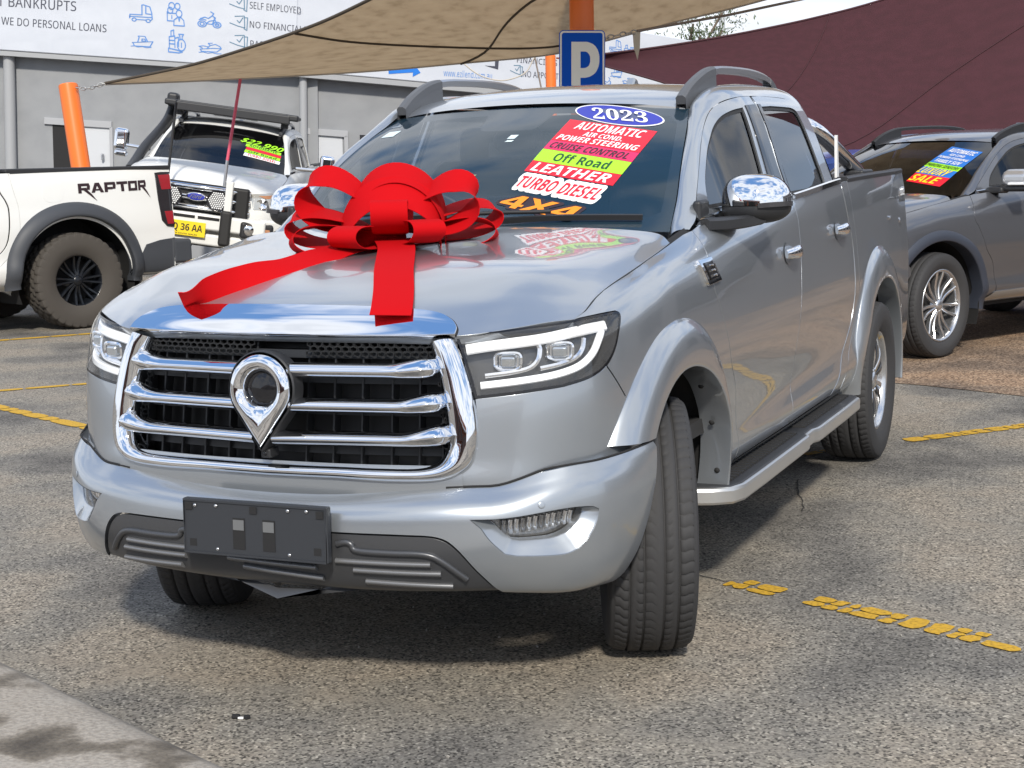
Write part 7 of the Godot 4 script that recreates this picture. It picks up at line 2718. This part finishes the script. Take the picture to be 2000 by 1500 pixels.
func building() -> void:
	var render := mat("wall_render", Color.WHITE, 0.85)
	render.albedo_texture = noise_tex(0.01, 512, [[0.0, lin(0.235, 0.245, 0.26)], [0.5, lin(0.265, 0.275, 0.29)], [1.0, lin(0.285, 0.295, 0.31)]], FastNoiseLite.TYPE_SIMPLEX, 5, 41)
	render.uv1_triplanar = true
	render.uv1_world_triplanar = true
	render.uv1_scale = Vector3.ONE * 0.4
	mat("pipe_grey", lin(0.33, 0.34, 0.355), 0.5)
	mat("door_white", lin(0.52, 0.54, 0.57), 0.5)
	mat("frame_grey", lin(0.36, 0.37, 0.39), 0.5)
	var board := mat("sign_white", Color.WHITE, 0.5)
	board.albedo_texture = noise_tex(0.004, 512, [[0.0, lin(0.49, 0.52, 0.58)], [1.0, lin(0.55, 0.58, 0.64)]], FastNoiseLite.TYPE_SIMPLEX, 4, 51)
	board.uv1_triplanar = true
	board.uv1_world_triplanar = true
	mat("sign_blue", lin(0.10, 0.24, 0.56), 0.5)
	mat("sign_bright_blue", lin(0.01, 0.17, 0.62), 0.5)
	mat("sign_dark", lin(0.045, 0.05, 0.075), 0.5)
	mat("sign_teal", lin(0.10, 0.20, 0.30), 0.5)
	var A := wall_frame(WALL_O, WALL_R, -0.25)
	var A1 := wall_frame(WALL_O, WALL_R, 0.0)
	var C2 := wall_frame(WALL2_O, WALL2_R, -0.25)
	var C1 := wall_frame(WALL2_O, WALL2_R, 0.0)
	var T := thing("building", "long grey rendered building with white fascia sign above its doors", "building")
	# walls, tilted as the lot falls away: in the wall's own (s, y)
	var wall := slab([Vector2(-16, -3), Vector2(-3.0, -3), Vector2(-2.8, 3.4), Vector2(-16, 4.6)], 0.3).moved(A)
	part("wall", wall, render, T)
	part("wall", slab([Vector2(0.08, -3), Vector2(12, -3), Vector2(12, 2.6), Vector2(0.2, 3.4)], 0.3).moved(C2), render, T)
	part("roof", slab([Vector2(-16, 4.6), Vector2(-2.9, 3.4), Vector2(-2.9, 3.3), Vector2(-16, 4.5)], 8.0).moved(A), M.pipe_grey, T)
	# doors and openings
	var d1 := part("door", slab([Vector2(-6.55, -0.2), Vector2(-6.10, -0.25), Vector2(-5.99, 2.17), Vector2(-6.41, 2.21)], 0.04, 0.005).moved(wall_frame(WALL_O, WALL_R, -0.245)), M.door_white, T)
	part("door_handle", rbox(A * Vector3(-6.12, 1.72, 0.05), Vector3(0.03, 0.10, 0.05), 0.01), M.satin, d1)
	part("doorway", slab([Vector2(-6.95, -0.2), Vector2(-6.56, -0.2), Vector2(-6.42, 2.21), Vector2(-6.86, 2.25)], 0.02).moved(wall_frame(WALL_O, WALL_R, -0.246)), M.dark, T)
	var fr := slab([Vector2(-6.98, 2.235), Vector2(-5.96, 2.145), Vector2(-5.955, 2.245), Vector2(-6.97, 2.335)], 0.08, 0.005)
	fr.join(slab([Vector2(-6.10, -0.3), Vector2(-6.05, -0.3), Vector2(-5.945, 2.16), Vector2(-5.995, 2.165)], 0.08, 0.005))
	part("door_frame", fr.moved(wall_frame(WALL_O, WALL_R, -0.21)), M.frame_grey, T)
	part("window", slab([Vector2(-5.24, 1.2), Vector2(-4.95, 1.2), Vector2(-4.89, 2.23), Vector2(-5.174, 2.25)], 0.03, 0.004).moved(wall_frame(WALL_O, WALL_R, -0.24)), M.black_gloss, T)
	var d2 := part("door", slab([Vector2(0.17, -0.3), Vector2(0.66, -0.35), Vector2(0.70, 1.93), Vector2(0.215, 1.98)], 0.04, 0.005).moved(wall_frame(WALL2_O, WALL2_R, -0.24)), M.door_white, T)
	var fr2 := slab([Vector2(0.10, 1.985), Vector2(0.78, 1.92), Vector2(0.78, 2.02), Vector2(0.10, 2.08)], 0.08, 0.005)
	fr2.join(slab([Vector2(0.70, -0.3), Vector2(0.765, -0.3), Vector2(0.78, 1.95), Vector2(0.715, 1.95)], 0.08, 0.005))
	part("door_frame", fr2.moved(wall_frame(WALL2_O, WALL2_R, -0.20)), M.frame_grey, T)
	part("window", slab([Vector2(0.95, 0.8), Vector2(1.5, 0.8), Vector2(1.52, 1.92), Vector2(0.97, 1.96)], 0.03, 0.004).moved(wall_frame(WALL2_O, WALL2_R, -0.235)), M.black_gloss, T)
	# downpipes
	for q in [[A, -7.42, 0.065, 3.33], [A, -3.02, 0.044, 2.93]]:
		var fr3: Transform3D = q[0]
		var p0: Vector3 = fr3 * Vector3(q[1] - 3.3 * q[2], -1.0, 0.09)
		var p1: Vector3 = fr3 * Vector3(q[1], q[3], 0.09)
		part("downpipe", tube([p0, p0.lerp(p1, 0.5), p1], 0.085 if q[1] < -5 else 0.06, 14), M.pipe_grey, T)
	part("pipe_bracket", slab([Vector2(-7.37, 3.25), Vector2(-7.18, 3.23), Vector2(-7.18, 3.30), Vector2(-7.37, 3.32)], 0.18, 0.01).moved(wall_frame(WALL_O, WALL_R, -0.05)), M.pipe_grey, T)
	# fascia boards carrying the sign
	var fas := part("fascia_sign", slab([Vector2(-12, 3.75), Vector2(-3.10, 2.925), Vector2(-2.95, 5.2), Vector2(-12, 6.0)], 0.26, 0.012).moved(A1), board, T, "white fascia sign offering personal loans")
	var fas2 := part("fascia_sign", slab([Vector2(0.02, 2.915), Vector2(9.0, 2.06), Vector2(9.0, 2.95), Vector2(4.0, 3.72), Vector2(0.02, 5.2)], 0.26, 0.012).moved(C1), board, T, "white fascia sign with web address and arrow")
	part("soffit_edge", slab([Vector2(-12, 3.66), Vector2(-3.10, 2.86), Vector2(-3.10, 2.92), Vector2(-12, 3.74)], 0.24).moved(wall_frame(WALL_O, WALL_R, -0.012)), M.pipe_grey, fas)
	part("soffit_edge", slab([Vector2(0.02, 2.83), Vector2(9.0, 1.98), Vector2(9.0, 2.05), Vector2(0.02, 2.91)], 0.24).moved(wall_frame(WALL2_O, WALL2_R, -0.012)), M.pipe_grey, fas2)
	var sg := font("Droid Sans", false)
	for q in [["FAST BANKRUPTS", Vector2(-7.78, 4.00), Vector2(1.45, -0.135), Vector2(0.012, 0.145), "sign_dark"], ["WE DO PERSONAL LOANS", Vector2(-7.455, 3.705), Vector2(1.555, -0.155), Vector2(0.01, 0.112), "sign_dark"],
			["SELF EMPLOYED", Vector2(-3.752, 3.845), Vector2(0.755, -0.098), Vector2(0.006, 0.098), "sign_dark"], ["NO FINANCIALS?", Vector2(-3.765, 3.565), Vector2(0.90, -0.11), Vector2(0.006, 0.098), "sign_dark"], ["PAST DEFAULTS", Vector2(-3.771, 3.284), Vector2(0.85, -0.10), Vector2(0.006, 0.098), "sign_dark"]]:
		part("lettering", letters(q[0], sg, on_wall(A1, q[1], q[2], q[3])), M[q[4]], fas)
	var icons := {
		"truck": [[[0, 0.2], [0.02, 0.42], [0.55, 0.42], [0.55, 0.98], [0.62, 1.0], [0.9, 0.9], [0.98, 0.55], [1.0, 0.2], [0.92, 0.12]], [[0.72, 0.93], [0.72, 0.5], [0.97, 0.48]], [[0.3, 0.14], [0.72, 0.14]], [[0, 0.3], [0.5, 0.3], [0.98, 0.3]], arc(0.2, 0.13, 0.09), arc(0.82, 0.1, 0.09)],
		"person": [arc(0.3, 0.88, 0.16, 0, 360, 12), arc(0.62, 0.88, 0.14, 0, 360, 12), [[0.05, 0.62], [0.05, 0.2], [0.4, 0.2]], [[0.05, 0.55], [0.5, 0.55]], arc(0.22, 0.68, 0.14), arc(0.70, 0.55, 0.16), [[0.4, 0.0], [0.42, 0.25], [0.62, 0.38], [0.8, 0.38], [0.95, 0.25], [0.98, 0.0], [0.4, 0.0]], [[0.66, 0.36], [0.7, 0.2], [0.74, 0.36]], [[0.3, 0.45], [0.3, 0.3]]],
		"bike": [arc(0.18, 0.22, 0.18), arc(0.18, 0.22, 0.09), arc(0.82, 0.2, 0.17), arc(0.82, 0.2, 0.08), [[0.1, 0.52], [0.3, 0.62], [0.45, 0.55], [0.62, 0.72], [0.75, 0.6], [0.68, 0.45], [0.5, 0.4], [0.35, 0.25], [0.62, 0.22], [0.7, 0.48]], [[0.62, 0.72], [0.68, 0.85], [0.55, 0.95]], [[0.7, 0.62], [0.82, 0.2]], [[0.05, 0.45], [0.2, 0.5], [0.35, 0.45]]],
		"boat": [[[0.05, 0.35], [0.98, 0.5], [0.85, 0.12], [0.15, 0.12], [0.08, 0.35]], [[0.3, 0.42], [0.36, 0.75], [0.32, 0.85], [0.62, 0.85], [0.74, 0.5]], [[0.5, 0.65], [0.62, 0.65], [0.66, 0.52], [0.48, 0.5], [0.5, 0.65]], [[0.0, 0.08], [0.15, 0.12], [0.3, 0.05], [0.5, 0.1], [0.7, 0.03], [0.9, 0.08]]],
		"money": [[[0.1, 0.2], [0.1, 0.65], [0.4, 0.7], [0.4, 0.2]], [[0.1, 0.5], [0.4, 0.5]], [[0.1, 0.35], [0.4, 0.35]], [[0.2, 0.68], [0.2, 0.9], [0.35, 0.95], [0.35, 0.7]], [[0.42, 0.6], [0.6, 0.65], [0.6, 0.25]], arc(0.75, 0.32, 0.22, 0, 360, 16, 0.25), [[0.68, 0.56], [0.68, 0.68], [0.62, 0.78], [0.88, 0.78], [0.8, 0.68], [0.8, 0.56]], [[0.05, 0.0], [0.05, 0.16], [0.5, 0.1], [0.8, 0.02], [0.6, -0.02], [0.05, 0.0]], [[0.75, 0.22], [0.75, 0.42]]],
		"jetski": [[[0.1, 0.2], [0.05, 0.3], [0.35, 0.35], [0.5, 0.6], [0.75, 0.7], [0.95, 0.55], [1.0, 0.4], [0.8, 0.15], [0.1, 0.15]], [[0.35, 0.35], [0.6, 0.4], [0.98, 0.42]], [[0.5, 0.6], [0.42, 0.75], [0.6, 0.78]], [[0.15, 0.38], [0.0, 0.5], [0.2, 0.55], [0.4, 0.5]], [[0.0, 0.06], [0.2, 0.1], [0.4, 0.03], [0.6, 0.09], [0.8, 0.02], [1.0, 0.04]]],
		"tick": [[[0.02, 0.52], [0.45, 0.35], [0.86, 0.25]], [[0.3, 0.95], [0.82, 1.0], [0.84, 0.27]], [[0.86, 0.9], [1.0, 0.9], [0.96, 0.1], [0.8, 0.2]], [[0.42, 0.7], [0.55, 0.55], [0.75, 0.9]]],
	}
	for q in [["truck", -5.545, 3.70, 0.335, 0.255], ["person", -5.0, 3.635, 0.27, 0.32], ["bike", -4.535, 3.59, 0.345, 0.25], ["boat", -5.545, 3.325, 0.33, 0.20], ["money", -5.005, 3.245, 0.275, 0.34], ["jetski", -4.54, 3.215, 0.33, 0.20], ["tick", -4.06, 3.80, 0.27, 0.23], ["tick", -4.07, 3.525, 0.27, 0.23], ["tick", -4.085, 3.245, 0.27, 0.23]]:
		part("icon", strokes(icons[q[0]], on_wall(A1, Vector2(q[1], q[2]), Vector2(q[3], -q[3] * 0.085), Vector2(0.012, q[4])), 0.055), M.sign_blue if q[0] != "tick" else M.sign_teal, fas)
	# second board: arrow, address, ticks
	part("arrow", slab([Vector2(1.40, 2.86), Vector2(1.78, 2.88), Vector2(1.775, 2.815), Vector2(1.90, 2.875), Vector2(1.79, 3.02), Vector2(1.78, 2.95), Vector2(1.40, 2.98)], 0.006, 0.0).moved(wall_frame(WALL2_O, WALL2_R, 0.006)), M.sign_bright_blue, fas2)
	part("lettering", letters("www.ezilend.com.au", sg, on_wall(C1, Vector2(2.262, 2.82), Vector2(0.775, -0.055), Vector2(0.004, 0.105))), M.sign_blue, fas2)
	part("lettering", letters("NO APPOINTMENT", sg, on_wall(C1, Vector2(3.54, 2.80), Vector2(0.86, -0.07), Vector2(0.004, 0.092))), M.sign_dark, fas2)
	part("lettering", letters("FINANCIALS", sg, on_wall(C1, Vector2(3.45, 3.02), Vector2(0.66, -0.06), Vector2(0.004, 0.09))), M.sign_dark, fas2)
	part("icon", strokes(icons["tick"], on_wall(C1, Vector2(3.33, 2.80), Vector2(0.20, -0.02), Vector2(0.01, 0.19)), 0.06), M.sign_teal, fas2)
	part("tick_mark", slab([Vector2(2.93, 2.975), Vector2(3.14, 2.915), Vector2(3.16, 3.10), Vector2(3.10, 3.10), Vector2(3.09, 2.965)], 0.006, 0.0).moved(wall_frame(WALL2_O, WALL2_R, 0.006)), M.sign_dark, fas2)
	for q in [["truck", 4.99, 3.17], ["money", 5.22, 3.10], ["boat", 5.0, 2.78], ["jetski", 5.2, 2.62], ["bike", 4.85, 2.60]]:
		part("icon", strokes(icons[q[0]], on_wall(C1, Vector2(q[1], q[2]), Vector2(0.20, -0.02), Vector2(0.01, 0.2)), 0.055), M.sign_blue, fas2)

func cloth_sheet(lower: Array, upper: Array, sag: Vector3, nu := 48, nv := 24) -> Callable:
	return func(s: float, t: float) -> Vector3:
		var a: Vector3 = crv(lower, s)
		var c: Vector3 = crv(upper, s)
		var w := sin(PI * clampf(t, 0, 1))
		return a.lerp(c, t) + sag * w * minf(s, 1.0)

func tan_sail() -> void:
	var cloth := mat("tan_cloth", Color.WHITE, 0.9)
	cloth.albedo_texture = noise_tex(0.012, 1024, [[0.0, lin(0.30, 0.24, 0.17)], [0.40, lin(0.41, 0.335, 0.25)], [1.0, lin(0.47, 0.39, 0.295)]], FastNoiseLite.TYPE_SIMPLEX, 5, 61)
	cloth.uv1_scale = Vector3(2.0, 0.7, 1)
	cloth.backlight_enabled = true
	cloth.backlight = lin(1.0, 0.88, 0.70)
	cloth.normal_enabled = true
	cloth.normal_texture = noise_tex(0.02, 512, [], FastNoiseLite.TYPE_SIMPLEX, 4, 62, true, 1.2)
	var lower := [Vector3(-8.66, 2.44, -9.85), Vector3(-7.72, 2.46, -10.37), Vector3(-6.18, 2.51, -11.05), Vector3(-5.1, 2.57, -11.41), Vector3(-4.11, 2.63, -11.63), Vector3(-3.54, 2.74, -11.68), Vector3(-2.77, 2.88, -11.59), Vector3(-1.79, 3.02, -11.38), Vector3(-0.17, 3.35, -11.25)]
	var upper := [Vector3(-8.66, 2.45, -9.85), Vector3(-7.93, 2.52, -9.74), Vector3(-7.09, 2.59, -9.45), Vector3(-5.62, 2.76, -8.8), Vector3(-4.72, 2.9, -8.33), Vector3(-3.52, 3.12, -7.56), Vector3(-2.05, 3.48, -6.71), Vector3(-0.43, 4.01, -5.73), Vector3(1.08, 4.75, -4.85)]
	var f := cloth_sheet(lower, upper, Vector3(0, -0.0, 0))
	var T := thing("shade_sail", "tan fabric shade sail stretched overhead from the left orange post", "shade sail")
	var b := sheet(f, 0, 8, 0, 1, 80, 30)
	part("cloth", b, cloth, T)
	mat("seam_dark", lin(0.07, 0.055, 0.04), 0.9)
	mat("hem_pale", lin(0.50, 0.46, 0.40), 0.8)
	for sm in [[Vector2(3.0, 1.0), Vector2(3.05, 0.72), Vector2(3.3, 0.48), Vector2(3.75, 0.25), Vector2(4.2, 0.12), Vector2(4.8, 0.07)], [Vector2(5.35, 0.55), Vector2(5.0, 0.53), Vector2(4.1, 0.36), Vector2(3.0, 0.0)]]:
		var pth := []
		for q in smooth2(sm, 6):
			pth.append(f.call(q.x, q.y) + Vector3(0, -0.012, 0.004))
		part("seam", tube(pth, 0.012, 6), M.seam_dark, T)
	for e in [0.0, 1.0]:
		var pth := []
		for i in 49:
			pth.append(f.call(8.0 * i / 48.0, e))
		part("hem", tube(pth, 0.016, 6), M.seam_dark if e > 0.5 else M.hem_pale, T)
	chain([Vector3(-9.02, 2.415, -9.815), Vector3(-8.872, 2.400, -9.809), Vector3(-8.739, 2.425, -9.82), Vector3(-8.66, 2.445, -9.85)], "short steel chain between the left orange post and the tan sail")

func chain(pts: Array, label: String) -> void:
	var C := thing("chain", label, "chain")
	var p := smooth2(pts, 8)
	var L := 0.0
	for i in p.size() - 1:
		L += p[i].distance_to(p[i + 1])
	var n := int(L / 0.05)
	for i in n:
		var t := (i + 0.5) / n * (p.size() - 1)
		var at: Vector3 = crv(p, t)
		var d: Vector3 = ((crv(p, minf(t + 0.2, p.size() - 1)) as Vector3) - (crv(p, maxf(t - 0.2, 0)) as Vector3)).normalized()
		var side := d.cross(Vector3.UP).normalized()
		if i % 2:
			side = side.cross(d).normalized()
		var lp := []
		for k in 12:
			var a := TAU * k / 12.0
			lp.append(at + d * cos(a) * 0.036 + side * sin(a) * 0.019)
		part("link", tube(lp, 0.0065, 6, true), M.galv, C)

func maroon_sail() -> void:
	var cloth := mat("maroon_cloth", Color.WHITE, 0.85)
	cloth.albedo_texture = noise_tex(0.01, 512, [[0.0, lin(0.040, 0.008, 0.013)], [0.5, lin(0.046, 0.009, 0.015)], [1.0, lin(0.053, 0.011, 0.018)]], FastNoiseLite.TYPE_SIMPLEX, 4, 71)
	cloth.normal_enabled = true
	cloth.normal_texture = noise_tex(0.15, 512, [], FastNoiseLite.TYPE_SIMPLEX, 2, 72, true, 0.8)
	cloth.uv1_scale = Vector3(6, 3, 1)
	cloth.backlight_enabled = true
	cloth.backlight = lin(0.05, 0.008, 0.012)
	var top := [Vector3(-4.63, 2.71, -13.62), Vector3(-4.28, 2.75, -13.78), Vector3(-3.74, 2.83, -14.24), Vector3(-3.14, 2.93, -14.63), Vector3(-2.59, 3.04, -14.99), Vector3(-2.04, 3.17, -15.36), Vector3(-1.37, 3.36, -15.79), Vector3(-0.06, 3.82, -16.65), Vector3(1.97, 4.66, -17.88), Vector3(3.2, 5.1, -18.4)]
	var low := [Vector3(-4.63, 2.7, -13.62), Vector3(-4.28, 2.6, -13.75), Vector3(-3.69, 2.41, -13.98), Vector3(-3.03, 2.16, -14.23), Vector3(-2.34, 1.87, -14.48), Vector3(-1.65, 1.56, -14.73), Vector3(-0.73, 1.25, -15.07), Vector3(0.41, 1.05, -15.49), Vector3(2.13, 0.95, -16.0), Vector3(3.2, 1.5, -16.4)]
	var f := cloth_sheet(low, top, Vector3(0.02, 0, -0.10))
	var T := thing("shade_sail", "maroon fabric shade sail hanging steeply behind the silver pickup and grey SUV", "shade sail")
	var b := sheet(f, 0, 9, 0, 1, 70, 24, true)
	part("cloth", b, cloth, T)
	mat("maroon_hem", lin(0.05, 0.015, 0.02), 0.8)
	for e in [0.0, 1.0]:
		var pth := []
		for i in 49:
			pth.append(f.call(9.0 * i / 48.0, e))
		part("hem", tube(pth, 0.014, 6), M.maroon_hem, T)
	for sm in [[Vector2(7.8, 0.86), Vector2(6.3, 0.48), Vector2(5.0, 0.0)], [Vector2(5.2, 1.0), Vector2(4.4, 0.5), Vector2(3.6, 0.0)]]:
		var pth := []
		for q in smooth2(sm, 6):
			pth.append(f.call(q.x, q.y) + Vector3(0.002, 0, 0.010))
		part("seam", tube(pth, 0.006, 5), M.maroon_hem, T)

func posts() -> void:
	mat("orange_paint", lin(0.80, 0.17, 0.022), 0.38)
	mat("rust", lin(0.22, 0.06, 0.03), 0.7)
	mat("rope", lin(0.22, 0.18, 0.15), 0.8)
	mat("sign_reflective", lin(0.006, 0.085, 0.50), 0.6).metallic_specular = 0.2
	mat("sign_cream", lin(0.78, 0.77, 0.70), 0.4)
	for q in [[Vector3(-9.163, 2.458, -9.857), Vector3(-8.74, 0.0, -9.675), 0.105, "leaning orange steel post at left holding the tan sail's chain", 1], [Vector3(-2.995, 5.2, -9.60), Vector3(-2.97, 0.0, -9.47), 0.114, "tall orange steel post behind the blue parking sign", 0], [Vector3(-6.023, 2.948, -16.354), Vector3(-5.96, 0.0, -16.2), 0.074, "thin orange post in front of the fascia, left of the parking sign", 1]]:
		var d: Vector3 = q[0] - q[1]
		var p := thing("orange_post", q[3], "post", "orange posts holding the shade sails")
		p.position = q[1]
		var tb := lathe([Vector2(q[2], 0), Vector2(q[2], d.length() - 0.012), Vector2(q[2] - 0.008, d.length())], 28, false).moved(Transform3D(Basis(Quaternion(Vector3.UP, d.normalized())), Vector3.ZERO))
		part("tube", tb, M.orange_paint, p)
		var cp := lathe([Vector2(0.0005, d.length() + 0.002), Vector2(q[2] - 0.008, d.length())], 28, false).moved(Transform3D(Basis(Quaternion(Vector3.UP, d.normalized())), Vector3.ZERO))
		part("end_cap", cp, M.orange_paint, p)
		part("base_plate", rbox(Vector3(0, 0.008, 0), Vector3(0.4, 0.016, 0.4), 0.004), M.orange_paint, p)
		if q[4]:
			part("lug", tube([d * 0.985 + Vector3(0.09, 0, 0.0), d * 0.985 + Vector3(0.15, -0.005, 0.0)], 0.012, 8), M.rust, p)
	# parking sign
	var s := thing("parking_sign", "blue square parking sign with white letter P in front of the orange post", "sign")
	var o := Vector3(-3.066, 2.062, -9.135)
	var x := Vector3(-2.68, 2.051, -9.301) - o
	var y := Vector3(-3.128, 2.664, -9.20) - o
	var w := x.length()
	var h := 0.72
	var bs := Basis(x.normalized(), y.normalized(), x.cross(y).normalized()).orthonormalized()
	var tr := Transform3D(bs, o)
	s.position = Vector3.ZERO
	var rr := func(x0: float, y0: float, x1: float, y1: float, r: float) -> Array:
		var pl := []
		for q in [[x1 - r, y0 + r, -90], [x1 - r, y1 - r, 0], [x0 + r, y1 - r, 90], [x0 + r, y0 + r, 180]]:
			for k in 6:
				var a := deg_to_rad(q[2] + 18.0 * k)
				pl.append(Vector2(q[0] + cos(a) * r, q[1] + sin(a) * r))
		return pl
	var lo := -0.10
	part("plate", slab(rr.call(0, lo, w, 0.612, 0.04), 0.004, 0.001).moved(tr), M.sign_reflective, s)
	part("border", slab(rr.call(0.008, lo + 0.008, w - 0.008, 0.604, 0.034), 0.0008).moved(tr.translated_local(Vector3(0, 0, 0.001))), M.sign_cream, s)
	part("field", slab(rr.call(0.024, lo + 0.024, w - 0.024, 0.588, 0.022), 0.0008).moved(tr.translated_local(Vector3(0, 0, 0.002))), M.sign_reflective, s)
	part("lettering", letters("P", font("Droid Sans", true), plane_at(tr * Vector3(0.112, -0.02, 0.002), bs.x * 0.255, bs.y * 0.525, 0.001)), M.sign_cream, s)
	for yy in [0.1, 0.5]:
		part("bracket", rbox(tr * Vector3(w * 0.5, yy, -0.08), Vector3(0.06, 0.04, 0.16), 0.008, bs), M.galv, s)
	# chain, shackle and rope to the right, with a pale cloth tag hanging from the shackle
	chain([Vector3(-2.80, 2.58, -9.47), Vector3(-2.732, 2.595, -9.50), Vector3(-2.624, 2.632, -9.634), Vector3(-2.535, 2.66, -9.787)], "galvanised chain beside the blue parking sign")
	var rp := thing("rope", "taut rope running up to the right from the shackle by the parking sign", "rope")
	part("rope", tube([Vector3(-2.535, 2.665, -9.787), Vector3(-2.349, 2.722, -10.097), Vector3(-1.93, 2.843, -10.737), Vector3(-1.413, 3.021, -11.539), Vector3(-0.6, 3.27, -12.4)], 0.013, 8), M.rope, rp)
	var tg := thing("cloth_tag", "pale pointed strip of cloth hanging from the shackle", "cloth strip")
	var tb := Buf.new()
	tb = slab([Vector2(-0.036, 0.0), Vector2(0.036, 0.0), Vector2(0.030, -0.14), Vector2(0.006, -0.255), Vector2(-0.026, -0.15)], 0.012, 0.003)
	tg.position = Vector3(-2.53, 2.655, -9.775)
	part("strip", tb.moved(Transform3D(Basis(Vector3.UP, 0.4), Vector3.ZERO)), mat("old_cloth", lin(0.55, 0.50, 0.40), 0.85), tg)
	# slack wires by the fascia
	var wr := thing("cable", "slack white cable looping below the tan sail in front of the fascia", "cable")
	part("wire", tube(smooth2([Vector3(-5.849, 2.68, -13.084), Vector3(-5.72, 2.57, -13.12), Vector3(-5.589, 2.499, -13.171), Vector3(-5.39, 2.463, -13.252), Vector3(-5.166, 2.543, -13.361), Vector3(-5.069, 2.72, -13.429)], 6), 0.009, 6), M.hem_pale, wr)
	part("wire", tube([Vector3(-5.062, 2.74, -13.436), Vector3(-4.951, 2.2, -13.427)], 0.010, 6), M.rope, wr)

func far_things() -> void:
	var lp := thing("light_pole", "tall pale light pole rising beyond the maroon sail", "pole")
	lp.position = Vector3(-14.4, 0, -55.0)
	part("shaft", lathe([Vector2(0.16, 0), Vector2(0.11, 8.2)], 14, true), mat("pole_grey", lin(0.42, 0.44, 0.46), 0.5), lp)
	mat("bark", lin(0.14, 0.11, 0.085), 0.9)
	var leaf := mat("leaf", Color.WHITE, 0.6)
	leaf.vertex_color_use_as_albedo = true
	leaf.backlight_enabled = true
	leaf.backlight = lin(0.12, 0.16, 0.06)
	tree(Vector3(-14.6, 0, -50.0), 7.4, 21)

func tree(at: Vector3, h: float, sd: int) -> void:
	var T := thing("tree", "sparse eucalyptus tree showing over the maroon sail", "tree")
	T.position = at
	rng.seed = sd
	var wood := Buf.new()
	var tips := []
	wood.join(tube(smooth2([Vector3(0, 0, 0), Vector3(0.1, h * 0.3, 0.05), Vector3(-0.05, h * 0.6, 0.0)], 5), 0.14, 8))
	for i in 9:
		var a := TAU * i / 9.0 + rng.randf()
		var s := Vector3(-0.02, h * rng.randf_range(0.42, 0.6), 0)
		var e := s + Vector3(cos(a) * rng.randf_range(0.8, 2.2), h * rng.randf_range(0.12, 0.36), sin(a) * rng.randf_range(0.6, 1.6))
		var m := s.lerp(e, 0.5) + Vector3(0, -0.15, 0)
		wood.join(tube(smooth2([s, m, e], 4), 0.045, 6, false, []))
		for k in 6:
			tips.append(m.lerp(e, rng.randf_range(0.1, 1.15)) + Vector3(rng.randfn() * 0.25, rng.randfn() * 0.2, rng.randfn() * 0.25))
	part("trunk", wood, M.bark, T)
	var mm := MultiMesh.new()
	mm.transform_format = MultiMesh.TRANSFORM_3D
	mm.use_colors = true
	var lf := Buf.new()
	lf.flat([Vector3(0, 0, 0), Vector3(0.02, 0.05, 0.004), Vector3(0, 0.13, 0), Vector3(-0.02, 0.05, 0.004)], Vector3(0, 0, 1))
	mm.mesh = lf.mesh()
	var n := tips.size() * 60
	mm.instance_count = n
	for i in n:
		var c: Vector3 = tips[i % tips.size()]
		var p := c + Vector3(rng.randfn() * 0.22, rng.randfn() * 0.16, rng.randfn() * 0.22)
		var q := Basis(Vector3(rng.randfn(), rng.randfn(), rng.randfn()).normalized(), rng.randf() * TAU) * rng.randf_range(0.8, 1.5)
		mm.set_instance_transform(i, Transform3D(q, p))
		var g := rng.randf_range(0.7, 1.25)
		mm.set_instance_color(i, Color(0.075 * g, 0.105 * g, 0.045 * g))
	var o := MultiMeshInstance3D.new()
	o.name = "crown"
	o.multimesh = mm
	o.material_override = M.leaf
	o.set_meta("kind", "stuff")
	T.add_child(o, true)


# buildings added beyond the frame, unseen, to reflect in the paint, glass and chrome
func off_frame() -> void:
	var tan := mat("tan_render", lin(0.30, 0.285, 0.265), 0.85)
	var T := thing("building", "unseen low tan building added at right for reflections", "building")
	T.transform = Transform3D(Basis(Vector3.UP, -1.02), Vector3(9.0, 0, -14.0))
	part("wall", box(Vector3(0, 1.7, -0.15), Vector3(26, 3.4, 0.3)), tan, T)
	part("fascia", box(Vector3(0, 3.55, 0.1), Vector3(26.4, 0.5, 0.7)), M.pipe_grey, T)
	for i in 5:
		var w := part("window", box(Vector3(-9.0 + i * 4.4, 1.6, 0.02), Vector3(2.2, 1.5, 0.06)), M.black_gloss, T)
		part("frame", box(Vector3(-9.0 + i * 4.4, 0.82, 0.05), Vector3(2.4, 0.06, 0.10)), M.frame_grey, w)
	var brick := mat("brick_red", lin(0.24, 0.085, 0.05), 0.85)
	var B2 := thing("building", "unseen red brick shops added behind the camera for reflections", "building")
	B2.transform = Transform3D(Basis(Vector3.UP, PI), Vector3(2, 0, 26))
	part("wall", box(Vector3(0, 1.9, -0.2), Vector3(36, 3.8, 0.4)), brick, B2)
	part("awning", box(Vector3(0, 2.9, 0.9), Vector3(36, 0.18, 2.0)), M.white_paint, B2)
	for i in 7:
		part("shop_window", box(Vector3(-14.4 + i * 4.8, 1.35, 0.03), Vector3(3.4, 2.1, 0.06)), M.black_gloss, B2)
